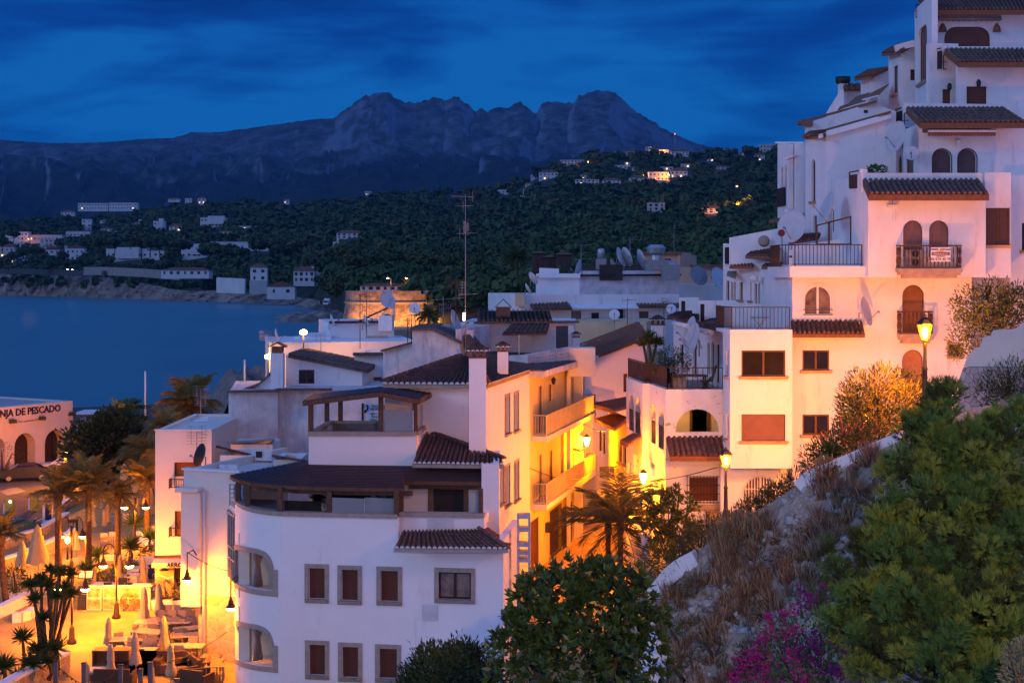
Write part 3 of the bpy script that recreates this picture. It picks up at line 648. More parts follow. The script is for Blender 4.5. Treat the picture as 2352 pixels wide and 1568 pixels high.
  # sea walls
 w=MB();d=1130;w.hexa([(XU(497,d),d,ZV(672,d)),(XU(573,d),d-20,ZV(674,d)),(XU(573,d),d-14,ZV(674,d)),(XU(497,d),d+6,ZV(672,d)),(XU(497,d),d,ZV(637,d)),(XU(573,d),d-20,ZV(640,d)),(XU(573,d),d-14,ZV(640,d)),(XU(497,d),d+6,ZV(637,d))]);tag(w.build('sea_wall',FARW),'tall white sea wall left of the grey one','wall')
 w=MB();d=1105;w.hexa([(XU(573,d),d,ZV(675,d)),(XU(613,d),d,ZV(675,d)),(XU(613,d),d+8,ZV(675,d)),(XU(573,d),d+8,ZV(675,d)),(XU(573,d),d,ZV(644,d)),(XU(613,d),d,ZV(644,d)),(XU(613,d),d+8,ZV(644,d)),(XU(573,d),d+8,ZV(644,d))]);tag(w.build('sea_wall',FARFLAT),'grey stone sea wall beside the white boathouse','wall')
 w=MB();pts=[(192,613,1400),(240,613,1390),(330,617,1350),(412,624,1330)]
 for(a,b) in zip(pts[:-1],pts[1:]):
  p,q=P(*a),P(*b);dn=Vector((0,0,8));bk=Vector((0,5,0));w.hexa([p-dn,q-dn,q-dn+bk,p-dn+bk,p,q,q+bk,p+bk])
 tag(w.build('road_wall',mat('coast_wall_stone',(.30,.26,.23),.9,.1,.3)),'long pale retaining wall along the coast road','wall')
 # the coast road with cars at its left
 rd=MB();pts=[(-60,617,1640),(30,617,1600),(90,618,1545),(150,620,1480),(240,622,1385)]
 for a,b in zip(pts[:-1],pts[1:]):p,q=P(*a),P(*b);rd.hexa([p-Vector((0,0,6)),q-Vector((0,0,6)),q+Vector((0,9,-6)),p+Vector((0,9,-6)),p,q,q+Vector((0,9,0)),p+Vector((0,9,0))])
 tag(rd.build('road',ASPH),kind='structure',label='coast road above the cliffs')
far_houses()
def car(label,loc,rz,paint,group=None,name='parked_car',lights=None,sc=1.0):
 t=thing(name,label,'car',(0,0,0),group);b=MB()
 pr=[(-2.1,.35),(-2.12,.75),(-1.95,.95),(-1.2,1.02),(-.55,1.42),(.75,1.45),(1.45,1.05),(2.0,.95),(2.12,.7),(2.1,.35)]
 def sec(y,k):return[(x*(1 if k==1 else.985),y,.30+(z-.30)*1) for x,z in pr]
 hw=.85;sl=[(-hw,0),(-hw*.96,1),(hw*.96,1),(hw,0)]
 n=len(pr);vs=[]
 for y in(-hw,hw):vs+=[(x,y*(.80 if z>1.1 else 1.0),z) for x,z in pr]
 b.mesh(vs,[tuple(range(n))[::-1],tuple(range(n,2*n))]+[(i,(i+1)%n,n+(i+1)%n,n+i) for i in range(n)]);b.build('body',paint,t)
 g=MB()
 for s in(-1,1):
  y=s*.79;g.face([(-1.0,y+s*.045,1.03),(-.5,y-s*.075,1.36),(.70,y-s*.08,1.39),(1.25,y+s*.04,1.06)])
 g.face([(-1.22,-.70,1.03),(-1.22,.70,1.03),(-.60,.62,1.40),(-.60,-.62,1.40)]);g.face([(1.47,-.7,1.07),(1.47,.7,1.07),(.82,.62,1.43),(.82,-.62,1.43)]);g.build('window',GLASSD,t)
 for sx in(-1.3,1.3):
  for sy in(-1,1):
   w=MB();M=Matrix.Rotation(R(90),3,'X');w.lathe([(.16,-.1),(.30,-.1),(.32,-.05),(.32,.05),(.30,.1),(.16,.1)],(sx,sy*.78,.32),14,True,M);wo=w.build('wheel',IRON,t);h=MB();h.lathe([(.001,.105),(.19,.10),(.19,-.10),(.001,-.105)],(sx,sy*.78,.32),10,False,M);h.build('rim',GREYM,wo)
 red=mat('tail_lamp',(.5,.02,.02),.3,0,1,emit=(1,.03,.02),estr=lights[0] if lights else.0);wl=mat('head_lamp',(.8,.8,.75),.3,0,1,emit=(1,.9,.6),estr=lights[1] if lights else 0.0)
 for s in(-1,1):
  q=MB();q.box((2.1,s*.66,.82),(.06,.3,.14));q.build('tail_light',red,t);q=MB();q.box((-2.1,s*.62,.72),(.06,.34,.16));q.build('headlight',wl,t)
 t.location=loc;t.rotation_euler=(0,0,rz);t.scale=(sc,sc,sc);return t
CARBLUE=mat('dark_blue_car_paint',(.02,.028,.06),.25,.05,1,spec=.6);CARGREY=mat('dark_grey_car_paint',(.022,.024,.035),.4,.05,1,spec=.3);CARWHITE=mat('white_car_paint',(.7,.7,.7),.3,.03,1,spec=.5)
def far_traffic():
 for i,(u,v,d) in enumerate([(42,617,1588),(66,617.6,1563),(92,618,1540),(117,619,1515)]):
  car(['car with red tail lights leading the line on the coast road','second car in the line on the coast road','third car in the line on the coast road','last dark car in the line on the coast road'][i],P(u,v,d)+Vector((0,3,0)),R(150),CARGREY,'cars on the coast road','coast_road_car',(60,0))
 for i,(u,v,d) in enumerate([(155,620,1478),(166,620.5,1465)]):
  car(['white car with bright headlights facing the bay','white car behind the bright headlights'][i],P(u,v,d)+Vector((0,3,0)),R(85),CARWHITE,'cars with headlights on the coast road','coast_road_car',(0,60))
 car('dark blue saloon on the sandy rock by the fort',P(764,706,585),R(5),CARBLUE,None,'saloon_car')
 # truck on the rock
 d=640;t=thing('white_truck','white box truck facing the water on the rock point','truck',P(748,702,d));mb=MB();c=P(748,702,d)
 mb.box((c.x+.4,c.y+3.0,c.z+2.05),(2.4,4.2,2.4));mb.build('cargo_box',CARWHITE,t);mb=MB();mb.box((c.x,c.y,c.z+1.5),(2.2,1.7,1.9));mb.build('cab',CARWHITE,t);mb=MB();mb.box((c.x,c.y-.87,c.z+1.85),(1.9,.06,.75));mb.build('windscreen',GLASSD,t)
 for s in(-1,1):
  for y in(0,3.6):w=MB();w.lathe([(.001,-.16),(.45,-.16),(.45,.16),(.001,.16)],(c.x+s*.95,c.y+y,c.z+.45),12,False,Matrix.Rotation(R(90),3,'Y'));w.build('wheel',IRON,t)
far_traffic()
def road_lamp(u,v0,v1,d,label,em,watts,group='street lamps across the bay',two=True):
 b=P(u,v1,d);top=ZV(v0,d);t=thing('road_lamp',label,'street lamp',b,group);mb=MB();mb.tube([b,(b.x,b.y,top)],[.12,.07],6);mb.tube([(b.x,b.y,top),(b.x-.9,b.y-.3,top+.25)],.06,5);mb.build('post',GALV,t)
 l=MB();r=max(.28,.40*d/F*1.6 if d>700 else.22);l.lathe([(.001,-r*.6),(r*.8,-r*.35),(r,0),(r*.7,r*.4),(.001,r*.5)],(b.x-1.0,b.y-.5,top+.15),10);l.build('lamp_head',em,t);point((b.x-1.0,b.y-1.2,top-.7),watts,(1,.30,.03),.3);return t
def far_lamps():
 L=[(1352,372,386,'bright street lamp above the hill village'),(1478,402,414,'left of the two star bright lamps in the hill village'),(1537,401,414,'right of the two star bright lamps in the hill village'),(1681,478,490,'lowest of three orange lamps by the roadside villa'),(1690,471,484,'middle of three orange lamps by the roadside villa'),(1702,468,482,'highest of three orange lamps by the roadside villa'),(67,549,560,'orange lamp beside the long low villa across the bay'),(1526,346,354,'lamp among the hilltop villas')]
 for(u,v0,v1,lab) in L:d=at_hill(u,v1)-14;road_lamp(u,v0,v1,d,lab,LAMPG,45000 if v1<440 else 60000 if u>1600 else 6000)
 for i,(u,v0,v1) in enumerate([(898,640,668),(940,640,664),(986,644,668)]):road_lamp(u,v0,v1,475,['left of three tall lamps behind the fort','middle of three tall lamps behind the fort','right of three tall lamps behind the fort'][i],LAMPG,900,'tall lamps behind the fort')
 # red-lit mast on the hilltop
 d=2600;b=P(1550,345,d);t=thing('radio_mast','thin radio mast with a red light on the hilltop','mast',b);mb=MB();mb.tube([b,P(1550,308,d)],[.5,.25],6);mb.build('pole',GALV,t);q=MB();q.lathe([(.001,-1.2),(1.1,0),(.001,1.2)],P(1550,308,d),8);q.build('beacon',mat('red_beacon',(1,.1,.1),.5,0,1,emit=(1,.12,.08),estr=8),t)
far_lamps()
def fort():
 st=mat('fort_stone',(.40,.29,.21),.9,.15,.8,.4,3);nt=st.node_tree;b=nt.nodes['Principled BSDF'];tc=nd(nt,'ShaderNodeTexCoord')
 mp=nd(nt,'ShaderNodeMapping');mp.inputs['Rotation'].default_value=(R(90),0,0);lk(nt,tc.outputs['Object'],mp.inputs[0]);br=nd(nt,'ShaderNodeTexBrick',ins={'Scale':1.0,'Mortar Size':.035,'Brick Width':1.5,'Row Height':.62});br.inputs['Color1'].default_value=(.44,.33,.24,1);br.inputs['Color2'].default_value=(.25,.18,.14,1);br.inputs['Mortar'].default_value=(.50,.42,.34,1);lk(nt,mp.outputs[0],br.inputs['Vector'])
 nz=nd(nt,'ShaderNodeTexNoise',ins={'Scale':.35,'Detail':6.0,'Roughness':.7});lk(nt,tc.outputs['Object'],nz.inputs['Vector']);rr=ramp(nt,nz.outputs['Fac'],[(.4,(.35,.33,.32)),(.6,(1,1,1))]);mx=nd(nt,'ShaderNodeMixRGB',blend_type='MULTIPLY',ins={0:.8});lk(nt,br.outputs[0],mx.inputs[1]);lk(nt,rr.outputs[0],mx.inputs[2]);lk(nt,mx.outputs[0],b.inputs['Base Color'])
 d=430;c=P(891,740,d);t=thing('stone_fort','low round stone fort lit orange from its foot','fort',c);k=d/F;hw=109*k
 def ringp(s,z):return[(c.x+hw*s*math.cos(a),c.y+hw*.9-hw*.9*s*math.sin(a),z) for a in[math.pi*i/24 for i in range(25)]]
 zc,zt,zb=ZV(694,d),ZV(668,d),ZV(752,d)
 def shell(mb,rows):
  n=25;vs=[p for s,z in rows for p in ringp(s,z)];fs=[(i*n+j,i*n+j+1,(i+1)*n+j+1,(i+1)*n+j) for i in range(len(rows)-1) for j in range(n-1)];m=len(rows)
  fs+=[tuple(i*n for i in range(m))+tuple(i*n+n-1 for i in reversed(range(m)))];fs.append(tuple(range((m-1)*n,m*n)));mb.mesh(vs,fs)
 mb=MB();shell(mb,[(1.07,zb),(1.0,zc-.6)]);mb.build('wall',st,t);mb=MB();shell(mb,[(1.0,zc-.59),(1.035,zc-.3),(1.035,zc),(1.0,zc+.1)]);mb.build('cornice',STONET,t)
 mb=MB();shell(mb,[(1.0,zc+.11),(1.0,zt-1.0)])
 for a0,a1 in((.02,.47),(.53,.74),(.80,.98)):
  n=12
  for i in range(n):
   p,q=math.pi*(a0+(a1-a0)*i/n),math.pi*(a0+(a1-a0)*(i+1)/n);f=lambda a,s,z:(c.x-hw*s*math.cos(a),c.y+hw*.9-hw*.9*s*math.sin(a),z);mb.hexa([f(p,1,zt-.99),f(q,1,zt-.99),f(q,.9,zt-.99),f(p,.9,zt-.99),f(p,1,zt),f(q,1,zt),f(q,.9,zt),f(p,.9,zt)])
 mb.build('parapet',st,t)
 for i,u in enumerate((800,835,870,905,940,972,1000)):
  a=(u-891)/109;y=c.y+hw*.9-hw*.9*math.sqrt(max(.04,1-a*a*.9))-6.5;x=XU(u,d);z=ZV(742,d)
  f=thing('flood_light','small floodlight at the foot of the fort wall','floodlight',(x,y,z),'floodlights at the foot of the fort');m=MB();m.box((x,y,z+.15),(.5,.3,.3));m.build('housing',IRON,f);q=MB();q.box((x,y+.17,z+.18),(.42,.03,.22));q.build('lens',LAMPG,f);point((x,y+.4,z+.6),2600,(1.0,.36,.05),.25)
  # ground under the fort and the near shore
 g=MB();g.prism([(XU(770,420),412),(XU(1300,420),330),(XU(1400,560),560),(XU(790,520),520)],-4,ZV(746,d));tag(g.build('fort_ground',mat('pale_earth',(.26,.22,.17),.95,.2,.2)),kind='structure',label='ground around the fort')
fort()
def far_misc():
 villa(827,650,926,667,'low grey roofed beach house behind the fort','hip',d=490,storeys=1,cols=6,group=None)
 for i,(u0,v0,u1,v1,lab) in enumerate([(1223,575,1252,612,'small brown hip roofed pavilion, left of the white canopy'),(1250,583,1285,614,'brown roofed pavilion with a white vent in the middle'),(1278,577,1313,612,'brown hip roofed pavilion at the right of the wood')]):villa(u0,v0,u1,v1+12,lab,'hip',d=350-4*i,storeys=1,cols=2,wall=mat('brown_wall',(.10,.06,.045),.9),group='pavilions below the wood',name='garden_pavilion',cat='pavilion',depth=5)
far_misc()
def shore_pines():
 protos=[pine_thing(s,'umbrella pine','umbrella pines along the far shore') for s in range(5)];used=set();rng=random.Random(5)
 spots=[(205,588,46),(232,590,52),(262,586,44),(300,570,40),(325,592,56),(345,588,48),(368,592,54),(390,590,50),(412,594,58),(100,610,36),(140,600,26),(150,605,24),(40,612,40),(60,600,44),(85,598,38),(340,622,30),(480,610,60),(510,616,66),(545,614,62),(470,640,40),(440,646,50),(600,596,60),(630,600,70),(655,606,60),(690,600,66),(735,640,70),(745,655,60),(720,660,44),(765,640,60),(790,630,66),(820,640,60),(850,636,64),(880,630,60),(920,628,66),(960,632,60),(1005,640,70),(1040,648,66),(1085,650,74),(1120,664,70),(1160,660,78),(1190,672,66),(1150,640,60),(1075,630,60),(1210,650,64),(255,618,34),(290,640,40),(250,640,36),(390,650,44),(160,622,30),(560,664,34),(590,600,50),(395,610,34),(30,560,34),(5,580,40),(20,620,40),(120,624,34),(205,624,30),(225,646,30)]
 pos=['at the left end of the bay','behind the coast road','among the shore villas','left of the long terrace building','below the long terrace building','above the white sea wall','beside the red roofed sea house','behind the fort','right of the fort','behind the white town roofs']
 for i,(u,v,w) in enumerate(spots):
  d=at_hill(u,v) if v<664 else(1150 if u<640 else 900 if u<800 else 470);d=min(d,1500) if u<700 else d;r=w*.5*d/F;b=P(u,v,d);rgn=pos[min(9,int(max(0,u)/125))]
  size='Small' if w<38 else 'Medium' if w<56 else 'Large';k=i%5
  o=protos[k] if k not in used else dup(protos[k]);used.add(k);o.location=b;o.scale=(r,r,r*rng.uniform(1.0,1.3));o.rotation_euler=(0,0,rng.random()*6.28);o['label']=f'{size.lower()} dark umbrella pine {rgn}';CLEAR.append((u-2,v-4,u+2,v+3))
shore_pines();build_forest()
# the white roofs between the near house and the bay
def ground():
 g=MB();g.quad((-26,40,0),(-9,40,0),(-9,100,0),(-42,100,0));
 pv=mat('plaza_paving',(.46,.31,.095),.8,.12,.8,.25,12,col2=(.34,.22,.075))  # sandy paving with the amber of the lamps put into its colour
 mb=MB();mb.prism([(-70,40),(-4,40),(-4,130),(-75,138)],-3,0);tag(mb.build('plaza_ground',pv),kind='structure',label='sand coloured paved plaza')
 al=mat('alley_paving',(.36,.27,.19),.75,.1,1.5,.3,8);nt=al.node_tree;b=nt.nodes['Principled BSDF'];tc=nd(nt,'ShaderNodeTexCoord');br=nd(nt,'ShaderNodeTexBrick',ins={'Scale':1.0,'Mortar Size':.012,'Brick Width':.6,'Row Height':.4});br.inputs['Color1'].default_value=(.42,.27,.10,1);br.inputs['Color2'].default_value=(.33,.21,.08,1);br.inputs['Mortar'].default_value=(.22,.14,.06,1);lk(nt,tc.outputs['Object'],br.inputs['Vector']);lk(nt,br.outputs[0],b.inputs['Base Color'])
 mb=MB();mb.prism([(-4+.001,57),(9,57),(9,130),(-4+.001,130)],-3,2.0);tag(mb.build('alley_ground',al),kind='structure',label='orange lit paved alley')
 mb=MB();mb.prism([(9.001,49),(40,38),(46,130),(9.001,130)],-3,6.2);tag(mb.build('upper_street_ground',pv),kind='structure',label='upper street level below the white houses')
 e=mat('town_earth',(.20,.17,.14),.95,.2,.3);mb=MB();mb.prism([(-4.002,131),(46,131),(110,250),(90,340),(-25,340),(-10,210)],-4,2.5);tag(mb.build('town_ground',e),kind='structure',label='ground under the far roofs')
 mb=MB();mb.prism([(-80,139),(-5,131),(-11,208),(-42,200),(-90,175)],-4,-.3);tag(mb.build('quay_ground',ASPH),kind='structure',label='quay behind the fish market')
ground()
def K(u,v,d):return P(u,v,d)
def mid_town():
 GA='white houses of the old town'
 # stained wall house with the small gabled room on top
 h=House('town_house','white house with stained wall standing left of the roof terrace gazebo','house',P(700,1400,80),GA,OLDW)
 f=facU(525,80,638,80.4);h.body(f,900,1200,9,zb=0);f2=facU(637,81,890,80);h.body(f2,895,1200,9,zb=0,top=True)
 sm=MB();
 for a,b in((525,639),(637,760)):
  sm.bar(P(a-2,899 if a<600 else 894,80 if a<600 else 80.8),P(b,897 if a<600 else 894,80.2),.5,.12)
 sm.build('coping',TILEG,h.root);h.done()
 h=House('rooftop_room','small white rooftop room with sloping tile edge and one dark window','house',P(745,893,84),GA,CLEANW)
 f=facU(657,84,832,84);op=('r',686,849,722,881);fill(h.mb,f,[f.sz(*p) for p in[(657,900),(832,900),(832,851),(668,815),(657,815)]],[loop(f,op)],-.25,0)
 bk=Vector((0,6,0))
 for(a,b) in(((832,900),(832,851)),((657,900),(657,815))):
  p,q=f.px(*a),f.px(*b);e=Vector((-.25 if a[0]>700 else.25,0,0));s=Vector((0,.26,0));h.mb.hexa([p+s,p+s+e,p+bk+e,p+bk,q+s,q+s+e,q+bk+e,q+bk])
 h.mb.hexa([f.px(657,900)+bk,f.px(832,900)+bk,f.px(832,900)+bk*1.04,f.px(657,900)+bk*1.04,f.px(657,815)+bk,f.px(832,851)+bk,f.px(832,851)+bk*1.04,f.px(657,815)+bk*1.04])
 h.win(f,op,'pane')
 r=MB();a,b=f.px(664,814,.35),f.px(846,850,.35);slabq(r,a,b,b+bk*1.06,a+bk*1.06,.16);tiles(r,f.px(846,849,.4),f.px(846,849,.4)+bk*1.07,f.px(664,812,.4)+bk*1.07,f.px(664,812,.4),pitch=.24);h.part('roof',r,TILEG);h.done()
 # squat chimney at its left with a rusty cap
 c=P(640,893,83);t=thing('chimney','wide square chimney with rusty tile cap left of the rooftop room','chimney',c,'chimneys over the roofs');mb=MB();mb.box((c.x-.05,c.y,c.z+1.0),(.72,.72,2.2));mb.build('shaft',WHITE,t);mb=MB();mb.box((c.x-.05,c.y,c.z+2.3),(.62,.6,.35));slabq(mb,(c.x-.55,c.y-.5,c.z+2.5),(c.x-.05,c.y-.5,c.z+2.75),(c.x-.05,c.y+.5,c.z+2.75),(c.x-.55,c.y+.5,c.z+2.5),.06);slabq(mb,(c.x-.05,c.y-.5,c.z+2.75),(c.x+.45,c.y-.5,c.z+2.5),(c.x+.45,c.y+.5,c.z+2.5),(c.x-.05,c.y+.5,c.z+2.75),.06);mb.build('cap',TILER,t)
 # lean-to roof at the far left of the wall
 h=House('lean_to_shed','low shed with curved grey tile edge against the stained wall','shed',P(600,1000,82),None);f=facU(588,83,632,83);h.body(f,860,1000,4,outline=[(560,925),(632,925),(632,858),(612,866),(588,886),(560,893)],sides=False);r=MB();pts=[(556,893),(588,884),(612,865),(622,852)]
 for p,q in zip(pts[:-1],pts[1:]):slabq(r,f.px(*p,.2),f.px(*q,.2),f.px(*q,-4),f.px(*p,-4),.14)
 h.part('roof',r,TILEG);h.done()
 # long white blocks toward the sea
 h=House('town_house','long plain white house with flat roof behind the rooftop room','house',P(780,870,96),GA,CLEANW);f=facU(620,95,960,97);h.body(f,785,1000,10,zb=2.0);h.done()
 h=House('town_house','white cube house with a solar heater on its maroon edged roof','house',P(820,785,104),GA,CLEANW);f=facU(758,103,905,104);h.body(f,741,900,10,zb=2.0);f2=facU(676,101,760,101);h.body(f2,773,900,8,zb=2.0)
 mb=MB();mb.bar(f.px(757,740,.06),f.px(903,738.5,.06),.25,.16);h.part('roof_edge',mb,mat('maroon_metal',(.09,.02,.025),.6));mb=MB();mb.box(P(886,742,103.4),(1.0,.9,1.1));h.part('roof_tank',mb,CLEANW)
 mb=MB();c=P(865,778,103);mb.box((c.x,c.y-.2,c.z),(1.5,.35,.45));h.part('air_conditioner',mb,GREYM);h.done()
 t=thing('solar_heater','solar water heater panel tilted on a steel frame over the white roof','solar heater',P(865,738,104));mb=MB();a,b=P(824,736,104),P(900,700,104);o=Vector((0,1.6,0));slabq(mb,a,b,b+o,a+o,.12);mb.build('panel',mat('solar_collector',(.02,.02,.03),.2,spec=.6),t);mb=MB()
 for u,v in((900,700),(903,697),(878,712)):
  for oy in(0,1.5):q=P(u,v,104)+Vector((0,oy,0));mb.bar(q,(q.x,q.y,ZV(739,104)),.07)
 mb.bar(P(840,729,104),P(902,738,104),.05);mb.bar(P(902,700,104),P(880,738,104),.05);mb.build('frame',GALV,t);mb=MB();c=P(889,732,104);mb.lathe([(.001,-.35),(.3,-.3),(.3,.3),(.001,.38)],c,12);mb.build('tank',GREYM,t)
 # pinkish house with a red curtained window
 h=House('town_house','low pale house with a red curtained window and flat tile rim','house',P(850,885,89),GA,CLEANW);f=facU(814,88,884,88);op=('r',858,866,877,888);h.body(f,815,900,6,[op],zb=4);h.win(f,op,'curtain',trim=WHITEM,tw=.08,m=mat('red_curtain',(.22,.05,.03),.8));mb=MB();mb.bar(f.px(812,813,.05),f.px(886,812,.05),.7,.16);h.part('coping',mb,TILEG);h.done()
 # grey gabled building with patchy end wall
 h=House('gabled_house','tall grey gabled house with patchy end wall behind the tiled corner roof','house',P(970,880,77),GA,OLDW);f=facU(947,76.5,1056,76);out=[(947,900),(1056,900),(1056,783),(998,755),(947,756)];h.body(f,756,900,8,outline=out,zb=3,top=False)
 f2=facU(880,78,949,77.6);h.body(f2,806,905,7,outline=[(880,905),(949,905),(949,788),(880,806)],top=False)
 r=MB();a,b,c_=f.px(944,754,.25),f.px(998,753,.25),f.px(1062,784,.25);o=Vector((0,8.2,0));slabq(r,a,b,b+o,a+o,.12);slabq(r,b,c_,c_+o,b+o,.14);r.bar(f2.px(878,805,.1),f2.px(949,786,.1),.4,.1);h.part('roof',r,TILEG)
 mb=MB();c=P(1072,800,78);mb.box((c.x,c.y,c.z),(.75,.7,2.0));h.part('stair_box',mb,CLEANW);mb=MB();slabq(mb,f.px(1062,770,-.5),f.px(1120,835,-.5),f.px(1120,835,-2.5),f.px(1062,770,-2.5),.2);h.part('stair_roof',mb,TILEG);h.done()
 # long tiled house with the two garage-dark openings
 h=House('tiled_house','white house with long grey tile roof and dark roof doors mid town','house',P(1190,815,84),GA,WHITE);f=facU(1056,84.4,1318,84);o1,o2=('r',1085,751,1122,800),('r',1277,748,1305,800)
 h.body(f,741,880,9,[o1,o2],zb=3);h.win(f,o1,'shutter',m=mat('grey_blue_door',(.09,.10,.13),.5),name='roof_door');h.win(f,o2,'shutter',m=mat('slate_door',(.08,.085,.11),.5),name='roof_door')
 a=f.px;h.pent(a(1097,738,.3),a(1270,737,.3),K(1262,713,89),K(1097,713,89),TILEG,pitch=.26,r=.1)
 h.pent(a(1158,763,1.6),a(1258,761,1.6),a(1262,742,.05),a(1178,742,.05),TILEG,pitch=.26,r=.1,name='lean_to_roof');mb=MB();mb.bar(a(1195,815,1.5),a(1195,760,1.5),.09);h.part('post',mb,GALV)
 mb=MB();c=P(1156,722,86);mb.box((c.x,c.y,c.z),(.85,.7,.9));slabq(mb,(c.x-.5,c.y-.5,c.z+.45),(c.x,c.y-.5,c.z+.95),(c.x,c.y+.5,c.z+.95),(c.x-.5,c.y+.5,c.z+.45),.06);slabq(mb,(c.x,c.y-.5,c.z+.95),(c.x+.5,c.y-.5,c.z+.45),(c.x+.5,c.y+.5,c.z+.45),(c.x,c.y+.5,c.z+.95),.06);h.part('chimney',mb,TILER)
 mb=MB();mb.bar(P(1088,741,84),P(1330,739,84),.4,.12);h.part('coping',mb,TILEG);h.done()
 # old terrace parapet with moulded panels
 t=thing('roof_parapet','stained concrete roof parapet with moulded square panels','parapet',P(1240,850,76));f=facU(1212,75.5,1314,79.5);mb=MB();fill(mb,f,[f.sz(*p) for p in[(1212,870),(1308,845),(1308,797),(1212,814)]],[],-.2,0);f2=facU(1166,76.8,1212,75.5);fill(mb,f2,[f2.sz(*p) for p in[(1166,850),(1212,866),(1212,814),(1166,816)]],[],-.2,0);mb.build('wall',OLDW,t);m2=MB()
 for u in(1226,1254,1281):
  for k in range(4):v=818-(u-1226)*.14+k*8;m2.bar(f.px(u,v,.05),f.px(u+17,v-2.6,.05),.07,.13)
 m2.build('moulded_panel',WHITE,t)
 # ochre wall with the blue-white pergola roofs in front
 h=House('ochre_house','ochre walled flat roofed house below the long white block','house',P(1400,790,106),GA,OCHRE);f=facU(1308,106,1485,105);h.body(f,738,900,12,zb=3);h.done()
 # long white block with the patched wall and the roof plant
 h=House('long_white_block','long white block with patched cement wall and kitchen vents on its roof','apartments',P(1370,760,116),None,WHITE);f=facU(1183,113,1560,116)
 ops=[('r',1312,714,1335,738),('r',1358,718,1376,733),('r',1408,706,1432,735),('r',1468,715,1490,735)]
 h.body(f,676,790,14,ops,u0=1203,zb=3);h.win(f,ops[0],'shutter',m=mat('grey_awning',(.22,.2,.2),.8));h.win(f,ops[1],'pane',trim=WHITEM,tw=.1);h.win(f,ops[2],'pane',bars=True);h.win(f,ops[3],'shutter',m=SHUTP)
 mb=MB();b0=facU(1184,112.6,1205,112.4);h2=MB();b0w=(P(1183,703,112.5),P(1205,703,112.5));mb.hexa([b0w[0],b0w[1],b0w[1]+Vector((0,5,0)),b0w[0]+Vector((0,5,0)),P(1183,674,112.5),P(1205,674,112.5),P(1205,674,112.5)+Vector((0,5,0)),P(1183,674,112.5)+Vector((0,5,0))]);h.part('ochre_bay',mb,OCHRE)
 f2=facU(1235,117,1331,117);h.body(f2,629,690,9);mb=MB();mb.bar(f2.px(1232,633,.1),f2.px(1332,633,.1),.6,.35);h.part('cornice',mb,CLEANW);mb=MB();f3=facU(1240,117.3,1284,117.3);mb.hexa([f3.px(1240,629),f3.px(1284,629),f3.px(1284,629,-3),f3.px(1240,629,-3),f3.px(1240,615),f3.px(1284,617),f3.px(1284,617,-3),f3.px(1240,615,-3)]);h.part('roof_box',mb,CLEANW)
 f4=facU(1330,117,1560,118.5);mb=MB();q=loop(f4,('r',1330,632,1560,698));fill(mb,f4,q,[],-8,0);h.part('patched_wall',mb,PATCH);mb=MB();mb.bar(f4.px(1328,632.5,.1),f4.px(1562,631,.1),.5,.18);h.part('tar_edge',mb,IRON)
 h.pent(f.px(1216,709,1.2),f.px(1306,708,1.2),f.px(1305,693,-.2),f.px(1218,698,-.2),TILEG,pitch=.3,r=.1,name='lean_to_roof');h.pent(f.px(1460,704,.8),f.px(1560,703,.8),f.px(1560,695,-.4),f.px(1460,696,-.4),TILEG,pitch=.3,r=.09,name='lean_to_roof');mb=MB();slabq(mb,f.px(1308,706,.8),f.px(1462,705,.8),f.px(1462,697,-.1),f.px(1308,697,-.1),.12);h.part('canopy',mb,WHITE)
 h.pent(K(1334,621,121),K(1503,620,121),K(1492,607,126),K(1322,608,126),TILEG,pitch=.3,r=.11,name='upper_roof');mb=MB();c0,c1=P(1334,634,120.5),P(1503,634,120.5);mb.hexa([c0,c1,c1+Vector((0,6,0)),c0+Vector((0,6,0)),P(1334,622,120.5),P(1503,621,120.5),P(1503,621,120.5)+Vector((0,5,0)),P(1334,622,120.5)+Vector((0,5,0))]);h.part('upper_wall',mb,WHITE);h.done()
 # kitchen ducts
 def flue(u,v0,v1,d,r,lab,hood=False):
  b=P(u,v1,d);H=ZV(v0,d)-b.z;t=thing('roof_vent',lab,'vent',b,'steel vents on the white block');mb=MB()
  if hood:mb.lathe([(r*.6,0),(r*.6,H*.35),(r,H*.5),(r*1.15,H*.8),(r*.75,H),(.001,H)],b,10,False)
  else:mb.lathe([(r,0),(r,H*.8),(r*.96,H*.88),(r*.6,H*.97),(.001,H)],b,12)
  mb.build('pipe',GALV,t);q=MB();q.box((b.x,b.y,b.z-.35),(r*2.6,r*2.6,.9));q.build('base',GREYM,t)
 flue(1380.5,570,597,118,.32,'fat steel flue on a grey plinth left of the dishes');flue(1427,575,600,119,.2,'slim steel flue between two dishes');flue(1507,562,600,117.5,.72,'large hooded steel kitchen vent at the roof end',True)
 t=thing('air_duct','bent steel air duct lying beside the hooded kitchen vent','duct',P(1530,612,117));mb=MB();mb.tube([P(1510,606,117.5),P(1535,610,117),P(1548,613,117),P(1553,622,117)],.45,10);mb.build('pipe',GALV,t);mb=MB();mb.box(P(1540,625,116.8),(1.5,.8,1.2));mb.build('fan_box',GREYM,t)
 t=thing('air_conditioner','dark air conditioner box on the tar roof edge','air conditioner',P(1403,628,118));mb=MB();mb.box(P(1403,626,117.6),(1.9,.8,1.3));mb.build('casing',IRON,t)
 # salmon blocks behind
 h=House('salmon_house','tall salmon coloured flat roofed house right of the kitchen vents','house',P(1530,626,150),None,SALMON);f=facU(1473,142,1566,141);op=('r',1524,594,1541,607);h.body(f,582,720,12,[op],zb=3);h.win(f,op,'pane');f2=facU(1562,140.8,1588,144);h.body(f2,580,720,8,zb=3,sides=False);mb=MB();mb.bar(f.px(1470,581,.2),f.px(1566,581,.2),.6,.25);h.part('roof_edge',mb,TILER);h.done()
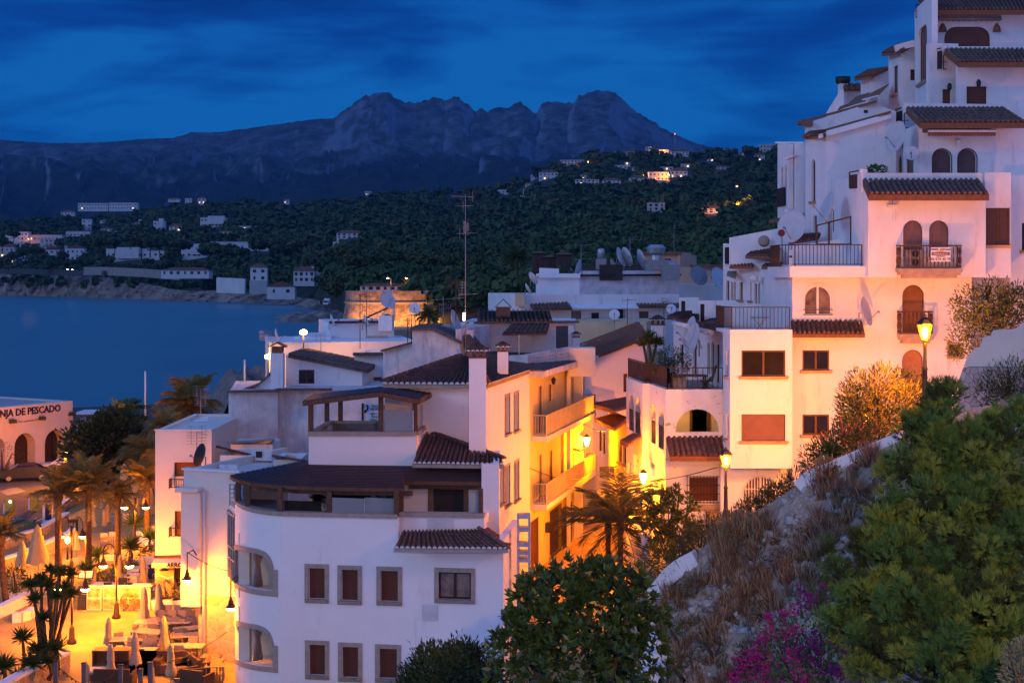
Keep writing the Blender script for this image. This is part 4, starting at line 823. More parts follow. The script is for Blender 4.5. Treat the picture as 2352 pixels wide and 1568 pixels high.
 h=House('salmon_house','lower salmon house with a bluish roof terrace full of dishes','house',P(1625,676,130),None,SALMON);f=facU(1587,131,1672,131);op=('r',1633,620,1650,640);h.body(f,612,760,10,[op],zb=3);h.win(f,op,'pane');f2=facU(1559,125,1675,125);mb=MB();fill(mb,f2,loop(f2,('r',1559,652,1675,700)),[],-6,0);h.part('terrace_wall',mb,CLEANW);mb=MB();mb.bar(f.px(1584,611,.2),f.px(1675,611,.2),.5,.25);h.part('roof_edge',mb,TILER);h.done()
 # gabled white house at the end of the alley
 h=House('alley_end_house','plain white house with one long sloping tile roof closing the alley','house',P(1400,960,93),None,CLEANW);f=facU(1344,92,1485,92);out=[(1344,1240),(1485,1240),(1485,776),(1344,830)];op=('r',1432,858,1441,900);h.body(f,800,1240,8,[op],outline=out,zb=2,top=False,sides=False);h.win(f,op,'shutter')
 o=Vector((0,7,.0));r=MB();slabq(r,f.px(1342,829,.25),f.px(1490,773,.25),f.px(1490,773,-7)+Vector((0,0,.6)),f.px(1342,829,-7)+Vector((0,0,.6)),.12);tiles(r,f.px(1342,828,.3),f.px(1342,828,-7)+Vector((0,0,.7)),f.px(1490,772,-7)+Vector((0,0,.7)),f.px(1490,772,.3),pitch=.27,r=.08);h.part('roof',r,TILER);h.done()
 # roof terraces with awning sheets
 h=House('roof_terrace','white walled roof terrace shaded by pale cloth sheets','terrace',P(1400,800,98),None,CLEANW);f=facU(1330,98,1480,98);h.body(f,790,900,4,outline=[(1330,860),(1480,800),(1480,775),(1440,772),(1330,800)],sides=False)
 r=MB();slabq(r,P(1334,792,97.5),P(1392,784,97.5),P(1384,774,101),P(1340,784,101),.08);slabq(r,P(1395,785,97.5),P(1452,779,97.5),P(1452,773,101),P(1395,776,101),.06);h.part('awning',r,mat('grey_tarpaulin',(.30,.33,.36),.8));r=MB();r.face([P(1372,781,97),P(1458,774,97),P(1412,771,100)]);h.part('shade_sail',r,mat('white_canvas',(.6,.6,.58),.8));h.done()
 # glowing low walls in the alley mouth
 h=House('alley_house','low white house glowing beside the bracket lamp in the alley','house',P(1365,1240,88),None,YELLOWW);f=facU(1333,87.5,1362,87.5);h.body(f,905,1240,4,zb=2);f2=facU(1360,88.5,1402,89.5);ops=[('r',1377,988,1384,1035),('r',1386,995,1392,1042)];h.body(f2,925,1240,4,ops,zb=2);[h.win(f2,o,'shutter') for o in ops];mb=MB();slabq(mb,f.px(1346,1074,.9),f.px(1366,1074,.9),f.px(1366,1074),f.px(1346,1074),.14);h.part('balcony_slab',mb,WHITE);railing(h.root,[f.px(1346,1072,.9),f.px(1366,1072,.9)],.95,.12);h.done()
mid_town()
def roof_gear():
 G1='television aerials on the roofs'
 t=yagi(P(1069,830,70),ZV(446,70)-ZV(830,70),[(.985,-70,1.1,9,'h'),(.93,20,.9,8,'h'),(.80,10,1.3,9,'v'),(.765,60,.9,7,'h'),(.44,-80,1.1,5,'grid'),(.40,80,.9,8,'h')],'very tall aerial mast with many arrays behind the tiled chimney',G1);
 yagi(P(1047,750,80),ZV(648,80)-ZV(750,80),[(.95,-60,1.1,5,'grid'),(.45,60,.8,8,'h')],'aerial with a square grid left of the very tall mast',G1,RUST)
 yagi(P(1018,752,86),1.9,[(.9,70,2.0,12,'h'),(.6,60,.8,6,'v')],'aerial with a long tilted boom over the grey gable',G1)
 yagi(P(945,805,80),ZV(722,80)-ZV(805,80),[(.97,30,.5,4,'h'),(.6,50,.7,6,'v')],'rusty aerial cluster on the grey parapet',G1,RUST);yagi(P(936,805,81),1.9,[(.9,-40,.6,6,'v')],'short aerial leaning on the grey parapet',G1,RUST)
 yagi(P(827,800,92),ZV(675,92)-ZV(800,92),[(.97,40,.3,3,'v')],'thin black mast in front of the white cube house',G1,IRON);yagi(P(842,770,100),ZV(678,100)-ZV(770,100),[(.97,40,.5,4,'v')],'second thin mast near the solar heater',G1,IRON)
 yagi(P(737,822,90),ZV(768,90)-ZV(822,90),[(.9,-30,.9,5,'grid')],'small grid aerial over the long plain house',G1);yagi(P(616,860,95),ZV(768,95)-ZV(860,95),[(.97,-40,1.1,5,'grid')],'grid aerial beside the lamp at the sea edge',G1)
 yagi(P(452,1050,73),ZV(990,73)-ZV(1050,73),[(.97,-20,.9,5,'grid'),(.72,-20,.9,5,'grid')],'double grid aerial on the white restaurant terrace',G1,GREYM)
 yagi(P(461,985,86),ZV(893,86)-ZV(985,86),[(.95,10,1.0,5,'grid'),(.70,10,.8,5,'grid')],'pale grid aerial in front of the large palm',G1)
 yagi(P(1335,630,118),ZV(561,118)-ZV(630,118),[(.97,75,1.4,8,'h'),(.5,75,1.3,8,'h')],'aerial with two yagis on the long white block',G1);yagi(P(1447,620,120),ZV(546,120)-ZV(620,120),[(.93,70,1.6,10,'h')],'tall thin aerial behind the dishes',G1);yagi(P(1548,585,145),3.0,[(.9,60,1.6,8,'h')],'aerial over the salmon house',G1)
 yagi(P(1441,760,105),2.4,[(.95,60,1.2,7,'h')],'small aerial in front of the barred window',G1,RUST);yagi(P(1525,800,88),ZV(690,88)-ZV(800,88),[(.97,40,.9,7,'v'),(.85,70,.8,5,'h')],'rusty aerial beside the white tiled chimney',G1,RUST)
 yagi(P(1411,800,96),ZV(722,96)-ZV(800,96),[(.8,70,.8,4,'h')],'mast with a round dish box before the ochre wall',G1);dish(P(1411,723,95.9),.36,185,20,WHITEM,'small white dish on a mast before the ochre wall')
 dish(P(1420,592,118),.85,110,20,label='large dish left of the slim flue');dish(P(1434,592,118.4),.85,70,20,label='large dish right of the slim flue');dish(P(1467,597,119),.85,75,18,label='large dish beside the white roof box');dish(P(1405,606,118),.4,120,25,label='little dish left of the large pair')
 dish(P(1334,618,119),.8,285,15,label='narrow looking dish at the roof corner of the long white block');dish(P(1221,641,114),.55,60,30,label='dish on the terrace rail at the left of the long block');dish(P(1210,665,113.5),.5,80,30,label='low dish on the left terrace of the long block')
 dish(P(1601,635,124),.9,150,20,label='tall dark dish on the bluish roof terrace',m=GREYM);dish(P(1646,640,124),.95,140,20,label='pale dish on the bluish roof terrace');dish(P(1541,710,100),.35,180,20,WHITEM,'round white dish near the tiled chimney');dish(P(1460,752,100),.5,110,25,label='dish on the ochre house rim')
 dish(P(953,709,92),.36,180,15,WHITEM,'round white dish before the fort palm',mast=2.2);dish(P(888,692,104),.6,150,25,label='dish above the solar heater',mast=1.5);dish(P(837,737,103),.5,75,20,label='dish at the maroon roof edge');dish(P(760,737,103),.5,75,20,label='dish at the left corner of the white cube house');dish(P(632,772,95),.55,80,15,label='dish at the seaward end of the long plain house')
 dish(P(1048,838,68),.72,72,12,label='big pale dish leaning over the tiled corner roof',m=DISHM);dish(P(1040,745,80),.8,100,20,label='dish at the foot of the tall aerials')
 t=thing('sea_post','white post standing at the water behind the plaza','post',P(334,960,130));mb=MB();mb.tube([P(334,960,130),P(334,852,130)],.09,6);mb.build('pole',WHITEM,t)
 t=thing('sea_post','white post in front of the brown rocks','post',P(562,893,100));mb=MB();mb.tube([P(562,893,100),P(562,826,100)],.07,6);mb.build('pole',WHITEM,t)
 for(u,v,lab,vb) in((697,763,'star bright lamp on the sea side of the roofs',800),(616,819,'smaller bright lamp by the seaward chimney',862)):
  d=92 if u>650 else 96;b=P(u,vb,d);t=thing('street_lamp',lab,'street lamp',b,'lamps on the sea side');mb=MB();mb.tube([b,P(u,v-4,d)],.05,6);mb.build('post',IRON,t);q=MB();q.lathe([(.001,-.16),(.22,-.10),(.25,.06),(.001,.2)],P(u,v,d),10);q.build('lamp_head',LAMPG,t);point(P(u,v,d-.5),1100 if u>650 else 500,(1,.36,.03))
 t=thing('roof_lamp','small warm lamp clamped to the foot of the tall aerial','lamp',P(1066,735,69.7));q=MB();q.box(P(1066,727,69.6),(.10,.08,.36));q.build('lamp_head',LAMPW,t);q=MB();q.box(P(1066,721,69.6),(.14,.12,.06));q.build('hood',IRON,t);point(P(1066,729,69.3),8,(1,.75,.4),.05)
 chimney(1097,788,1090,61,.72,'tall white chimney with big tiled cap at the near house corner',cw=CLEANW);chimney(1155,785,858,66,.5,'slim white chimney with tiled cap on the dark roof',cw=CLEANW)
 chimney(1511,724,800,92,.85,'white brick chimney with scalloped top beside the alley',cw=CLEANW);chimney(1323,762,806,84,.42,'little white chimney with slotted head',cw=CLEANW)
roof_gear()
# the round-cornered white house in front
def glass_mat(name,col,mixf):
 m=bpy.data.materials.new(name);m.use_nodes=True;nt=m.node_tree;b=nt.nodes['Principled BSDF'];b.inputs['Base Color'].default_value=(*col,1);b.inputs['Roughness'].default_value=.12;b.inputs['Specular IOR Level'].default_value=.7
 tr=nd(nt,'ShaderNodeBsdfTransparent');ms=nd(nt,'ShaderNodeMixShader',ins={0:mixf});lk(nt,tr.outputs[0],ms.inputs[1]);lk(nt,b.outputs[0],ms.inputs[2]);lk(nt,ms.outputs[0],nt.nodes['Material Output'].inputs[0]);return m
SCREEN=glass_mat('glass_wind_screen',(.30,.33,.33),.55)
ROOFM=mat('maroon_shingle',(.045,.014,.020),.55,.2,3,.3,30,spec=.35)
def shingle_roof(mb,eave,top,rows=14,th=.05,cols=40):
 def rs(pts,n):
  pts=[Vector(p) for p in pts];L=[0.0]
  for a,b in zip(pts[:-1],pts[1:]):L.append(L[-1]+(b-a).length)
  out=[]
  for i in range(n+1):
   s=L[-1]*i/n;j=max(k for k in range(len(L)) if L[k]<=s+1e-6);j=min(j,len(pts)-2);out.append(pts[j].lerp(pts[j+1],(s-L[j])/(L[j+1]-L[j]+1e-9)))
  return out
 E,T=rs(eave,cols),rs(top,cols)
 for k in range(rows):
  t0,t1=k/rows,min(1.0,(k+1.12)/rows)
  for i in range(cols):
   q=lambda j,t,dz:E[j].lerp(T[j],t)+Vector((0,0,dz));j=random.uniform(-.004,.004)
   a,b,c,d=q(i,t0,th*.75+j),q(i+1,t0,th*.75+j),q(i+1,t1,.004),q(i,t1,.004);mb.face([a,b,c,d]);mb.face([q(i,t0,-.01),q(i+1,t0,-.01),b,a])
 for i in range(cols):mb.face([E[i]-Vector((0,0,.03)),E[i+1]-Vector((0,0,.03)),T[i+1]-Vector((0,0,.03)),T[i]-Vector((0,0,.03))])
def near_house():
 h=House('round_cornered_house','near white house with rounded corner, brown shutters and maroon pergola roof','house',(-6,58,0),None,CLEANW);root=h.root
 f=facU(645,56.35,1156,55.2);zb=-1.0;zc=ZV(1185,55.65)-.10
 ops=[('r',709,1303.5,746,1375),('r',784.6,1307,822,1379),('r',874,1309.6,914,1381),('r',1007,1312.5,1082,1376.7),('r',710,1479,746.7,1550.5),('r',785.8,1484,822.8,1556),('r',871,1488,911.8,1558),('r',1007,1495,1082,1560)]
 s915=f.sz(915,640)[0];zlow=ZV(1240,55.4);out=[(0,zb),(f.L,zb),(f.L,zlow),(s915,zlow),(s915,zc),(0,zc)]
 fill(h.mb,f,out,[loop(f,o) for o in ops],-.3,0)
 for i,o in enumerate(ops):window(f,root,o,'curtain' if i in(3,7) else 'shutter',trim=STONET,tw=.165,sill=STONET,m=mat('dark_wood_frame',(.035,.016,.016),.5) if i==3 else None)
 # recessed right part of the top storey, right flank, back
 f2=facU(912,56.2,1112,55.9);fill(h.mb,f2,[(0,zlow-.4),(f2.L,zlow-.4),(f2.L,zc-.002),(0,zc-.002)],[],-.3,0)
 h.mb.prism([f.w(f.L-.3,0,-.302)[:2],f.w(f.L,0,-.302)[:2],f.w(f.L,0,-5)[:2],f.w(f.L-.3,0,-5)[:2]],zb,zlow)
 f3=facU(1106,57.6,1146,57.6);fill(h.mb,f3,[(0,zlow-.5),(f3.L,zlow-.5),(f3.L,ZV(1066,57.6)),(0,ZV(1066,57.6))],[],-.3,0);h.mb.prism([f3.w(f3.L-.25,0,-.302)[:2],f3.w(f3.L,0,-.302)[:2],f3.w(f3.L,0,-5)[:2],f3.w(f3.L-.25,0,-5)[:2]],zlow-.5,ZV(1068,57.6));h.mb.prism([f2.w(f2.L-.3,0,-.31)[:2],f2.w(f2.L,0,-.31)[:2],f2.w(f2.L,0,-3)[:2],f2.w(f2.L-.3,0,-3)[:2]],zlow-.4,zc)
 # rounded corner with two loggias
 pp=[(645,56.35),(622,56.55),(600,56.85),(580,57.25),(564,57.8),(552,58.5),(545,59.3),(541,60.2),(540,61.2),(540.5,64)]
 pts=[Vector((XU(u,d),d,0)) for u,d in pp]
 cv=[]
 for i in range(len(pts)-1):
  p0,p1,p2,p3=pts[max(0,i-1)],pts[i],pts[i+1],pts[min(len(pts)-1,i+2)]
  for k in range(8):
   t=k/8;cv.append(.5*((2*p1)+(p2-p0)*t+(2*p0-5*p1+4*p2-p3)*t*t+(3*p1-p0-3*p2+p3)*t**3))
 cv.append(pts[-1]);n=len(cv);nr=[]
 for i in range(n):t=(cv[min(i+1,n-1)]-cv[max(0,i-1)]).normalized();nr.append(Vector((-t.y,t.x,0)))
 uof=[CU+F*p.x/p.y for p in cv]
 hole=lambda dv:([(542,1261+dv),(566,1267+dv),(592,1271+dv),(609.6,1278+dv),(621,1290+dv),(627.7,1307+dv),(629.4,1326+dv)],[(542,1338+dv),(557,1345+dv),(577.5,1351+dv),(606.7,1355.4+dv),(629.4,1357.4+dv)])
 W=lambda i,z,o:Vector((cv[i].x+nr[i].x*o,cv[i].y+nr[i].y*o,z))
 holes=[hole(0),hole(174)]
 def edge(h_,i,k):return ZV(interp(h_[k],uof[i]),cv[i].y)
 for i in range(n-1):
  spans=[(zb,zb,zc,zc)];inside=uof[i]<=629.4 and uof[i+1]<629.4 and cv[i+1].y<61.4
  if inside:
   (t1,b1),(t2,b2)=[((edge(h_,i,0),edge(h_,i+1,0)),(edge(h_,i,1),edge(h_,i+1,1))) for h_ in holes]
   spans=[(zb,zb,b2[0],b2[1]),(t2[0],t2[1],b1[0],b1[1]),(t1[0],t1[1],zc,zc)]
  for(a0,a1,c0,c1) in spans:h.mb.hexa([W(i,a0,0),W(i+1,a1,0),W(i+1,a1,-.28),W(i,a0,-.28),W(i,c0,0),W(i+1,c1,0),W(i+1,c1,-.28),W(i,c0,-.28)])
 cap=MB();fcap=lambda i,o,z:W(i,z,o)
 for i in range(n-1):cap.hexa([fcap(i,.07,zc),fcap(i+1,.07,zc),fcap(i+1,-.34,zc),fcap(i,-.34,zc),fcap(i,.07,zc+.16),fcap(i+1,.07,zc+.16),fcap(i+1,-.34,zc+.16),fcap(i,-.34,zc+.16)])
 for a,b,g in((f.w(0,zc+.08,-.13),f.w(s915-.05,zc+.08,-.13),.41),(f2.w(.1,zc+.08,-.13),f2.w(f2.L,zc+.08,-.13),.41)):cap.bar(a,b,g,.16)
 h.part('parapet_coping',cap,STONET)
 for h_ in holes:
  s=MB();idx=[i for i in range(n) if uof[i]<=629.6 and cv[i].y<61.2]
  for i,j in zip(idx[:-1],idx[1:]):
   for k,sg in((0,1),(1,-1)):
    zi,zj=edge(h_,i,k),edge(h_,j,k);w_=.20*sg;s.hexa([W(i,min(zi,zi+w_),.045),W(j,min(zj,zj+w_),.045),W(j,min(zj,zj+w_),-.3),W(i,min(zi,zi+w_),-.3),W(i,max(zi,zi+w_),.045),W(j,max(zj,zj+w_),.045),W(j,max(zj,zj+w_),-.3),W(i,max(zi,zi+w_),-.3)])
  i=idx[0];zt,z0=edge(h_,i,0),edge(h_,i,1);j=max(k for k in range(n) if uof[k]>=637.5);s.hexa([W(i,z0-.2,.046),W(j,z0-.2,.046),W(j,z0-.2,-.05),W(i,z0-.2,-.05),W(i,zt+.1,.046),W(j,zt+.1,.046),W(j,zt+.1,-.05),W(i,zt+.1,-.05)])
  h.part('loggia_surround',s,STONET)
  b=MB();z0,z1=ZV(h_[1][4][1],56.4)-.75,ZV(h_[0][0][1],57)+.35;x0,x1=XU(545,61),XU(650,57)
  fp=[(p.x-q.x*.29,p.y-q.y*.29) for p,q in zip(cv,nr) if p.y<61.0]+[(XU(545,61.2)+.4,61.1),(x1,61.1)];b.prism(fp,z0-.07,z0+.07);b.prism(fp,z1-.07,z1+.07);b.box(((x0+x1)/2+.3,60.9,(z0+z1)/2),(x1-x0-.6,.15,z1-z0));b.box((x1,59,(z0+z1)/2),(.15,4.2,z1-z0));b.box((XU(563,58.9),58.9,(z0+z1)/2),(.45,.5,z1-z0));h.part('loggia_room',b,YELLOWW)
  c=MB();cx=XU(591,58.3);rr=random.Random(3)
  for k in range(5):y=58.3+.05*k;w0=.10+.05*rr.random();c.tube([(cx+.07*(k-2),y,z1-.1),(cx+.05*(k-2),y,z1-.9),(cx+.02*(k-2),y,(z0+z1)/2+.1),(cx+.05*(k-2),y,z0+.5)],[w0,w0*.8,.05,w0*.8],7)
  h.part('curtain',c,CURT);c=MB();c.box((XU(606,60.7),60.78,z1-1.0),(.42,.08,.5));h.part('wall_plaque',c,DARKIN)
  # terrace floor
 t=MB();t.prism([(p.x-q.x*.3,p.y-q.y*.3) for p,q in zip(cv,nr)][::-1]+[(XU(541,67),67),(XU(1140,64),64),f3.w(f3.L-.3,0,-1)[:2],f2.w(f2.L-.35,0,-.4)[:2],f.w(s915,0,-.4)[:2]],zc-1.2,zc-.95);h.part('terrace_floor',t,mat('terrace_tiles',(.18,.13,.11),.6))
 # vents
 v=MB();fill(v,f2,loop(f2,('r',982,1190,1040,1217)),[],.0,.04);h.part('vent_grille',v,GRILL);v=MB();fill(v,f,loop(f,('r',970,1387,1005,1425)),[],0,.04);h.part('vent_grille',v,GRILL)
 # pent roof on the right
 zz=55.0;h.pent(P(905,1258,54.7),P(1168,1260,54.4),P(1104,1217,55.75),P(925,1220,55.85),TILE,mortar=True,eave=STONET,pitch=.205,r=.085,th=.14);mb=MB();a,b,c,d_=P(1168,1260,54.4),P(1172,1252,57.5),P(1112,1210,57.3),P(1104,1216,55.75);tiles(mb,a,b,c,d_,r=.08);ridge(mb,a,P(1100,1213,55.6));h.part('hip_roof',mb,TILE)
 # upper block carrying the gazebo
 u=facU(709,60,955,60);zt=ZV(992,60)-.14;zf=zc-1.0;o1,o2=('r',762,1125,852,1190),('r',866,1122,893,1150)
 fill(h.mb,u,[(0,zf),(u.L,zf),(u.L,zt),(0,zt)],[loop(u,o1)],-.25,0);h.win(u,o1,'shutter',m=DARKIN,name='terrace_door')
 u2=facU(956,60.1,978,63.0);fill(h.mb,u2,[(0,zf),(u2.L,zf),(u2.L,zt),(0,zt)],[],-.25,0);h.mb.prism([(u.A.x,60.26),(u.A.x+.25,60.26),(u.A.x+.4,65),(u.A.x+.15,65)],zf,zt);dk=MB();dk.prism([(u.A.x+.26,60.27),(u.B.x-.26,60.27),(u2.B.x-.3,62.9),(u.A.x+.45,65)],zt-1.0,zt-.8);h.part('roof_deck',dk,mat('roof_deck_paint',(.12,.11,.13),.7))
 cp=MB();cp.bar(u.w(-.02,zt+.08,-.1),u.w(u.L+.02,zt+.08,-.1),.42,.17);cp.bar(u2.w(.1,zt+.08,-.1),u2.w(u2.L,zt+.08,-.1),.40,.165);cp.bar((u.A.x+.12,60.4,zt+.06),(u.A.x+.28,65,zt+.06),.3,.12);cp.bar((u.A.x+.28,65,zt+.06),(u2.B.x-.2,64.8,zt+.06),.3,.12);h.part('deck_coping',cp,STONET)
 bw=MB();bw.bar((u.A.x+.28,65,zt-.5),(u2.B.x-.2,64.8,zt-.5),.2,1.0);h.part('deck_parapet',bw,mat('grey_violet_paint',(.20,.19,.23),.8))
 fr=facU(915,58.6,1112,58.4);od=('r',994,1121,1065,1190);fill(h.mb,fr,[(0,zf),(fr.L,zf),(fr.L,ZV(1100,58.5)),(0,ZV(1100,58.5))],[loop(fr,od)],-.2,0);window(fr,root,od,'shutter',trim=mat('tan_door_surround',(.20,.12,.07),.7),tw=.2,m=DARKIN,name='terrace_door')
 # star framed mirrors on the terrace wall
 for(uu,vv,lab) in((730,1141,''),(881,1137,'')):
  p=u.px(uu,vv,.05);st=MB();R0=.34
  def star(r0,r1,y):return[(p.x+(r0 if k%2==0 else r1)*math.sin(math.pi*k/8),y,p.z+(r0 if k%2==0 else r1)*math.cos(math.pi*k/8)) for k in range(16)]
  a,b=star(R0,R0*.68,p.y-.03),star(R0,R0*.68,p.y+.04);st.mesh(a+b,[tuple(range(16)),tuple(range(16,32))]+[(k,(k+1)%16,16+(k+1)%16,16+k) for k in range(16)]);so_=h.part('star_mirror',st,WOOD);g=MB();g.face(star(R0*.66,R0*.5,p.y-.034));g.build('mirror_glass',mat('mirror_glass',(.75,.78,.8),.05,0,1,metal=1.0),so_)
  # terrace pergola
 ze=8.78;ev=[]
 for(uu,vv) in[(529,1091),(536,1096),(550,1101),(575,1107),(610,1111),(660,1115),(740,1118),(840,1119.5),(927,1120.5)]:d=DG(vv,ze);ev.append(P(uu,vv,d))
 tp=[P(707,1056,61.6),P(709,1066,60.05),P(800,1067.5,60.05),P(925,1069,60.05)]
 r=MB();shingle_roof(r,ev,tp,15,cols=44);d2=DG(1105.5,ze);ev2=[P(927,1104.5,d2),P(1121,1106.5,d2)];shingle_roof(r,ev2,[P(925,1069.2,60.0),P(1119,1072,60.0)],11,cols=16);ro=h.part('pergola_roof',r,ROOFM)
 b=MB()
 low=Vector((0,0,-.16));inn=Vector((.12,.25,-.17))
 for a,c in zip(ev[:-1],ev[1:]):b.bar(a+low*.45,c+low*.45,.05,.14);b.bar(a+inn*1.5+Vector((.15,0,0)),c+inn*1.5+Vector((.15,0,0)),.12,.2)
 b.bar(ev2[0]+low*.45,ev2[1]+low*.45,.05,.14);b.bar(ev2[0]+inn*1.5,ev2[1]+inn*1.5,.12,.2);b.bar(ev[-1]+low*.45,ev2[0]+low*.45,.05,.14)
 for i in range(0,len(ev)):q=min(1,i/(len(ev)-1));b.bar(ev[i]-Vector((0,0,.1)),Vector(tp[0]).lerp(Vector(tp[-1]),q)-Vector((0,0,.12)),.08,.14)
 for(uu,vb,d) in((546,1160,59.0),(568,1170,57.8),(642,1178,56.45),(756,1182,56.2),(910,1186,55.75),(1104,1184,56.0),(921,1183,56.4)):p=P(uu,vb,d);b.bar((p.x,p.y+.1,zc+.1),(p.x,p.y+.1,ze-.05),.19)
 h.part('pergola_frame',b,PWOOD)
 for(a0,a1) in((763,836),(839,905)):
  g=MB();d=56.05;g.hexa([P(a0,1186,d),P(a1,1187,d),P(a1,1187,d+.02),P(a0,1186,d+.02),P(a0,1142,d),P(a1,1144.5,d),P(a1,1144.5,d+.02),P(a0,1142,d+.02)]);go=h.part('wind_screen',g,SCREEN);q=MB();q.bar(P(a1+1.5,1187,d),P(a1+1.5,1144,d),.04);q.build('screen_post',GALV,go)
  # outdoor sofa and table glimpsed under the roof
  # gazebo over the upper block
 pk0,pk1=P(873,900,59.2),P(898,886,63.5);el0,el1=P(697,921,59.4),P(720,905,64.0);er0,er1=P(962,917,59.4),P(990,902,62.6);r=MB()
 shingle_roof(r,[el1,el0],[pk1,pk0],12,cols=12);shingle_roof(r,[er0,er1],[pk0,pk1],8,cols=12);h.part('gazebo_roof',r,ROOFM)
 b=MB();dn=Vector((0,0,-.10));b.bar(el0+dn,pk0+dn,.08,.2);b.bar(pk0+dn,er0+dn,.08,.2);b.bar(er0+dn,er1+dn,.08,.2);b.bar(el0+dn,el1+dn,.08,.2);b.bar(pk0+dn,pk1+dn,.1,.16);b.bar(el1+dn,pk1+dn,.08,.18);b.bar(pk1+dn,er1+dn,.08,.18)
 for(uu,d,vt) in((714,60.2,922),(875,60.1,903),(953,60.2,916),(751,64.9,915),(782,65,911),(976,62.9,905)):x=XU(uu,d);b.bar((x,d,zt+.1),(x,d,ZV(vt,d)),.2)
 h.part('gazebo_frame',b,PWOOD)
 g=MB();d=60.05;g.hexa([P(880,995,d),P(950,995,d),P(950,995,d+.02),P(880,995,d+.02),P(880,942,d),P(950,942,d),P(950,942,d+.02),P(880,942,d+.02)]);go=h.part('wind_screen',g,SCREEN);q=MB();q.bar(P(949,995,d-.02),P(949,942,d-.02),.04);q.build('screen_post',GALV,go);g=MB();g.hexa([P(960,990,60.6),P(972,986,62),P(972,986,62.02),P(960,990,60.62),P(960,930,60.6),P(972,928,62),P(972,928,62.02),P(960,930,60.62)]);h.part('wind_screen',g,SCREEN)
 # glazed bay and steel rail at the left flank
 b=MB();x0,x1=XU(522,62.3),XU(539.5,61.0);z0,z1=ZV(1334,61.5),ZV(1185,61.5)
 b.hexa([(x0,62.5,z0-.35),(x1,61,z0-.35),(x1,63,z0-.35),(x0,64,z0-.35),(x0,62.5,z0),(x1,61,z0),(x1,63,z0),(x0,64,z0)]);b.hexa([(x0-.05,62.4,z1),(x1,60.9,z1),(x1,63,z1),(x0-.05,64,z1),(x0-.05,62.4,z1+.12),(x1,60.9,z1+.12),(x1,63,z1+.12),(x0-.05,64,z1+.12)])
 for k in range(4):f_=k/3;p=Vector((x0,62.5,0)).lerp(Vector((x1,61,0)),f_);b.bar((p.x,p.y,z0),(p.x,p.y,z1),.06)
 for z in(z0+.9,z0+1.4):b.bar((x0,62.5,z),(x1,61,z),.05)
 bo=h.part('glazed_bay',b,GREYM);g=MB();g.hexa([(x0,62.55,z0),(x1,61.05,z0),(x1,61.1,z0),(x0,62.6,z0),(x0,62.55,z1),(x1,61.05,z1),(x1,61.1,z1),(x0,62.6,z1)]);g.build('pane',mat('bay_glass',(.10,.09,.10),.06,spec=.8),bo)
 w=MB();w.hexa([(XU(526,62.5),62.5,z1+.13),(XU(540,61),61,z1+.13),(XU(540,61),63,z1+.13),(XU(526,62.5),64,z1+.13),(XU(526,62.5),62.5,ZV(1161,62)),(XU(540,61),61,ZV(1161,62)),(XU(540,61),63,ZV(1161,62)),(XU(526,62.5),64,ZV(1161,62))]);h.part('bay_parapet',w,YELLOWW)
 rl=MB();a,c=P(528,1161,62.3),P(560,1161,62.8)
 for i in range(5):q=.17+i*.19;rl.bar(a+Vector((0,0,q)),c+Vector((0,0,q)),.03)
 for q in(a,a.lerp(c,.35),c):rl.bar(q,q+Vector((0,0,.95)),.05)
 h.part('railing',rl,GREYM)
 # sofa set on the terrace
 h.done();SX=XU(690,58)
 t=thing('outdoor_sofa','dark cushioned sofa under the maroon pergola roof','sofa',(SX,58.3,zc-.95));m=MB();m.box((SX,58.3,zc-.60),(1.5,.8,.5));m.build('seat',DARKIN,t);m=MB();m.box((SX,58.75,zc-.2),(1.5,.2,.8));m.build('backrest',DARKIN,t)
 for s in(-1,1):m=MB();m.box((SX+s*.72,58.3,zc-.45),(.16,.8,.6));m.build('armrest',DARKIN,t)
 SX=XU(780,57.6);t=thing('terrace_table','round dark table on the terrace behind the glass screens','table',(SX,57.3,zc-.95));m=MB();m.lathe([(.001,.92),(.62,.92),(.62,.96),(.001,.96)],(SX,57.3,zc-.95),18);m.build('table_top',IRON,t);m=MB();m.tube([(SX,57.3,zc-.95),(SX,57.3,zc-.03)],.05);m.build('leg',IRON,t)
near_house()
def text_obj(s,size,origin,xdir,ndir,m,name='lettering',parent=None,ext=.01,align='LEFT',bold=0.0):
 cu=bpy.data.curves.new(name,'FONT');cu.body=s;cu.size=size;cu.extrude=ext;cu.align_x=align;cu.resolution_u=2;cu.offset=bold;o=bpy.data.objects.new(name,cu);COL.objects.link(o);x=Vector(xdir).normalized();n=Vector(ndir).normalized();y=n.cross(x).normalized()
 dg=bpy.context.evaluated_depsgraph_get();me=bpy.data.meshes.new_from_object(o.evaluated_get(dg));bpy.data.objects.remove(o)
 M=Matrix((x,y,n)).transposed().to_4x4();me.transform(Matrix.Translation(Vector(origin)-(wloc(parent) if parent else Vector((0,0,0))))@M);me.materials.clear();me.materials.append(m);o=bpy.data.objects.new(name,me);COL.objects.link(o)
 if parent:o.parent=parent
 return o
BLACKT=mat('black_lettering',(.015,.012,.012),.7);BLUET=mat('dark_blue_lettering',(.02,.02,.07),.6);GREYT=mat('grey_lettering',(.16,.17,.2),.7);REDT=mat('dark_red_lettering',(.20,.02,.02),.6);GOLDT=mat('gold_lettering',(.75,.50,.12),.5)
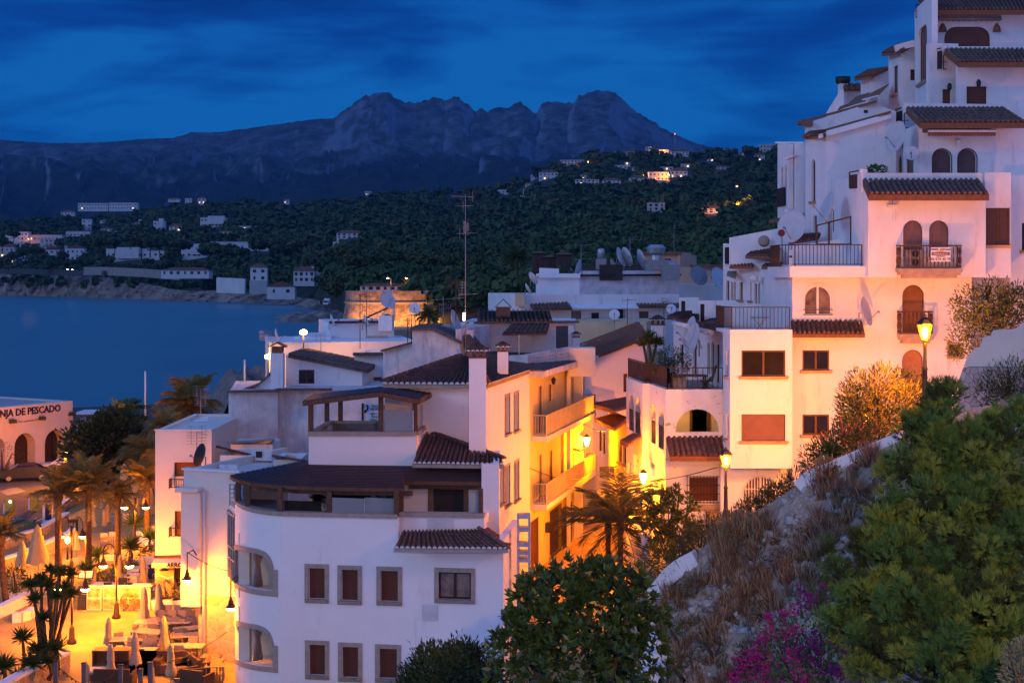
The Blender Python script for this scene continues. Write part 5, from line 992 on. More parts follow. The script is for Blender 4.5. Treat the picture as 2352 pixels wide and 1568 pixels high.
# corner house with tiled roof and the yellow lit balcony house in the alley
LAMPLITW=mat('lamplit_yellow_render',(.78,.60,.26),.9,.06,.8,.2,16,stain=((.48,.34,.14),.66))  # alley walls, amber lamplight put into the render colour
PEACHLITW=mat('lamplit_white_render',(.78,.69,.60),.9,.04,.6,.2,16,stain=((.6,.5,.4),.7))  # white wall with the warm lamp tint mixed into its colour
def alley_left():
 h=House('corner_house','tall white corner house with dark barrel tile roof over the alley','house',(-1,64,2),None,CLEANW);f=facU(884,63,1117,62);g=facU(1117,62,1219,71.8);ze=ZV(887,62.4)
 fill(h.mb,f,[(0,3),(f.L,3),(f.L,ze),(0,ze)],[],-.3,0)
 ops=[('r',1160,911,1170,992),('r',1180.5,905,1190,985),('r',1147,1080,1156.5,1152),('r',1160,1073,1170,1154),('r',1181,1063,1191,1143),('r',1160,1262,1169.5,1312),('r',1179.5,1220,1191,1335)]
 fill(h.mb,g,[(0,1),(g.L,1),(g.L,ze),(0,ze)],[loop(g,o) for o in ops],-.3,0)
 for i,o in enumerate(ops):window(g,h.root,o,'pane' if i<6 else 'shutter',trim=STONET,tw=.10,sill=STONET if i<6 else None,o=-.2,name='window' if i<6 else 'door')
 # roof: front slope, right slope
 eL,eR,eB=P(879,882,62.3),P(1121,883,61.6),P(1221,849.5,71.8);a1,a2=P(1058,822,67.2),P(1085,822,67)
 h.pent(eL,eR,a2,a1,TILE,mortar=True,eave=STONET,pitch=.235,r=.10,th=.16);h.pent(eR,eB,P(1130,818,73.5),a2,TILE,mortar=True,eave=mat('yellow_ochre_eave',(.40,.25,.09),.8),pitch=.22,r=.07,th=.14,name='side_roof');[(ridge(r,x+Vector((0,0,.1)),y+Vector((0,0,.1)),.14),h.part('ridge',r,TILE)) for x,y,r in((eL,a1,MB()),(eR,a2,MB()))]
 h.pent(P(947,1064,59.0),P(1158,1067,58.6),P(1152,1050,60.5),P(979,991,62.9),TILE,mortar=True,eave=STONET,pitch=.215,r=.09,th=.15,name='skirt_roof');r=MB();ridge(r,P(979,989,62.9),P(1158,1053,60.2),.13);h.part('skirt_ridge',r,TILE);h.done()
 # sign board on the far wall, half hidden behind the gazebo
 t=thing('wall_sign','pale board with grey advertising words behind the gazebo','sign',P(860,970,72));d=72;m=MB();m.hexa([P(835,972,d),P(896,972,d),P(896,972,d+.1),P(835,972,d+.1),P(835,926,d),P(896,926,d),P(896,926,d+.1),P(835,926,d+.1)]);m.build('board',CLEANW,t)
 for s,u,v,z in(('illuminación',853,934,.16),('energía',850,942,.30),('calidad  Alicante',849,951,.13),('Fontanería',853,959,.2),('agua limpia',850,966,.2)):text_obj(s,z,P(u,v,d-.02),(1,0,0),(0,-1,0),GREYT,parent=t)
 m=MB();m.tube([P(839+7*math.sin(k*.55)*.5+2,936-6*math.cos(k*.55),d-.03) for k in range(7)],.05,6);m.tube([P(840,941,d-.03),P(838,947,d-.03)],.06,6);m.build('emblem',BLUET,t);m=MB();m.bar(P(833,975,d),P(833,926,d),.1);m.build('post',IRON,t)
 # yellow lit house
 h=House('balcony_house','yellow lit alley house with two long railed balconies','house',(1.5,76,2),None,LAMPLITW);g=facU(1213,71.2,1342,85.5);zt=ZV(866,71)
 ops=[('r',1237,888,1246,1000),('r',1260,884,1268.5,920),('r',1237.5,1046,1246,1160),('r',1262,1036,1270,1146),('r',1262.5,1176,1285,1258),('r',1290,1170,1309,1240),('r',1217,1200,1238,1330)]
 fill(h.mb,g,[(0,1),(g.L,1),(g.L,zt),(0,zt)],[loop(g,o) for o in ops],-.3,0);h.mb.prism([g.w(g.L-.3,0,-.31)[:2],g.w(g.L,0,-.31)[:2],g.w(g.L,0,-6)[:2],g.w(g.L-.3,0,-6)[:2]],1,zt)
 for i,o in enumerate(ops):w=window(g,h.root,o,'shutter',m=mat('beige_shutter',(.46,.33,.18),.7) if i<4 else WOODF if i==6 else None,o=-.1,name='door' if i in(0,2,3,6) else 'window',bars=i in(4,5))
 for(zb,ua,sc_) in((ZV(1006,71),1221,0),(ZV(1165,71),1221,1)):
  s0=g.sz(1221,640)[0];s1=g.L-.4;w=.80;m=MB();m.hexa([g.w(s0,zb-.28,.01),g.w(s1,zb-.28,.01),g.w(s1,zb-.28,w),g.w(s0,zb-.28,w),g.w(s0,zb,.01),g.w(s1,zb,.01),g.w(s1,zb,w),g.w(s0,zb,w)]);bo=h.part('balcony',m,YELLOWW);railing(bo,[g.w(s0+.05,zb,.05),g.w(s0+.05,zb,w-.05),g.w(s1-.05,zb,w-.05),g.w(s1-.05,zb,.05)],1.05,.14,mat('cream_painted_iron',(.55,.45,.28),.6),.022,panel=None)
  pm=MB();pm.bar(g.w(s0+.1,zb+.55,w-.09),g.w(s1-.1,zb+.55,w-.09),.015,.88);pm.build('railing_screen',mat('canvas_screen',(.50,.36,.20),.85),bo)
 s0=.05;m=MB();m.hexa([g.w(0,zt+.002,-5),g.w(g.L+.2,zt+.002,-5),g.w(g.L+.2,zt+.002,.85),g.w(0,zt+.002,.85),g.w(0,zt+.3,-5),g.w(g.L+.2,zt+.3,-5),g.w(g.L+.2,zt+.3,.85),g.w(0,zt+.3,.85)]);h.part('roof',m,OLDW);m=MB();m.hexa([g.w(-.1,zt+.31,-5),g.w(g.L+.3,zt+.31,-5),g.w(g.L+.3,zt+.31,.75),g.w(-.1,zt+.31,.75),g.w(-.1,zt+.62,-5),g.w(g.L+.3,zt+.62,-5),g.w(g.L+.3,zt+.36,.75),g.w(-.1,zt+.36,.75)]);h.part('roof_tiles',m,TILE)
 for u in(1296,1318):m=MB();a,b=g.px(u,640,.25),g.px(u,640,.25);m.bar((a.x,a.y,2),(a.x,a.y,zt),.22 if u<1300 else.55);h.part('pilaster',m,YELLOWW)
 m=MB();q=g.px(1254,1210,.12);m.box(q,(.35,.35,.5));h.part('letter_box',m,IRON);m=MB();m.box(P(1335,830,80),(1.5,1.5,1.6));h.part('stair_tower',m,YELLOWW)
 m=MB();q=g.px(1261,875,.25);m.lathe([(.001,-.2),(.1,-.12),(.13,.1),(.05,.2),(.001,.25)],q,8);h.part('wall_lantern',m,IRON);h.done()
 # steel lattice post
 t=thing('lattice_post','grey square steel lattice post by the alley door','post',P(1203,1400,57));d=57;m=MB()
 for(du,dd) in((-13,0),(13,0),(-13,.46),(13,.46)):a=P(1203+du,1400,d)+Vector((0,dd,0));m.bar(a,(a.x,a.y,ZV(1185,d)),.09)
 m.build('upright',GALV,t)
 for v in(1186,1216,1251,1270,1286,1330,1362,1385):m=MB();c=P(1203,v,d)+Vector((0,.23,0));m.box(c,(.52,.5,.16));m.build('batten',GALV,t)
alley_left()
# the stacked white houses on the right
def bal(h,p0,p1,p2,p3,z,hh=.95,n=9,m=None):
 """small wooden balustrade balcony on a moulded slab; p0..p3 plan corners from wall out and back"""
 pts=[Vector((p.x,p.y,z)) for p in(p0,p1,p2,p3)];s=MB();c=[(p.x,p.y) for p in pts]
 cx=sum(p[0] for p in c)/4;cy=sum(p[1] for p in c)/4
 def grow(k):return[(cx+(x-cx)*k,cy+(y-cy)*k) for x,y in c]
 s.prism(grow(1.06),z-.16,z);s.prism(grow(1.0),z-.28,z-.161);s.prism(grow(.88),z-.42,z-.281);bo=h.part('balcony',s,m or SILLS)
 r=MB();b=MB()
 for a,e in zip(pts[:-1],pts[1:]):
  L=(e-a).length;k=max(2,int(L/.16));up=Vector((0,0,1));r.bar(a+up*hh,e+up*hh,.09,.07);r.bar(a+up*.06,e+up*.06,.07,.06)
  for i in range(k+1):
   p=a.lerp(e,i/k);b.lathe([(.028,.06),(.022,.2*hh),(.045,.36*hh),(.02,.55*hh),(.035,.75*hh),(.022,.95*hh)],p,6)
 ro=r.build('rail',WOOD,bo);b.build('baluster',WOOD,bo);return bo
def right_block():
 h=House('stacked_white_house','big stacked white apartment house with tile pents and balustrade balconies','apartments',(18,66,6),None,WHITE);root=h.root;zb=5.5
 # lower bay with the two wide windows
 f=facU(1677,63.5,1820,63.5);ops=[('r',1703,804.5,1804,864),('r',1703,951,1804,1012)];z0,z1=ZV(1075,63.5),ZV(757,63.5)
 fill(h.mb,f,[(0,z0),(f.L,z0),(f.L,z1),(0,z1)],[loop(f,o) for o in ops],-.3,0);window(f,root,ops[0],'pane',trim=None,sill=SILLS,o=-.08);window(f,root,ops[1],'shutter',sill=SILLS,o=-.1,m=SHUTP)
 g=facU(1660.5,65.4,1677,63.5);go=[('r',1667,802,1673,864),('r',1667,950,1673,1010)];fill(h.mb,g,[(0,z0),(g.L,z0),(g.L,z1),(0,z1)],[loop(g,o) for o in go],-.25,0);[window(g,root,o,'pane',sill=SILLS) for o in go]
 h.mb.prism([(f.B.x-.3,63.81),(f.B.x,63.81),(f.B.x,66),(f.B.x-.3,66)],z0,z1);fl=MB();fl.prism([(g.A.x+.2,65.5),(f.A.x+.1,63.6),(f.B.x-.1,63.6),(f.B.x-.1,69),(g.A.x+.2,69)],z1-.25,z1-.1);fl.prism([(g.A.x+.1,65.4),(f.A.x+.05,63.55),(f.B.x-.05,63.55),(f.B.x-.05,66),(g.A.x+.1,66)],z0-.002,z0+.2);h.part('bay_floor',fl,WHITE)
 railing(root,[(g.A.x,67.5,z1),(g.A.x,65.3,z1),(f.A.x+.1,63.65,z1),(f.B.x-.1,63.65,z1)],1.0,.17,BROWNIRON,.028)
 # ground floor behind the bay, with the barred arch
 f=facU(1655,65.4,1830,65.2);o=('a',1706,1092,1788,1160);h.body(f,1070,1230,4,[o],zb=zb);w=window(f,root,o,'curtain',o=-.12,m=WHITEM,trim=WHITEM,tw=.05);b=MB();L=loop(f,o);ss=[p[0] for p in L];zt=max(p[1] for p in L);zl=min(p[1] for p in L);s0,s1=min(ss),max(ss);c=(s0+s1)/2;r=(s1-s0)/2
 for k in range(1,12):
  s=s0+(s1-s0)*k/12;zz=zt-r+math.sqrt(max(0,r*r-(s-c)**2));b.bar(f.w(s,zl,.05),f.w(s,zz,.05),.035)
 for z in(zl+.3,zl+.75):b.bar(f.w(s0,z,.05),f.w(s1,z,.05),.03)
 b.build('window_grille',WHITEM,w)
 # main front
 f=facU(1820,64.6,2232,64.6)
 ops=[('r',1843,804,1904.5,850),('r',1843,951.5,1904.5,998),('a',2072.5,654,2123,766),('a',2072,803,2121,900),('r',2179,791,2208,820),('a',1846,655,1911,724)]
 h.body(f,636,1230,8,ops,zb=zb);window(f,root,ops[0],'pane',trim=None,sill=SILLS,o=-.06,m=WOODF);window(f,root,ops[1],'pane',sill=SILLS,o=-.06);window(f,root,ops[2],'shutter',o=-.16,m=mat('rust_brown_shutter',(.20,.085,.035),.6),name='balcony_door');window(f,root,ops[3],'shutter',o=-.16,m=mat('tan_shutter',(.34,.15,.075),.6));window(f,root,ops[4],'pane',trim=SILLS,tw=.08);w=window(f,root,ops[5],'curtain',trim=WHITEM,tw=.09,m=WHITEM,o=-.1)
 b=MB();[b.bar(f.px(1844,v,.04),f.px(1913,v,.04),.03) for v in(711,722)];b.build('window_bar',BROWNIRON,w)
 z=ZV(766,64.6);bal(h,f.px(2062,766),f.px(2062,766,.55),f.px(2133,766,.55),f.px(2133,766),z,1.0)
 h.pent(P(1820,766,63.6),P(1987,766,63.6),P(1980,737,64.6),P(1816,737,64.6),TILE,pitch=.215,r=.085,th=.16)
 # terrace band and the railing above the arch window
 f=facU(1814,63.4,1996,63.4);z0,z1=ZV(637,63.4),ZV(611,63.4);h.mb.hexa([f.w(0,z0,0),f.w(f.L,z0,0),f.w(f.L,z0,-5.5),f.w(0,z0,-5.5),f.w(0,z1,0),f.w(f.L,z1,0),f.w(f.L,z1,-5.5),f.w(0,z1,-5.5)])
 railing(root,[(f.A.x-.3,66.5,z1),(f.A.x-.3,64.3,z1),(f.A.x+.25,63.5,z1),(f.B.x-.3,63.5,z1)],.95,.165,BROWNIRON,.028);
 gw=facU(1820,67.4,1985,67.4);h.mb.hexa([gw.w(0,z1,0),gw.w(gw.L,z1,0),gw.w(gw.L,z1,-.3),gw.w(0,z1,-.3),gw.w(0,ZV(566,67),0),gw.w(gw.L,ZV(540,67),0),gw.w(gw.L,ZV(540,67),-.3),gw.w(0,ZV(566,67),-.3)])
 fr=MB();d=65.5
 for a,b_ in(((1876,563),(1876,518)),((1904,563),(1904,509)),((1954,563),(1954,497)),((1980,563),(1980,491)),((1876,518),(1980,491)),((1876,561),(1980,561))):fr.bar(P(*a,d),P(*b_,d),.07)
 h.part('pergola_frame',fr,WOOD);
 # projecting block with twin arches
 f=facU(1994,62.8,2264,62.8);ops=[('a',2074.5,506,2119,590),('a',2134,506,2179,590)];z0,z1=ZV(637,62.8),ZV(440,62.8)
 fill(h.mb,f,[(0,z0),(f.L,z0),(f.L,z1),(0,z1)],[loop(f,o) for o in ops],-.3,0);sh=mat('mauve_brown_shutter',(.19,.10,.09),.6);[window(f,root,o,'shutter',o=-.14,m=sh,name='balcony_door') for o in ops]
 h.mb.hexa([f.w(0,z0,-.302),f.w(.3,z0,-.302),f.w(.3,z0,-6),f.w(-.25,z0,-6),f.w(0,z1+.5,-.302),f.w(.3,z1+.5,-.302),f.w(.3,z1+1,-6),f.w(-.25,z1+1,-6)]);h.mb.hexa([f.w(.3,z0,-.31),f.w(f.L,z0,-.31),f.w(f.L,z0,-2.2),f.w(.3,z0,-2.2),f.w(.3,z0+.2,-.31),f.w(f.L,z0+.2,-.31),f.w(f.L,z0+.2,-2.2),f.w(.3,z0+.2,-2.2)])
 z=ZV(617,62.8);bal(h,f.px(2060,617),f.px(2060,617,.6),f.px(2197,617,.6),f.px(2197,617),z,1.0)
 h.pent(P(1996,446,61.8),P(2272,446,61.8),P(2249,413,63.4),P(1981,413,63.4),TILEG,pitch=.235,r=.095,th=.26);m=MB();q=f.px(2052,478,.04);m.box(q,(.09,.08,1.0));m.box(f.px(2049,474,.1),(.45,.2,.12));h.part('drain_pipe',m,WHITE)
 pz0,pz1=ZV(440,63.6),ZV(397,63.6);pf=facU(1979,63.7,2322,63.7);h.mb.hexa([pf.w(0,pz0,0),pf.w(pf.L,pz0,0),pf.w(pf.L,pz0,-.25),pf.w(0,pz0,-.25),pf.w(0,pz1,0),pf.w(pf.L,pz1,0),pf.w(pf.L,pz1,-.25),pf.w(0,pz1,-.25)]);h.mb.bar(pf.w(.1,pz1,-.12),pf.w(.1,pz1+.17,-.12),.3);h.mb.hexa([pf.w(0,pz0,-.25),pf.w(.25,pz0,-.25),pf.w(.25,pz0,-6),pf.w(0,pz0,-6),pf.w(0,pz1+.0,-.25),pf.w(.25,pz1,-.25),pf.w(.25,pz1,-6),pf.w(0,pz1,-6)])
 fl=MB();fl.hexa([pf.w(.2,pz0-.1,-.2),pf.w(pf.L,pz0-.1,-.2),pf.w(pf.L,pz0-.1,-7),pf.w(.2,pz0-.1,-7),pf.w(.2,pz0+.05,-.2),pf.w(pf.L,pz0+.05,-.2),pf.w(pf.L,pz0+.05,-7),pf.w(.2,pz0+.05,-7)]);h.part('terrace_floor',fl,SILLS)
 # louvred window wall, far right wall, porch below
 f=facU(2262,63.3,2322,63.3);o=('r',2265.5,478,2318,563);h.body(f,396.5,638,6,[o],zb=ZV(638,63.3));w=window(f,root,o,'shutter',o=-.02,m=slat_mat('louvred_shutter',(.095,.05,.04),.11),sill=SILLS);mb=MB();[mb.bar(f.px(u,478,.02),f.px(u,563,.02),.09,.03) for u in(2267,2291.5,2316)];mb.build('shutter_frame',WOOD,w)
 f=facU(2320,66,2420,66);o=('r',2347,512,2380,575);h.body(f,402,1000,6,[o],zb=zb);window(f,root,o,'pane',sill=SILLS)
 f=facU(2225,67.5,2420,67.5);ops=[('r',2263,655,2278,690),('r',2313,652,2326,690),('r',2334,650,2362,692),('r',2290,655,2297,690)];h.body(f,636,1000,3,ops,zb=zb);[window(f,root,o,'pane') for o in ops]
 # second level with awning and two arches
 f=facU(2110,67.2,2352,67.2);ops=[('a',2142,342,2185,402),('a',2200,342,2243,402)];z0,z1=ZV(410,67.2),ZV(284,67.2);L=facU(2110,67.2,2440,67.2).L
 fill(h.mb,f,[(0,z0),(L,z0),(L,z1),(0,z1)],[loop(f,o) for o in ops],-.3,0);sh2=mat('violet_brown_shutter',(.12,.065,.07),.6);[window(f,root,o,'shutter',o=-.16,m=sh2,trim=DARKIN,tw=.03) for o in ops]
 sg=facU(2053,72.5,2110,67.2);so_=[('a',2062,358,2071,410),('r',2080,352,2098,410)];fill(h.mb,sg,[(0,z0),(sg.L,z0),(sg.L,z1),(0,z1)],[loop(sg,o) for o in so_],-.25,0);[window(sg,root,o,'shutter',o=-.12,m=SHUTP) for o in so_]
 h.pent(P(2113,281,66.0),P(2356,281,66.0),P(2305,248,68.2),P(2081,248,68.2),TILEG,pitch=.225,r=.095,th=.26)
 a=MB();q0,q1=f.px(2118,300,.05),f.px(2273,300,.05);a.hexa([f.px(2118,305,.02),f.px(2273,305,.02),f.px(2273,308,.9),f.px(2118,308,.9),f.px(2118,296,.02),f.px(2273,296,.02),f.px(2273,301,.9),f.px(2118,301,.9)])
 n=22
 for i in range(n):
  u0,u1=2118.5+154*i/n,2118.5+154*(i+1)/n;um=(u0+u1)/2;a.face([f.px(u0,308,.9),f.px(u1,308,.9),f.px(u1,315,.9),f.px((um+u1)/2,317,.9),f.px(um,317.6,.9),f.px((um+u0)/2,317,.9),f.px(u0,315,.9)])
 ao=h.part('awning',a,mat('russet_canvas',(.24,.085,.045),.85));bb=MB();bb.bar(f.px(2118,306,.92),f.px(2273,306,.92),.1,.1);bb.build('front_bar',WHITEM,ao)
 ln=MB();q=f.px(2197.5,330,.2);ln.lathe([(.001,-.2),(.07,-.2),(.14,.1),(.17,.12),(.05,.24),(.001,.26)],q,6,False);h.part('wall_lantern',ln,WHITEM)
 # third level and the tower
 pf=facU(2078,68.4,2312,68.4);h.mb.hexa([pf.w(0,ZV(262,68.4),0),pf.w(pf.L,ZV(262,68.4),0),pf.w(pf.L,ZV(262,68.4),-.3),pf.w(0,ZV(262,68.4),-.3),pf.w(0,ZV(237,68.4),0),pf.w(pf.L,ZV(240,68.4),0),pf.w(pf.L,ZV(240,68.4),-.3),pf.w(0,ZV(237,68.4),-.3)])
 f=facU(2199,71,2460,71);o=('r',2220,199,2266,245);z0,z1=ZV(305,71),ZV(145,71);fill(h.mb,f,[(0,z0),(f.L,z0),(f.L,z1),(0,z1)],[loop(f,o)],-.3,0);window(f,root,o,'shutter',o=-.1,m=SHUT);f3=facU(2133,72,2201,72.2);o=('r',2165,205,2185,245);h.body(f3,100,262,5,[o],zb=z0,sides=False);window(f3,root,o,'shutter',o=-.2,m=SHUTP,name='door')
 h.pent(P(2201,142,69.9),P(2470,142,69.9),P(2470,113,71.6),P(2169,113,71.6),TILEG,pitch=.235,r=.095,th=.26);h.mb.hexa([P(2200,152,71),P(2175,130,71.5),P(2175,130,73),P(2200,152,73),P(2200,142,70.1),P(2168,100,71.6),P(2168,100,73),P(2200,142,73)]);pf=facU(2168,71.8,2470,71.8);h.mb.hexa([pf.w(0,ZV(118,71.8),0),pf.w(pf.L,ZV(118,71.8),0),pf.w(pf.L,ZV(118,71.8),-.3),pf.w(0,ZV(118,71.8),-.3),pf.w(0,ZV(107,71.8),0),pf.w(pf.L,ZV(107,71.8),0),pf.w(pf.L,ZV(107,71.8),-.3),pf.w(0,ZV(107,71.8),-.3)])
 f=facU(2139,74,2470,74);o=('e',2169,62,2274,112);z0,z1=ZV(125,74),ZV(24,74);fill(h.mb,f,[(0,z0),(f.L,z0),(f.L,z1),(0,z1)],[loop(f,o)],-.3,0);window(f,root,o,'shutter',o=-.12,m=mat('chestnut_shutter',(.15,.062,.04),.6))
 s=facU(2101,77,2140,72.5);o=('e',2110,69,2129,183);z0=ZV(270,73);fill(h.mb,s,[(0,z0),(s.L,z0),(s.L,ZV(-6,73.5)),(0,ZV(-6,73.5))],[loop(s,o)],-.3,0);window(s,root,o,'shutter',o=-.15,sill=SILLS,m=SHUTP)
 h.pent(P(2141,22,73.0),P(2480,22,73.0),P(2480,-14,77),P(2102,-14,77),TILEG,pitch=.235,r=.095,th=.26);a=MB();a.tube([f.px(2152,46,.3),f.px(2294,46,.3)],.11,8);a.bar(f.px(2152,41,.2),f.px(2294,41,.2),.3,.08);ao=h.part('awning',a,mat('rolled_awning',(.24,.22,.22),.8));fr=MB();[fr.bar(f.px(2156+138*i/40,47,.36),f.px(2156+138*i/40,51+1.5*math.sin(i*1.7),.36),.13,.02) for i in range(41)];fr.build('valance',mat('faded_cloth',(.34,.25,.18),.9),ao)
 for u in(2164,2288):l=MB();l.lathe([(.001,-.02),(.22,0),(.16,.25),(.05,.42),(.001,.44)],f.px(u,74,.12),8);h.part('wall_lamp',l,TILER)
 # railed openings in the stepped left flank
 for(u0,v0,u1,v1,d) in((2143,115,2164,158,72.4),(2060,252,2073,294,71),(1953,396,1975,432,65)):
  fl=facU(u0,d,u1,d-.6);m=MB();fill(m,fl,loop(fl,('r',u0,v0+6,u1,v1)),[],0,.05);po=h.part('railing_screen',m,mat('dark_cane_screen',(.03,.025,.028),.9));m=MB();m.bar(fl.px(u0,v0,.05),fl.px(u1,v0-4,.05),.05);m.bar(fl.px(u0,v0,.05),fl.px(u0,v1,.05),.05);m.build('rail',BROWNIRON,po)
 for(u,v,d,w_) in((2100+0,26,77,.4),(2163,143,72.4,.3),(2073,277,69,.3)):
  m=MB();q=P(u+4,v,d-.7);m.bar(q+Vector((0,0,-.35)),q+Vector((0,0,.35)),.04);m.bar(q+Vector((0,0,.35)),q+Vector((.18,0,.35)),.04);m.bar(q+Vector((0,0,-.35)),q+Vector((.18,0,-.35)),.04);m.bar(q+Vector((-.15,0,0)),q+Vector((.2,0,0)),.03);h.part('wall_bracket',m,IRON)
 m=MB();q=P(2024,284,70.4);m.bar(q-Vector((.35,0,0)),q+Vector((.35,0,0)),.05);m.bar(q-Vector((0,0,.35)),q+Vector((0,0,.35)),.05);h.part('wall_anchor',m,IRON)
 for(u,v,d) in((2248,191,71),(2181,199,72)):m=MB();m.lathe([(.001,-.2),(.1,-.15),(.12,.08),(.05,.16),(.001,.2)],P(u,v,d-.2),7);h.part('wall_lantern',m,IRON)
 h.done()
 # things on it
 t=thing('for_sale_banner','white for sale board with red letters on the upper balcony','sign',P(2168,600,62.1));d=62.1;m=MB();m.hexa([P(2138,601,d),P(2183.5,601,d),P(2183.5,601,d+.03),P(2138,601,d+.03),P(2138,568,d),P(2183.5,568,d),P(2183.5,568,d+.03),P(2138,568,d+.03)]);m.build('board',WHITEM,t);c=P(2160.7,573.8,d-.012)
 text_obj('VENDE - FOR SALE',.105,c-Vector((0,0,.02)),(1,0,0),(0,-1,0),BLUET,parent=t,align='CENTER');m=MB();q=P(2160.7,583,d-.012);m.box(q,(.78,.012,.13));m.build('red_band',REDT,t);text_obj('FERRANDO',.125,q-Vector((0,.012,.045)),(1,0,0),(0,-1,0),WHITEM,parent=t,align='CENTER');text_obj('96 574 45 75',.165,P(2160.7,598.3,d-.012),(1,0,0),(0,-1,0),REDT,parent=t,align='CENTER');text_obj('INMOBILIARIA',.06,P(2160.7,589.8,d-.012),(1,0,0),(0,-1,0),GREYT,parent=t,align='CENTER')
 m=MB();a,b=P(2148,579.5,d-.014),P(2173,579.5,d-.014);m.face([a,b,P(2160.7,574.8,d-.014)]);m.build('roof_emblem',mat('orange_print',(.75,.35,.05),.6),t)
 t=thing('for_sale_banner','smaller pale sale board at the right end of the upper balcony','sign',P(2193,600,62.2));m=MB();a,b,c_,e=P(2188,602,62.15),P(2199,605,62.6),P(2199,567,62.6),P(2188,568,62.15);o=Vector((.01,.03,0));m.hexa([a,b,b+o,a+o,e,c_,c_+o,e+o]);m.build('board',WHITEM,t);text_obj('96 574 45 75',.09,P(2188.6,601,62.14),(.75,1.5,-.1),(.9,-.4,0),REDT,parent=t)
 t=thing('hanging_sign','narrow white sale board on the middle terrace railing','sign',P(1816,600,63.2));m=MB();m.hexa([P(1812,610,63.6),P(1820,610,63.2),P(1820,610,63.24),P(1812,610,63.64),P(1812,574,63.6),P(1820,574,63.2),P(1820,574,63.24),P(1812,574,63.64)]);m.build('board',WHITEM,t);m=MB();m.hexa([P(1813,592,63.5),P(1819.5,592,63.17),P(1819.5,592,63.2),P(1813,592,63.55),P(1813,587,63.5),P(1819.5,587,63.17),P(1819.5,587,63.2),P(1813,587,63.55)]);m.build('red_band',REDT,t)
 for(u,v) in((2101,583),(2101,602)):
  t=thing('air_conditioner','dark round fan unit on the upper balcony, '+('upper one' if v<590 else 'lower one'),'air conditioner',P(u,v,62.55),'fan units behind the balustrade');m=MB();q=P(u,v,62.55);m.box(q,(.75,.25,.36));m.build('casing',GREYM,t);m=MB();m.lathe([(.16,-.02),(.15,.02),(.001,.03)],q-Vector((0,.13,0)),14,False,Matrix.Rotation(R(90),3,'X'));m.build('fan_grille',IRON,t)
 dish(P(2068,315,67.5),.72,250,10,label='largest dish on the wall bracket below the tower',mast=.5);dish(P(2094,353,66.9),.33,200,10,label='small round dish under the largest one',mast=.3);dish(P(1908,480,66),.75,262,20,label='dish tilted up over the middle terrace',mast=1.0);dish(P(1825,522,69),.80,225,10,label='wide dish beside the red round sign',mast=.6);dish(P(1980,717,63.4),.66,120,15,label='pink lit dish beside the arched window',mast=.5)
 t=thing('bistro_table','round metal bistro table on the lower railed terrace','table',P(1745,756,65));m=MB();q=P(1745,729,65);m.lathe([(.001,-.02),(.45,-.02),(.45,.02),(.001,.02)],q,18);m.build('table_top',GREYM,t);
 for s in(-1,1):m=MB();m.bar(q+Vector((s*.3,0,0)),q+Vector((-s*.25,0,-.7)),.04);m.build('leg',GREYM,t)
right_block()
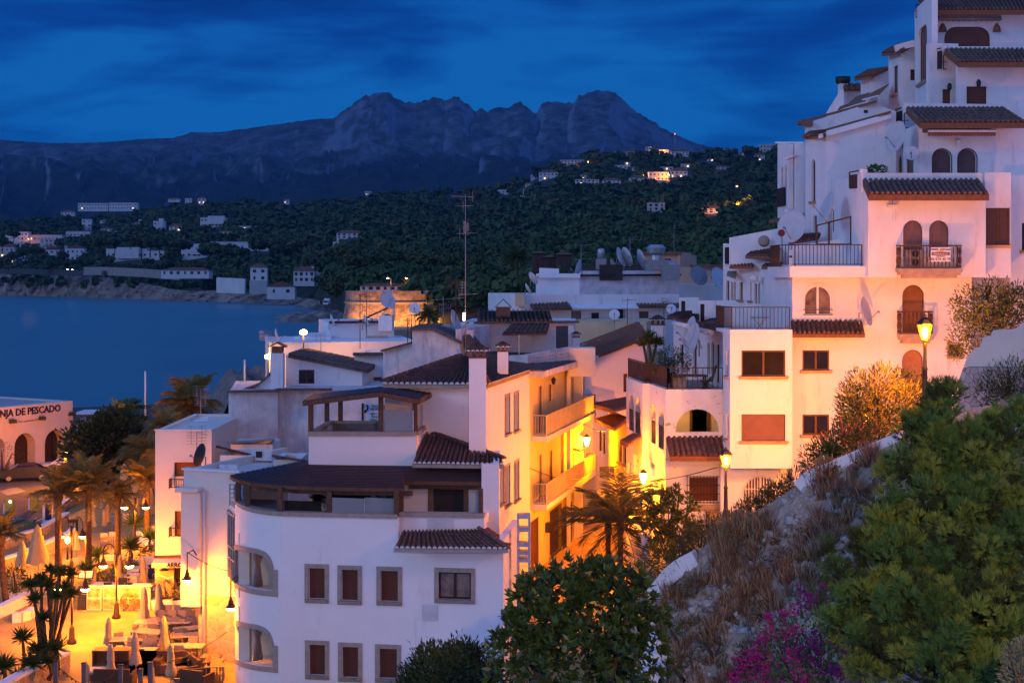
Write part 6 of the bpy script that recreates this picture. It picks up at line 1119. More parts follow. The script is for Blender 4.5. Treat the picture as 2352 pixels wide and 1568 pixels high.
def left_gables():
 h=House('sloping_white_house','white house with two long sloping tile edges left of the tower','house',(21,72,6),None,WHITE)
 f=facU(1898,70.6,2058,70.2);out=[(1898,560),(2058,560),(2058,256),(1898,301)];fill(h.mb,f,[f.sz(*p) for p in out],[],-.3,0)
 g=facU(1850,73.5,1898,70.6);ops=[('a',1864,367,1872.5,462),('r',1868,496,1876,545)];fill(h.mb,g,[g.sz(*p) for p in[(1850,600),(1898,600),(1898,306),(1850,316)]],[loop(g,o) for o in ops],-.3,0);[window(g,h.root,o,'shutter',o=-.15,sill=SILLS,m=SHUTP) for o in ops]
 r=MB();a,b=P(1847,310,72.6),P(2047,254,69.9);o=Vector((-.0,.6,0));slabq(r,a,b,b+o,a+o,.13);r2=MB();slabq(r2,P(1880,309,70.4),P(2047,262,69.95),P(2047,262,70.8),P(1880,309,71),.22);h.part('roof',r,TILER);h.part('roof_coping',r2,WHITE);r=MB();a,b,c,d=P(1847,313,73.4),P(1896,311,70.0),P(1900,299,71),P(1862,303,74);tiles(r,a,b,c,d);slabq(r,a-Vector((0,0,.03)),b-Vector((0,0,.03)),c-Vector((0,0,.03)),d-Vector((0,0,.03)),.12);h.part('eave_tiles',r,TILER)
 # the further gable
 f=facU(1866,77,2062,76.5);fill(h.mb,f,[f.sz(*p) for p in[(1866,420),(2075,420),(2075,262),(2040,250),(2018,240),(2014,232),(1866,279)]],[],-.3,0);g=facU(1849,79,1866,77);fill(h.mb,g,[g.sz(*p) for p in[(1849,420),(1866,420),(1866,283),(1849,288)]],[],-.3,0)
 r=MB();slabq(r,P(1831,280,78.5),P(2014,230,76.2),P(2014,230,77),P(1831,280,79.3),.14);slabq(r,P(1831,283,79),P(1866,285,76.6),P(1868,272,77.4),P(1840,275,80),.14);h.part('roof',r,TILER);m=MB();fill(m,f,loop(f,('r',1984,253,1993,260)),[],0,.03);h.part('wall_niche',m,DARKIN);h.done()
 # stepped rooftops
 h=House('stepped_white_house','stepped white rooftop storeys with orange awnings on the skyline','house',(23,80,10),None,WHITE)
 f=facU(2041,81,2070,78);g=facU(2070,78,2104,78);o=('r',2052,155,2062,214);fill(h.mb,f,[f.sz(*p) for p in[(2041,290),(2070,290),(2070,121),(2041,128)]],[loop(f,o)],-.2,0);window(f,h.root,o,'shutter',o=-.12,sill=SILLS,m=SHUTP);o2=('r',2091,160,2102,185);fill(h.mb,g,[g.sz(*p) for p in[(2070,290),(2104,290),(2104,98),(2070,108)]],[loop(g,o2)],-.2,0);window(g,h.root,o2,'shutter',o=-.12)
 r=MB();slabq(r,P(2025,124,80.5),P(2069,118,77.2),P(2104,97,78),P(2060,104,82),.16);tiles(r,P(2025,123,80.5),P(2069,117,77.2),P(2104,96,78),P(2060,103,82),pitch=.25);h.part('roof',r,TILER);m=MB();m.bar(P(2056,112,77.6),P(2100,100,77.6),.3,.35);h.part('roof_coping',m,WHITE)
 f=facU(1977,85,2007,82);g=facU(2007,82,2043,82);fill(h.mb,f,[f.sz(*p) for p in[(1977,290),(2007,290),(2007,177),(1977,186)]],[],-.2,0);fill(h.mb,g,[g.sz(*p) for p in[(2007,290),(2043,290),(2043,157),(2007,168)]],[],-.2,0);r=MB();slabq(r,P(1962,181,84.5),P(2004,173,81.2),P(2040,156,82),P(1995,162,86),.16);tiles(r,P(1962,180,84.5),P(2004,172,81.2),P(2040,155,82),P(1995,161,86),pitch=.26);h.part('roof',r,TILER)
 f=facU(1898,88,1938,86.5);fill(h.mb,f,[f.sz(*p) for p in[(1898,290),(1938,290),(1938,205),(1931,207),(1898,259)]],[],-.25,0);g=facU(1936,87,1978,87);fill(h.mb,g,[g.sz(*p) for p in[(1936,290),(1978,290),(1978,205),(1936,205)]],[],-.25,0);h.pent(P(1938,206,86),P(1980,206,86),P(1976,192,88),P(1936,192,88),TILER,pitch=.28)
 h.done();c=P(1936,215,87.5);t=thing('chimney','white chimney with a broad round dark pot on the skyline','chimney',c,'chimneys over the roofs');m=MB();m.box(c+Vector((0,0,.2)),(.5,.5,1.3));m.build('shaft',WHITE,t);m=MB();q=P(1936,193,87.5);m.lathe([(.001,0),(.35,0),(.46,.12),(.46,.42),(.001,.42)],q,14);m.build('cap',IRON,t)
 aw=mat('orange_awning_canvas',(.42,.19,.08),.85,sss=(.5,.2,.05));t=thing('terrace_awning','orange canvas awning stretched between the stepped roofs','awning',P(2010,240,79));m=MB();slabq(m,P(1980,229,77.5),P(2018,219,77.3),P(2042,192,80),P(2000,214,81),.05);m.build('canvas',aw,t);m=MB();m.bar(P(1980,230,77.4),P(2018,220,77.2),.08);m.bar(P(2018,219,77.2),P(2023,245,77.2),.06);m.build('frame',WHITEM,t)
 t=thing('terrace_awning','brown striped awning lower on the stepped roofs','awning',P(1950,245,79));m=MB();slabq(m,P(1936,250,78),P(1985,234,78),P(1998,212,82),P(1965,222,83),.05);slabq(m,P(1924,251,78.5),P(1940,246,78.3),P(1947,239,79),P(1930,244,79),.08);m.build('canvas',mat('brown_awning_canvas',(.24,.12,.075),.85),t);m=MB();m.bar(P(1936,251,77.9),P(1985,235,77.9),.07);m.build('frame',WHITEM,t)
 # tall narrow pink-white house at the left edge of the group
 h=House('narrow_white_house','narrow white house with tall arches and a dark railed loggia','house',(15,78,6),None,WHITE)
 f=facU(1786,79,1812,76.5);ops=[('a',1794,384,1799,436),('a',1802,380,1807,434)];fill(h.mb,f,[f.sz(*p) for p in[(1786,620),(1812,620),(1812,331),(1786,329)]],[loop(f,o) for o in ops],-.25,0);[window(f,h.root,o,'shutter',o=-.15,m=SHUTP) for o in ops];g=facU(1826,76,1852,76);fill(h.mb,g,[g.sz(*p) for p in[(1826,620),(1852,620),(1852,329),(1826,329)]],[],-.25,0);lo=facU(1811,77.5,1828,77);fill(h.mb,lo,[lo.sz(*p) for p in[(1811,620),(1828,620),(1828,360),(1811,360)]],[],-.2,0);m=MB();fill(m,lo,loop(lo,('r',1811,345,1828,362)),[],-.1,.02);h.part('dark_opening',m,DARKIN);m=MB();fill(m,lo,loop(lo,('r',1813,425,1828,464)),[],.1,.2);fill(m,f,loop(f,('r',1789,434,1806,472)),[],.05,.12);h.part('railing_screen',m,mat('black_cane',(.022,.018,.02),.9));m=MB();m.bar(P(1808,365,76.3),P(1826,357,75.8),.3,.12);m.bar(P(1786,328,78.8),P(1852,328,76),.3,.1);m.bar(P(1806,484,76.2),P(1845,492,75.4),.3,.16);h.part('ledge',m,WHITE);m=MB();slabq(m,P(1766,508,77),P(1800,505,76),P(1802,499,78),P(1772,503,79),.1);h.part('eave',m,TILER);h.done()
 # row of terraced houses down to the alley
 h=House('terraced_white_houses','row of white terraced houses with tile hoods, slit arches and stepped parapet','houses',(12,70,6),None,WHITE)
 f=facU(1675,74,1823,72.5);fill(h.mb,f,[f.sz(*p) for p in[(1675,620),(1830,620),(1830,515),(1812,520),(1675,546)]],[],-.3,0)
 g=facU(1661,76,1816,70.2);ops=[('r',1668,645,1675,690),('a',1679,647,1684,690),('a',1685.5,647,1690,690),('r',1698,648,1706,688),('r',1723,648,1726,690),('a',1733,650,1739,698),('a',1741,650,1746,698),('r',1761,652,1769,694),('r',1788,655,1791,700),('a',1795,652,1807,705)]
 fill(h.mb,g,[g.sz(*p) for p in[(1661,800),(1816,800),(1816,612),(1765,600),(1661,600)]],[loop(g,o) for o in ops],-.25,0);[window(g,h.root,o,'shutter',o=-.16,m=mat('grey_violet_shutter',(.17,.15,.19),.6) if i else SHUTP,sill=SILLS if i in(3,4,7,8) else None) for i,o in enumerate(ops)]
 d=facU(1661,75.8,1715,74.5);fill(h.mb,d,[d.sz(*p) for p in[(1661,610),(1715,610),(1715,560),(1661,559)]],[],-.2,0);m=MB();fill(m,d,loop(d,('r',1667,568,1675,606)),[],.02,.08);fill(m,d,loop(d,('r',1681,568,1693,604)),[],.02,.08);h.part('railing_screen',m,mat('dark_brown_cane',(.035,.022,.02),.9))
 for(a,b,c,e) in((P(1712,588,72.4),P(1766,588,71),P(1795,566,73),P(1735,570,75)),(P(1675,611,74),P(1728,611,72.5),P(1733,602,74.4),P(1690,600,76)),(P(1749,612,71.2),P(1790,614,70.2),P(1800,604,71.6),P(1765,604,73)),(P(1811,556,70.3),P(1880,545,69),P(1885,535,70),P(1830,540,72))):
  r=MB();slabq(r,a,b,c,e,.14);tiles(r,a,b,c,e,pitch=.24);h.part('tile_hood',r,TILER)
 m=MB();m.lathe([(.001,.03),(.2,.02),(.3,-.05),(.001,-.06)],P(1755,554,72.7),12,True,Matrix.Rotation(R(90),3,'X'));h.part('lion_mask',m,STONET);m=MB();m.lathe([(.001,-.22),(.2,-.12),(.22,.06),(.001,.22)],P(1732,639,72),10);m.bar(P(1738,645,72.2),P(1740,645,72.8),.05);h.part('globe_lamp',m,WHITEM);m=MB();slabq(m,P(1669,632,74),P(1690,640,73.5),P(1692,622,74.8),P(1671,622,75.2),.04);h.part('awning',m,mat('olive_awning',(.25,.23,.16),.85));m=MB();m.box(P(1790,630,70),(.9,.35,.25));h.part('awning',m,WHITEM);h.done()
 t=thing('round_sign','small red round disc sign on a pole at the terrace corner','sign',P(1796,563,68));m=MB();m.tube([P(1796,575,68),P(1796,535,68)],.03);m.build('pole',GREYM,t);m=MB();m.lathe([(.001,.03),(.17,.03),(.17,-.03),(.001,-.03)],P(1795,535,67.95),14,False,Matrix.Rotation(R(90),3,'X'));m.build('disc',REDT,t)
left_gables()
def alley_right():
 h=House('arcaded_house','flaking white alley house with tall arches, big round opening and roof terrace','house',(7,70,2),None,PEEL);root=h.root;zt=ZV(894,66)
 f=facU(1529,66,1666,66);ops=[('a',1551.5,939,1652,992.5),('r',1583,1096,1649,1150),('r',1660,943,1666,1003)];fill(h.mb,f,[(0,1),(f.L,1),(f.L,zt),(0,zt)],[loop(f,o) for o in ops[:2]],-.3,0);w=window(f,root,ops[1],'shutter',trim=WHITEM,tw=.07,bars=True,o=-.05);m=MB();s=loop(f,ops[1]);m.hexa([f.px(1586,1170,-.02),f.px(1652,1170,-.02),f.px(1648,1170,.15),f.px(1590,1170,.15),f.px(1584,1158,-.02),f.px(1654,1158,-.02),f.px(1654,1158,.22),f.px(1584,1158,.22)]);m.build('sill',SILLS,w)
 b=MB();x0,x1=f.w(.4,0).x,f.w(f.L,0).x;z0,z1=ZV(993,66)-.9,zt-.5;b.box(((x0+x1)/2,69.2,(z0+z1)/2),(x1-x0,.15,z1-z0));b.box(((x0+x1)/2,67.8,z0),(x1-x0,3,.15));b.box(((x0+x1)/2,67.8,z1),(x1-x0,3,.15));b.box((x1,67.8,(z0+z1)/2),(.2,3,z1-z0));h.part('arch_room',b,YELLOWW);m=MB();m.box((x0+1.6,69.05,z0+1.6),(1.0,.12,2.2));m.box((x1-.8,69.05,z0+1.4),(.7,.12,2.3));h.part('inner_door',m,WOOD);cl=Vector(((x0+x1)/2,67.4,z1-.25));m=MB();m.lathe([(.001,-.1),(.14,-.06),(.16,.05),(.001,.06)],cl,10);h.part('added_room_lamp',m,LAMPW);point(cl-Vector((0,0,.3)),35,(1,.36,.02),.1)  # lamp added inside to stand for alley light entering through the arches
 h.pent(P(1538,1047,64.7),P(1676,1047,64.7),P(1664,1003,66.0),P(1530,1004,66.0),TILE,pitch=.24,r=.095,th=.2,eave=EAVE)
 g=facU(1491,69.7,1529,66.002);ops=[('a',1494.7,927,1506,1021),('a',1512,935.6,1525,1034),('r',1496,1060,1506,1110),('a',1515,1105,1527,1230)];fill(h.mb,g,[(0,1),(g.L,1),(g.L,zt),(0,zt)],[loop(g,o) for o in ops],-.35,0)
 gf=facU(1476,69.75,1492,69.7);fill(h.mb,gf,[(0,1),(gf.L,1),(gf.L,zt),(0,zt)],[],-.3,0)
 k=facU(1438.5,74,1476,69.75);op2=[('a',1444,902,1455.6,992),('a',1459,910.6,1471,1000),('r',1455,1040,1466,1110),('r',1441,1060,1449,1100)];fill(h.mb,k,[(0,1),(k.L,1),(k.L,zt),(0,zt)],[loop(k,o) for o in op2],-.35,0)
 for ff,oo in((g,ops),(k,op2)):
  for i,o in enumerate(oo):
   w=window(ff,root,o,'curtain' if i<2 else 'pane',o=-.3,m=mat('arch_frame',(.16,.10,.06),.6) if i<2 else WOODF)
   if i<2:
    L=loop(ff,o);s0,s1=min(p[0] for p in L),max(p[0] for p in L);zl=min(p[1] for p in L);m=MB()
    for j in range(7):s=s0+(s1-s0)*j/6;m.bar(ff.w(s,zl,-.05),ff.w(s,zl+1.05,-.05),.03)
    m.bar(ff.w(s0,zl+1.05,-.05),ff.w(s1,zl+1.05,-.05),.05);m.build('railing',IRON,w)
 fl=MB();fl.prism([(k.A.x+.2,74),(gf.A.x+.2,69.9),(g.A.x+.2,69.9),(f.A.x+.2,66.3),(f.B.x,66.3),(f.B.x,74)],zt-.3,zt-.12);h.part('terrace_floor',fl,SILLS)
 pts=[(k.A.x+.1,73.9,zt),(gf.A.x+.12,69.85,zt),(g.A.x+.1,69.8,zt),(f.A.x+.1,66.1,zt),(f.B.x-.1,66.1,zt)];railing(root,pts[3:],1.0,.22,BROWNIRON,.03);railing(root,pts[:4],1.0,.3,BROWNIRON,.03,panel=mat('brown_reed_screen',(.06,.036,.028),.9))
 for(a,b,c,e) in((k.px(1455,1013,.7),k.px(1474,1022,.7),k.px(1474,1000,0),k.px(1456,996,0)),):
  r=MB();slabq(r,a,b,c,e,.1);tiles(r,a,b,c,e,pitch=.22);h.part('tile_hood',r,TILER)
 h.done()
 # inner row behind the roof terrace: narrow pink lit houses with hoods and rolled awnings
 h=House('terrace_back_houses','white back houses with tile hoods behind the railed roof terrace','houses',(9,76,6),None,WHITE)
 f=facU(1547,80,1662,70.5);ops=[('r',1562,790,1570,850),('r',1592,790,1600,868),('a',1624,785,1630,860),('a',1633,783,1640,860),('r',1644,790,1652,880)];fill(h.mb,f,[f.sz(*p) for p in[(1547,900),(1662,900),(1662,745),(1547,735)]],[loop(f,o) for o in ops],-.25,0);[window(f,h.root,o,'curtain',o=-.15,m=mat('blue_door_paint',(.12,.20,.26),.6) if i>1 else None) for i,o in enumerate(ops)]
 for(u0,v0,u1,v1,d) in((1560,683,1605,720,82),(1604,690,1664,742,77)):
  g=facU(u0,d,u1,d-1);o=('r',u0+4,v0+8,u0+14,v1);fill(h.mb,g,[g.sz(*p) for p in[(u0,v1+40),(u1,v1+40),(u1,v0),(u0,v0)]],[loop(g,o)],-.2,0);window(g,h.root,o,'shutter',o=-.1,m=mat('dark_cane_door',(.045,.028,.024),.8),name='roof_door')
 for(a,b,c,e) in((P(1532,728,79),P(1564,730,76.5),P(1590,715,79),P(1556,718,82)),(P(1553,735,76),P(1604,740,73.5),P(1606,722,76),P(1575,722,79)),(P(1600,744,72.5),P(1660,757,70),P(1664,728,72),P(1630,735,75))):
  r=MB();slabq(r,a,b,c,e,.14);tiles(r,a,b,c,e,pitch=.24);h.part('tile_hood',r,TILE)
 for(a,b) in(((1547,742),(1582,750)),((1595,755),(1636,764))):m=MB();m.tube([P(*a,72.5),P(*b,71)],.13,8);h.part('awning',m,WHITEM)
 m=MB();m.bar(P(1548,745,73),P(1562,770,72),.07);m.bar(P(1562,770,72),P(1600,800,71.5),.06);m.bar(P(1596,757,71.5),P(1612,800,70.5),.09);h.part('awning_arm',m,WHITEM);h.done();dish(P(1594,765,71),.8,260,15,label='upper of two big dishes over the roof terrace',mast=.8);dish(P(1600,780,70.3),.8,255,15,label='lower of two big dishes over the roof terrace',mast=.8)
 # lower alley houses running on past the arcade
 h=House('alley_house','yellow lit alley house with small tile hoods below the arcade','house',(6,80,2),None,LAMPLITW);g=facU(1398,84,1440,74.6);ops=[('r',1421,1012,1428,1068),('r',1431,1020,1438,1072),('r',1424,1120,1434,1200)];fill(h.mb,g,[g.sz(*p) for p in[(1398,1260),(1440,1290),(1440,962),(1398,945)]],[loop(g,o) for o in ops],-.3,0);[window(g,h.root,o,'curtain',sill=SILLS if i<2 else None,o=-.15) for i,o in enumerate(ops)]
 for(a,b,c,e) in((g.px(1386,930,.9),g.px(1438,943,.7),g.px(1440,915,-1.5),g.px(1400,910,-1.5)),(g.px(1396,964,.8),g.px(1438,986,.6),g.px(1440,960,-.1),g.px(1404,952,-.1))):
  r=MB();slabq(r,a,b,c,e,.12);tiles(r,a,b,c,e,pitch=.24);h.part('tile_hood',r,TILER)
 h.done();h=House('alley_house','far orange lit house front deep in the alley','house',(4,96,2),None,LAMPLITW);f=facU(1352,96,1420,96);ops=[('r',1372,1095,1384,1150),('r',1392,1100,1402,1160)];h.body(f,1000,1300,3,ops,zb=1.9);[h.win(f,o,'pane') for o in ops];h.done()
 # hanging shop sign
 t=thing('hanging_sign','grey hanging restaurant sign across the alley','sign',P(1393,1085,80));d=79;m=MB();m.hexa([P(1377,1096,d),P(1411,1096,d),P(1411,1096,d+.08),P(1377,1096,d+.08),P(1377,1074,d),P(1411,1074,d),P(1411,1074,d+.08),P(1377,1074,d+.08)]);m.build('board',mat('slate_sign',(.10,.10,.14),.6),t);text_obj('Castañón',.21,P(1378.5,1089,d-.012),(1,0,0),(0,-1,0),GOLDT,parent=t);m=MB();m.bar(P(1376,1073,d),P(1420,1071,d),.05);m.build('bracket',IRON,t)
 # terrace plants and furniture
 t=thing('patio_chair','dark slatted folding chair on the railed roof terrace','chair',P(1630,890,67.5));q=P(1622,880,67.5)
 m=MB();m.box(q+Vector((0,0,.12)),(.5,.5,.05));m.build('seat',WOOD,t);m=MB();m.bar(q+Vector((.25,0,.1)),q+Vector((.48,0,.85)),.5,.05);m.build('backrest',WOOD,t)
 for s in(-.2,.2):m=MB();m.bar(q+Vector((-.25,s,-.35)),q+Vector((.25,s,.3)),.05);m.bar(q+Vector((.25,s,-.35)),q+Vector((-.25,s,.15)),.05);m.build('leg',WOOD,t)
 t=thing('patio_table','long dark table on the railed roof terrace','table',P(1575,890,68));q=P(1580,862,68);m=MB();m.box(q,(1.8,.9,.06));m.build('table_top',WOOD,t)
 for sx in(-.8,.8):
  for sy in(-.35,.35):m=MB();m.bar(q+Vector((sx,sy,-.75)),q+Vector((sx,sy,0)),.07);m.build('leg',WOOD,t)
alley_right()
# plant builders
LEAFD=mat('dark_leaf',(.060,.105,.026),.55,.25,3,sss=(.06,.10,.02));LEAFG=mat('green_leaf',(.095,.16,.03),.5,.25,3,sss=(.10,.16,.03));LEAFO=mat('olive_leaf',(.13,.13,.055),.7,.2,3,sss=(.10,.10,.04));LEAFY=mat('mimosa_lit_leaf',(.55,.42,.06),.6,.2,3,sss=(.5,.36,.05));PALML=mat('palm_frond',(.27,.22,.06),.55,.25,1.5,sss=(.25,.2,.05));DRYL=mat('dry_leaf',(.20,.13,.06),.8,.2,3);PINEN=mat('pine_needles',(.085,.20,.05),.6,.3,.9,col2=(.04,.10,.032),sss=(.07,.12,.02));PALMT=mat('palm_trunk',(.13,.075,.04),.95,.3,7,.9,14);TWIG=mat('grey_brown_twig',(.085,.06,.045),.9,.2,5)  # mimosa leaves hold the lamp's yellow glow in their colour
def palm(loc,h,r,label,seed=1,nf=40,droop=1.0,tr=.19,lean=(0,0),group=None,lm=None,skirt=False,nl=30,lw=.035,name='palm_tree',el0=-25,el1=82):
 """palm: loc foot, h trunk height, r frond length"""
 rng=np.random.default_rng(seed);loc=Vector(loc);t=thing(name,label,'palm tree',loc,group);top=loc+Vector((lean[0],lean[1],h));mb=MB();n=max(8,int(h/.22));pts=[loc.lerp(top,i/n)+Vector((lean[0]*.25*math.sin(math.pi*i/n),0,0)) for i in range(n+1)]
 mb.tube(pts,[tr*(1.12-.28*i/n)*(1+.07*(i%2)) for i in range(n)]+[tr*1.25],9);mb.lathe([(tr*.9,-.5),(tr*1.55,-.1),(tr*1.3,.25),(.02,.5)],top,9);mb.build('trunk',PALMT,t);V,Fq,k=[],[],0;rac=MB()
 for f in range(nf):
  az=f*2.39996+rng.uniform(-.2,.2);el=math.radians(rng.uniform(el0,el1) if f>nf*.2 else rng.uniform(-40,10));L=r*rng.uniform(.85,1.1);p=np.array(top)+np.array([0,0,.15]);dz=el;S=[]
  for i in range(10):
   S.append(p.copy());st=L/9;p=p+st*np.array([math.cos(az)*math.cos(dz),math.sin(az)*math.cos(dz),math.sin(dz)]);dz-=(.10+.09*i/9)*droop*(1.2 if el>.6 else 1)
  rac.tube(S,[.028*(1-i/11) for i in range(10)],4);S=np.array(S);side=np.array([-math.sin(az),math.cos(az),0])
  for j in range(nl):
   q=(j+.7)/nl*.97+.03;i=min(8,int(q*9));b=S[i]+(S[i+1]-S[i])*(q*9-i);tg=(S[i+1]-S[i]);tg/=np.linalg.norm(tg);ln=L*.30*math.sin(min(1,q*1.08+.10)*math.pi)**.6*rng.uniform(.85,1.1)
   for s in(-1,1):
    dr=side*s*.78+tg*.62+np.array([0,0,rng.uniform(-.30,.22)]);dr/=np.linalg.norm(dr);w=np.cross(dr,tg);w=w/np.linalg.norm(w)*.2+tg*.9;w=w/np.linalg.norm(w)*lw;e=b+dr*ln-np.array([0,0,ln*.16]);V+=[b-w,b+w,b+dr*ln*.6+w*.9-np.array([0,0,ln*.03]),e];Fq.append((k,k+1,k+2,k+3));k+=4
 ro=rac.build('frond_stem',DRYL,t,fix=False);np_mesh('crown',V,Fq,lm or PALML,t);return t
def spikes(c,r,n,rng,up=-.4,w=.045):
 D=rng.normal(size=(n,3));D/=np.linalg.norm(D,axis=1)[:,None];D[:,2]=np.where(D[:,2]<up,-D[:,2],D[:,2]);M=dir_rot(D,rng)*(r*rng.uniform(.75,1.1,(n,1,1)));b=[(-w/r*.4,0,0),(w/r*.4,0,0),(w/r,.45,.02),(0,1,-.06),(-w/r,.45,.02)];return scatter([b[0],b[1],b[2],b[3]],[(0,1,2,3)],np.repeat([c],n,0),M)
def yucca(loc,heads,label,seed=2,stems=True,r=.75,n=90,group=None,name='yucca'):
 rng=np.random.default_rng(seed);loc=Vector(loc);t=thing(name,label,'yucca',loc,group);mb=MB()
 for hd in heads:
  q=Vector(hd)
  if(q-loc).length>.5:m=loc.lerp(q,.5)+Vector((rng.uniform(-.15,.15),0,-.1));mb.tube([loc,m,q],[.12,.075,.06],7);
 if mb.v:mb.build('trunk',PALMT,t)
 Vs,Fs,k=[],[],0
 for hd in heads:
  for rr,up,nn in((r,-.15,n),(r*.8,-.95,n//3)):V,Fq=spikes(np.array(hd),rr*rng.uniform(.85,1.15),nn,rng,up);Vs.append(V);Fs.append(Fq+k);k+=len(V)
 np_mesh('crown',np.concatenate(Vs),np.concatenate(Fs),LEAFD,t);return t
def leafy(name,label,cat,loc,lobes,n,leaf,mats,seed=1,wid=.45,group=None,stems=6,part='crown',rosette=0,up=.3,hollow=.55,stem_mat=None,flat=1.0):
 """bush or tree crown: leaves over the lobes (centre, radii); rosettes when asked"""
 rng=np.random.default_rng(seed);loc=Vector(loc);t=thing(name,label,cat,loc,group);lobes=[(np.array(c,float),np.array(r if hasattr(r,'__len__') else(r,r,r),float)) for c,r in lobes];vol=np.array([np.prod(r)**.66 for c,r in lobes]);k=rng.choice(len(lobes),n,p=vol/vol.sum());q=rng.normal(size=(n,3));q/=np.linalg.norm(q,axis=1)[:,None];rad=rng.uniform(hollow,1.0,(n,1))**.6*(1+.12*rng.normal(size=(n,1)));C=np.array([c for c,r in lobes])[k];Rr=np.array([r for c,r in lobes])[k];p=C+q*rad*Rr
 D=q+np.array([0,0,up])+rng.normal(size=q.shape)*.35
 if rosette:
  D/=np.linalg.norm(D,axis=1)[:,None];A=rng.normal(size=D.shape);X=np.cross(D,A);X/=np.linalg.norm(X,axis=1)[:,None];Y=np.cross(D,X);P2,D2=[],[]
  for j in range(rosette):a=2*math.pi*j/rosette+rng.uniform(0,.6,(n,1));s=.25+.75*(j%3)/2;d=(X*np.cos(a)+Y*np.sin(a))*s+D*(1.1-s*.75);P2.append(p);D2.append(d)
  p=np.concatenate(P2);D=np.concatenate(D2)
 N=len(p);M=dir_rot(D,rng)*(leaf*rng.uniform(.7,1.25,(N,1,1)));bv=[(0,0,0),(wid*.5,.45,.07),(0,1,-.04),(-wid*.5,.45,.07)];V,Fq=scatter(bv,[(0,1,2,3)],p,M);np_mesh(part,V,Fq,mats,t,mi=(rng.integers(0,len(mats),N) if len(mats)>1 else None))
 if stems:
  mb=MB()
  for i in range(stems):c,r=lobes[rng.integers(0,len(lobes))];e=Vector(c+rng.normal(size=3)*r*.45);m=loc.lerp(e,.55)+Vector((rng.uniform(-.1,.1),rng.uniform(-.1,.1),.1));w=max(.02,min(.09,r[0]*.06));mb.tube([loc,m,e],[w*1.5,w,w*.4],6)
  mb.build('trunk',stem_mat or TWIG,t)
 return t
 # the plaza, fish market and restaurant at the left
STW=mat('dry_stone_wall',(.46,.33,.20),.9,.1,2,.5,6);
def stone_tex(m,sc=2.4,a=(.46,.34,.22),b_=(.30,.21,.13),mo=(.52,.43,.32),w=.06):
 nt=m.node_tree;b=nt.nodes['Principled BSDF'];tc=nd(nt,'ShaderNodeTexCoord');v=nd(nt,'ShaderNodeTexVoronoi',feature='DISTANCE_TO_EDGE',ins={'Scale':sc});lk(nt,tc.outputs['Object'],v.inputs['Vector']);v2=nd(nt,'ShaderNodeTexVoronoi',ins={'Scale':sc});lk(nt,tc.outputs['Object'],v2.inputs['Vector']);c=nd(nt,'ShaderNodeMixRGB');c.inputs[1].default_value=(*a,1);c.inputs[2].default_value=(*b_,1);s=nd(nt,'ShaderNodeSeparateColor');lk(nt,v2.outputs['Color'],s.inputs[0]);lk(nt,s.outputs[0],c.inputs[0]);r=ramp(nt,v.outputs['Distance'],[(w*.4,(1,1,1)),(w,(0,0,0))]);mx=nd(nt,'ShaderNodeMixRGB');mx.inputs[2].default_value=(*mo,1);lk(nt,r.outputs[0],mx.inputs[0]);lk(nt,c.outputs[0],mx.inputs[1]);lk(nt,mx.outputs[0],b.inputs['Base Color']);bp=nd(nt,'ShaderNodeBump',ins={'Strength':.7,'Distance':.05});lk(nt,v.outputs['Distance'],bp.inputs['Height']);lk(nt,bp.outputs[0],b.inputs['Normal']);return m
stone_tex(STW)
def low_wall(name,label,pts,h,w=.35,m=None,cap=True):
 t=thing(name,label,'wall',pts[0]);mb=MB();cp=MB()
 for a,b in zip(pts[:-1],pts[1:]):
  a=Vector(a);b=Vector(b);n=Vector((-(b-a).y,(b-a).x,0)).normalized()*w/2;z=Vector((0,0,h));e=n*1.2
  mb.hexa([a-n,b-n,b+n,a+n,a-n+z,b-n+z,b+n+z,a+n+z]);k=Vector((0,0,h+.12));cp.hexa([a-e+z,b-e+z,b+e+z,a+e+z,a-e+k,b-e+k,b+e+k,a+e+k])
 mb.build('masonry',m or STW,t);cp.build('coping',CLEANW,t);return t
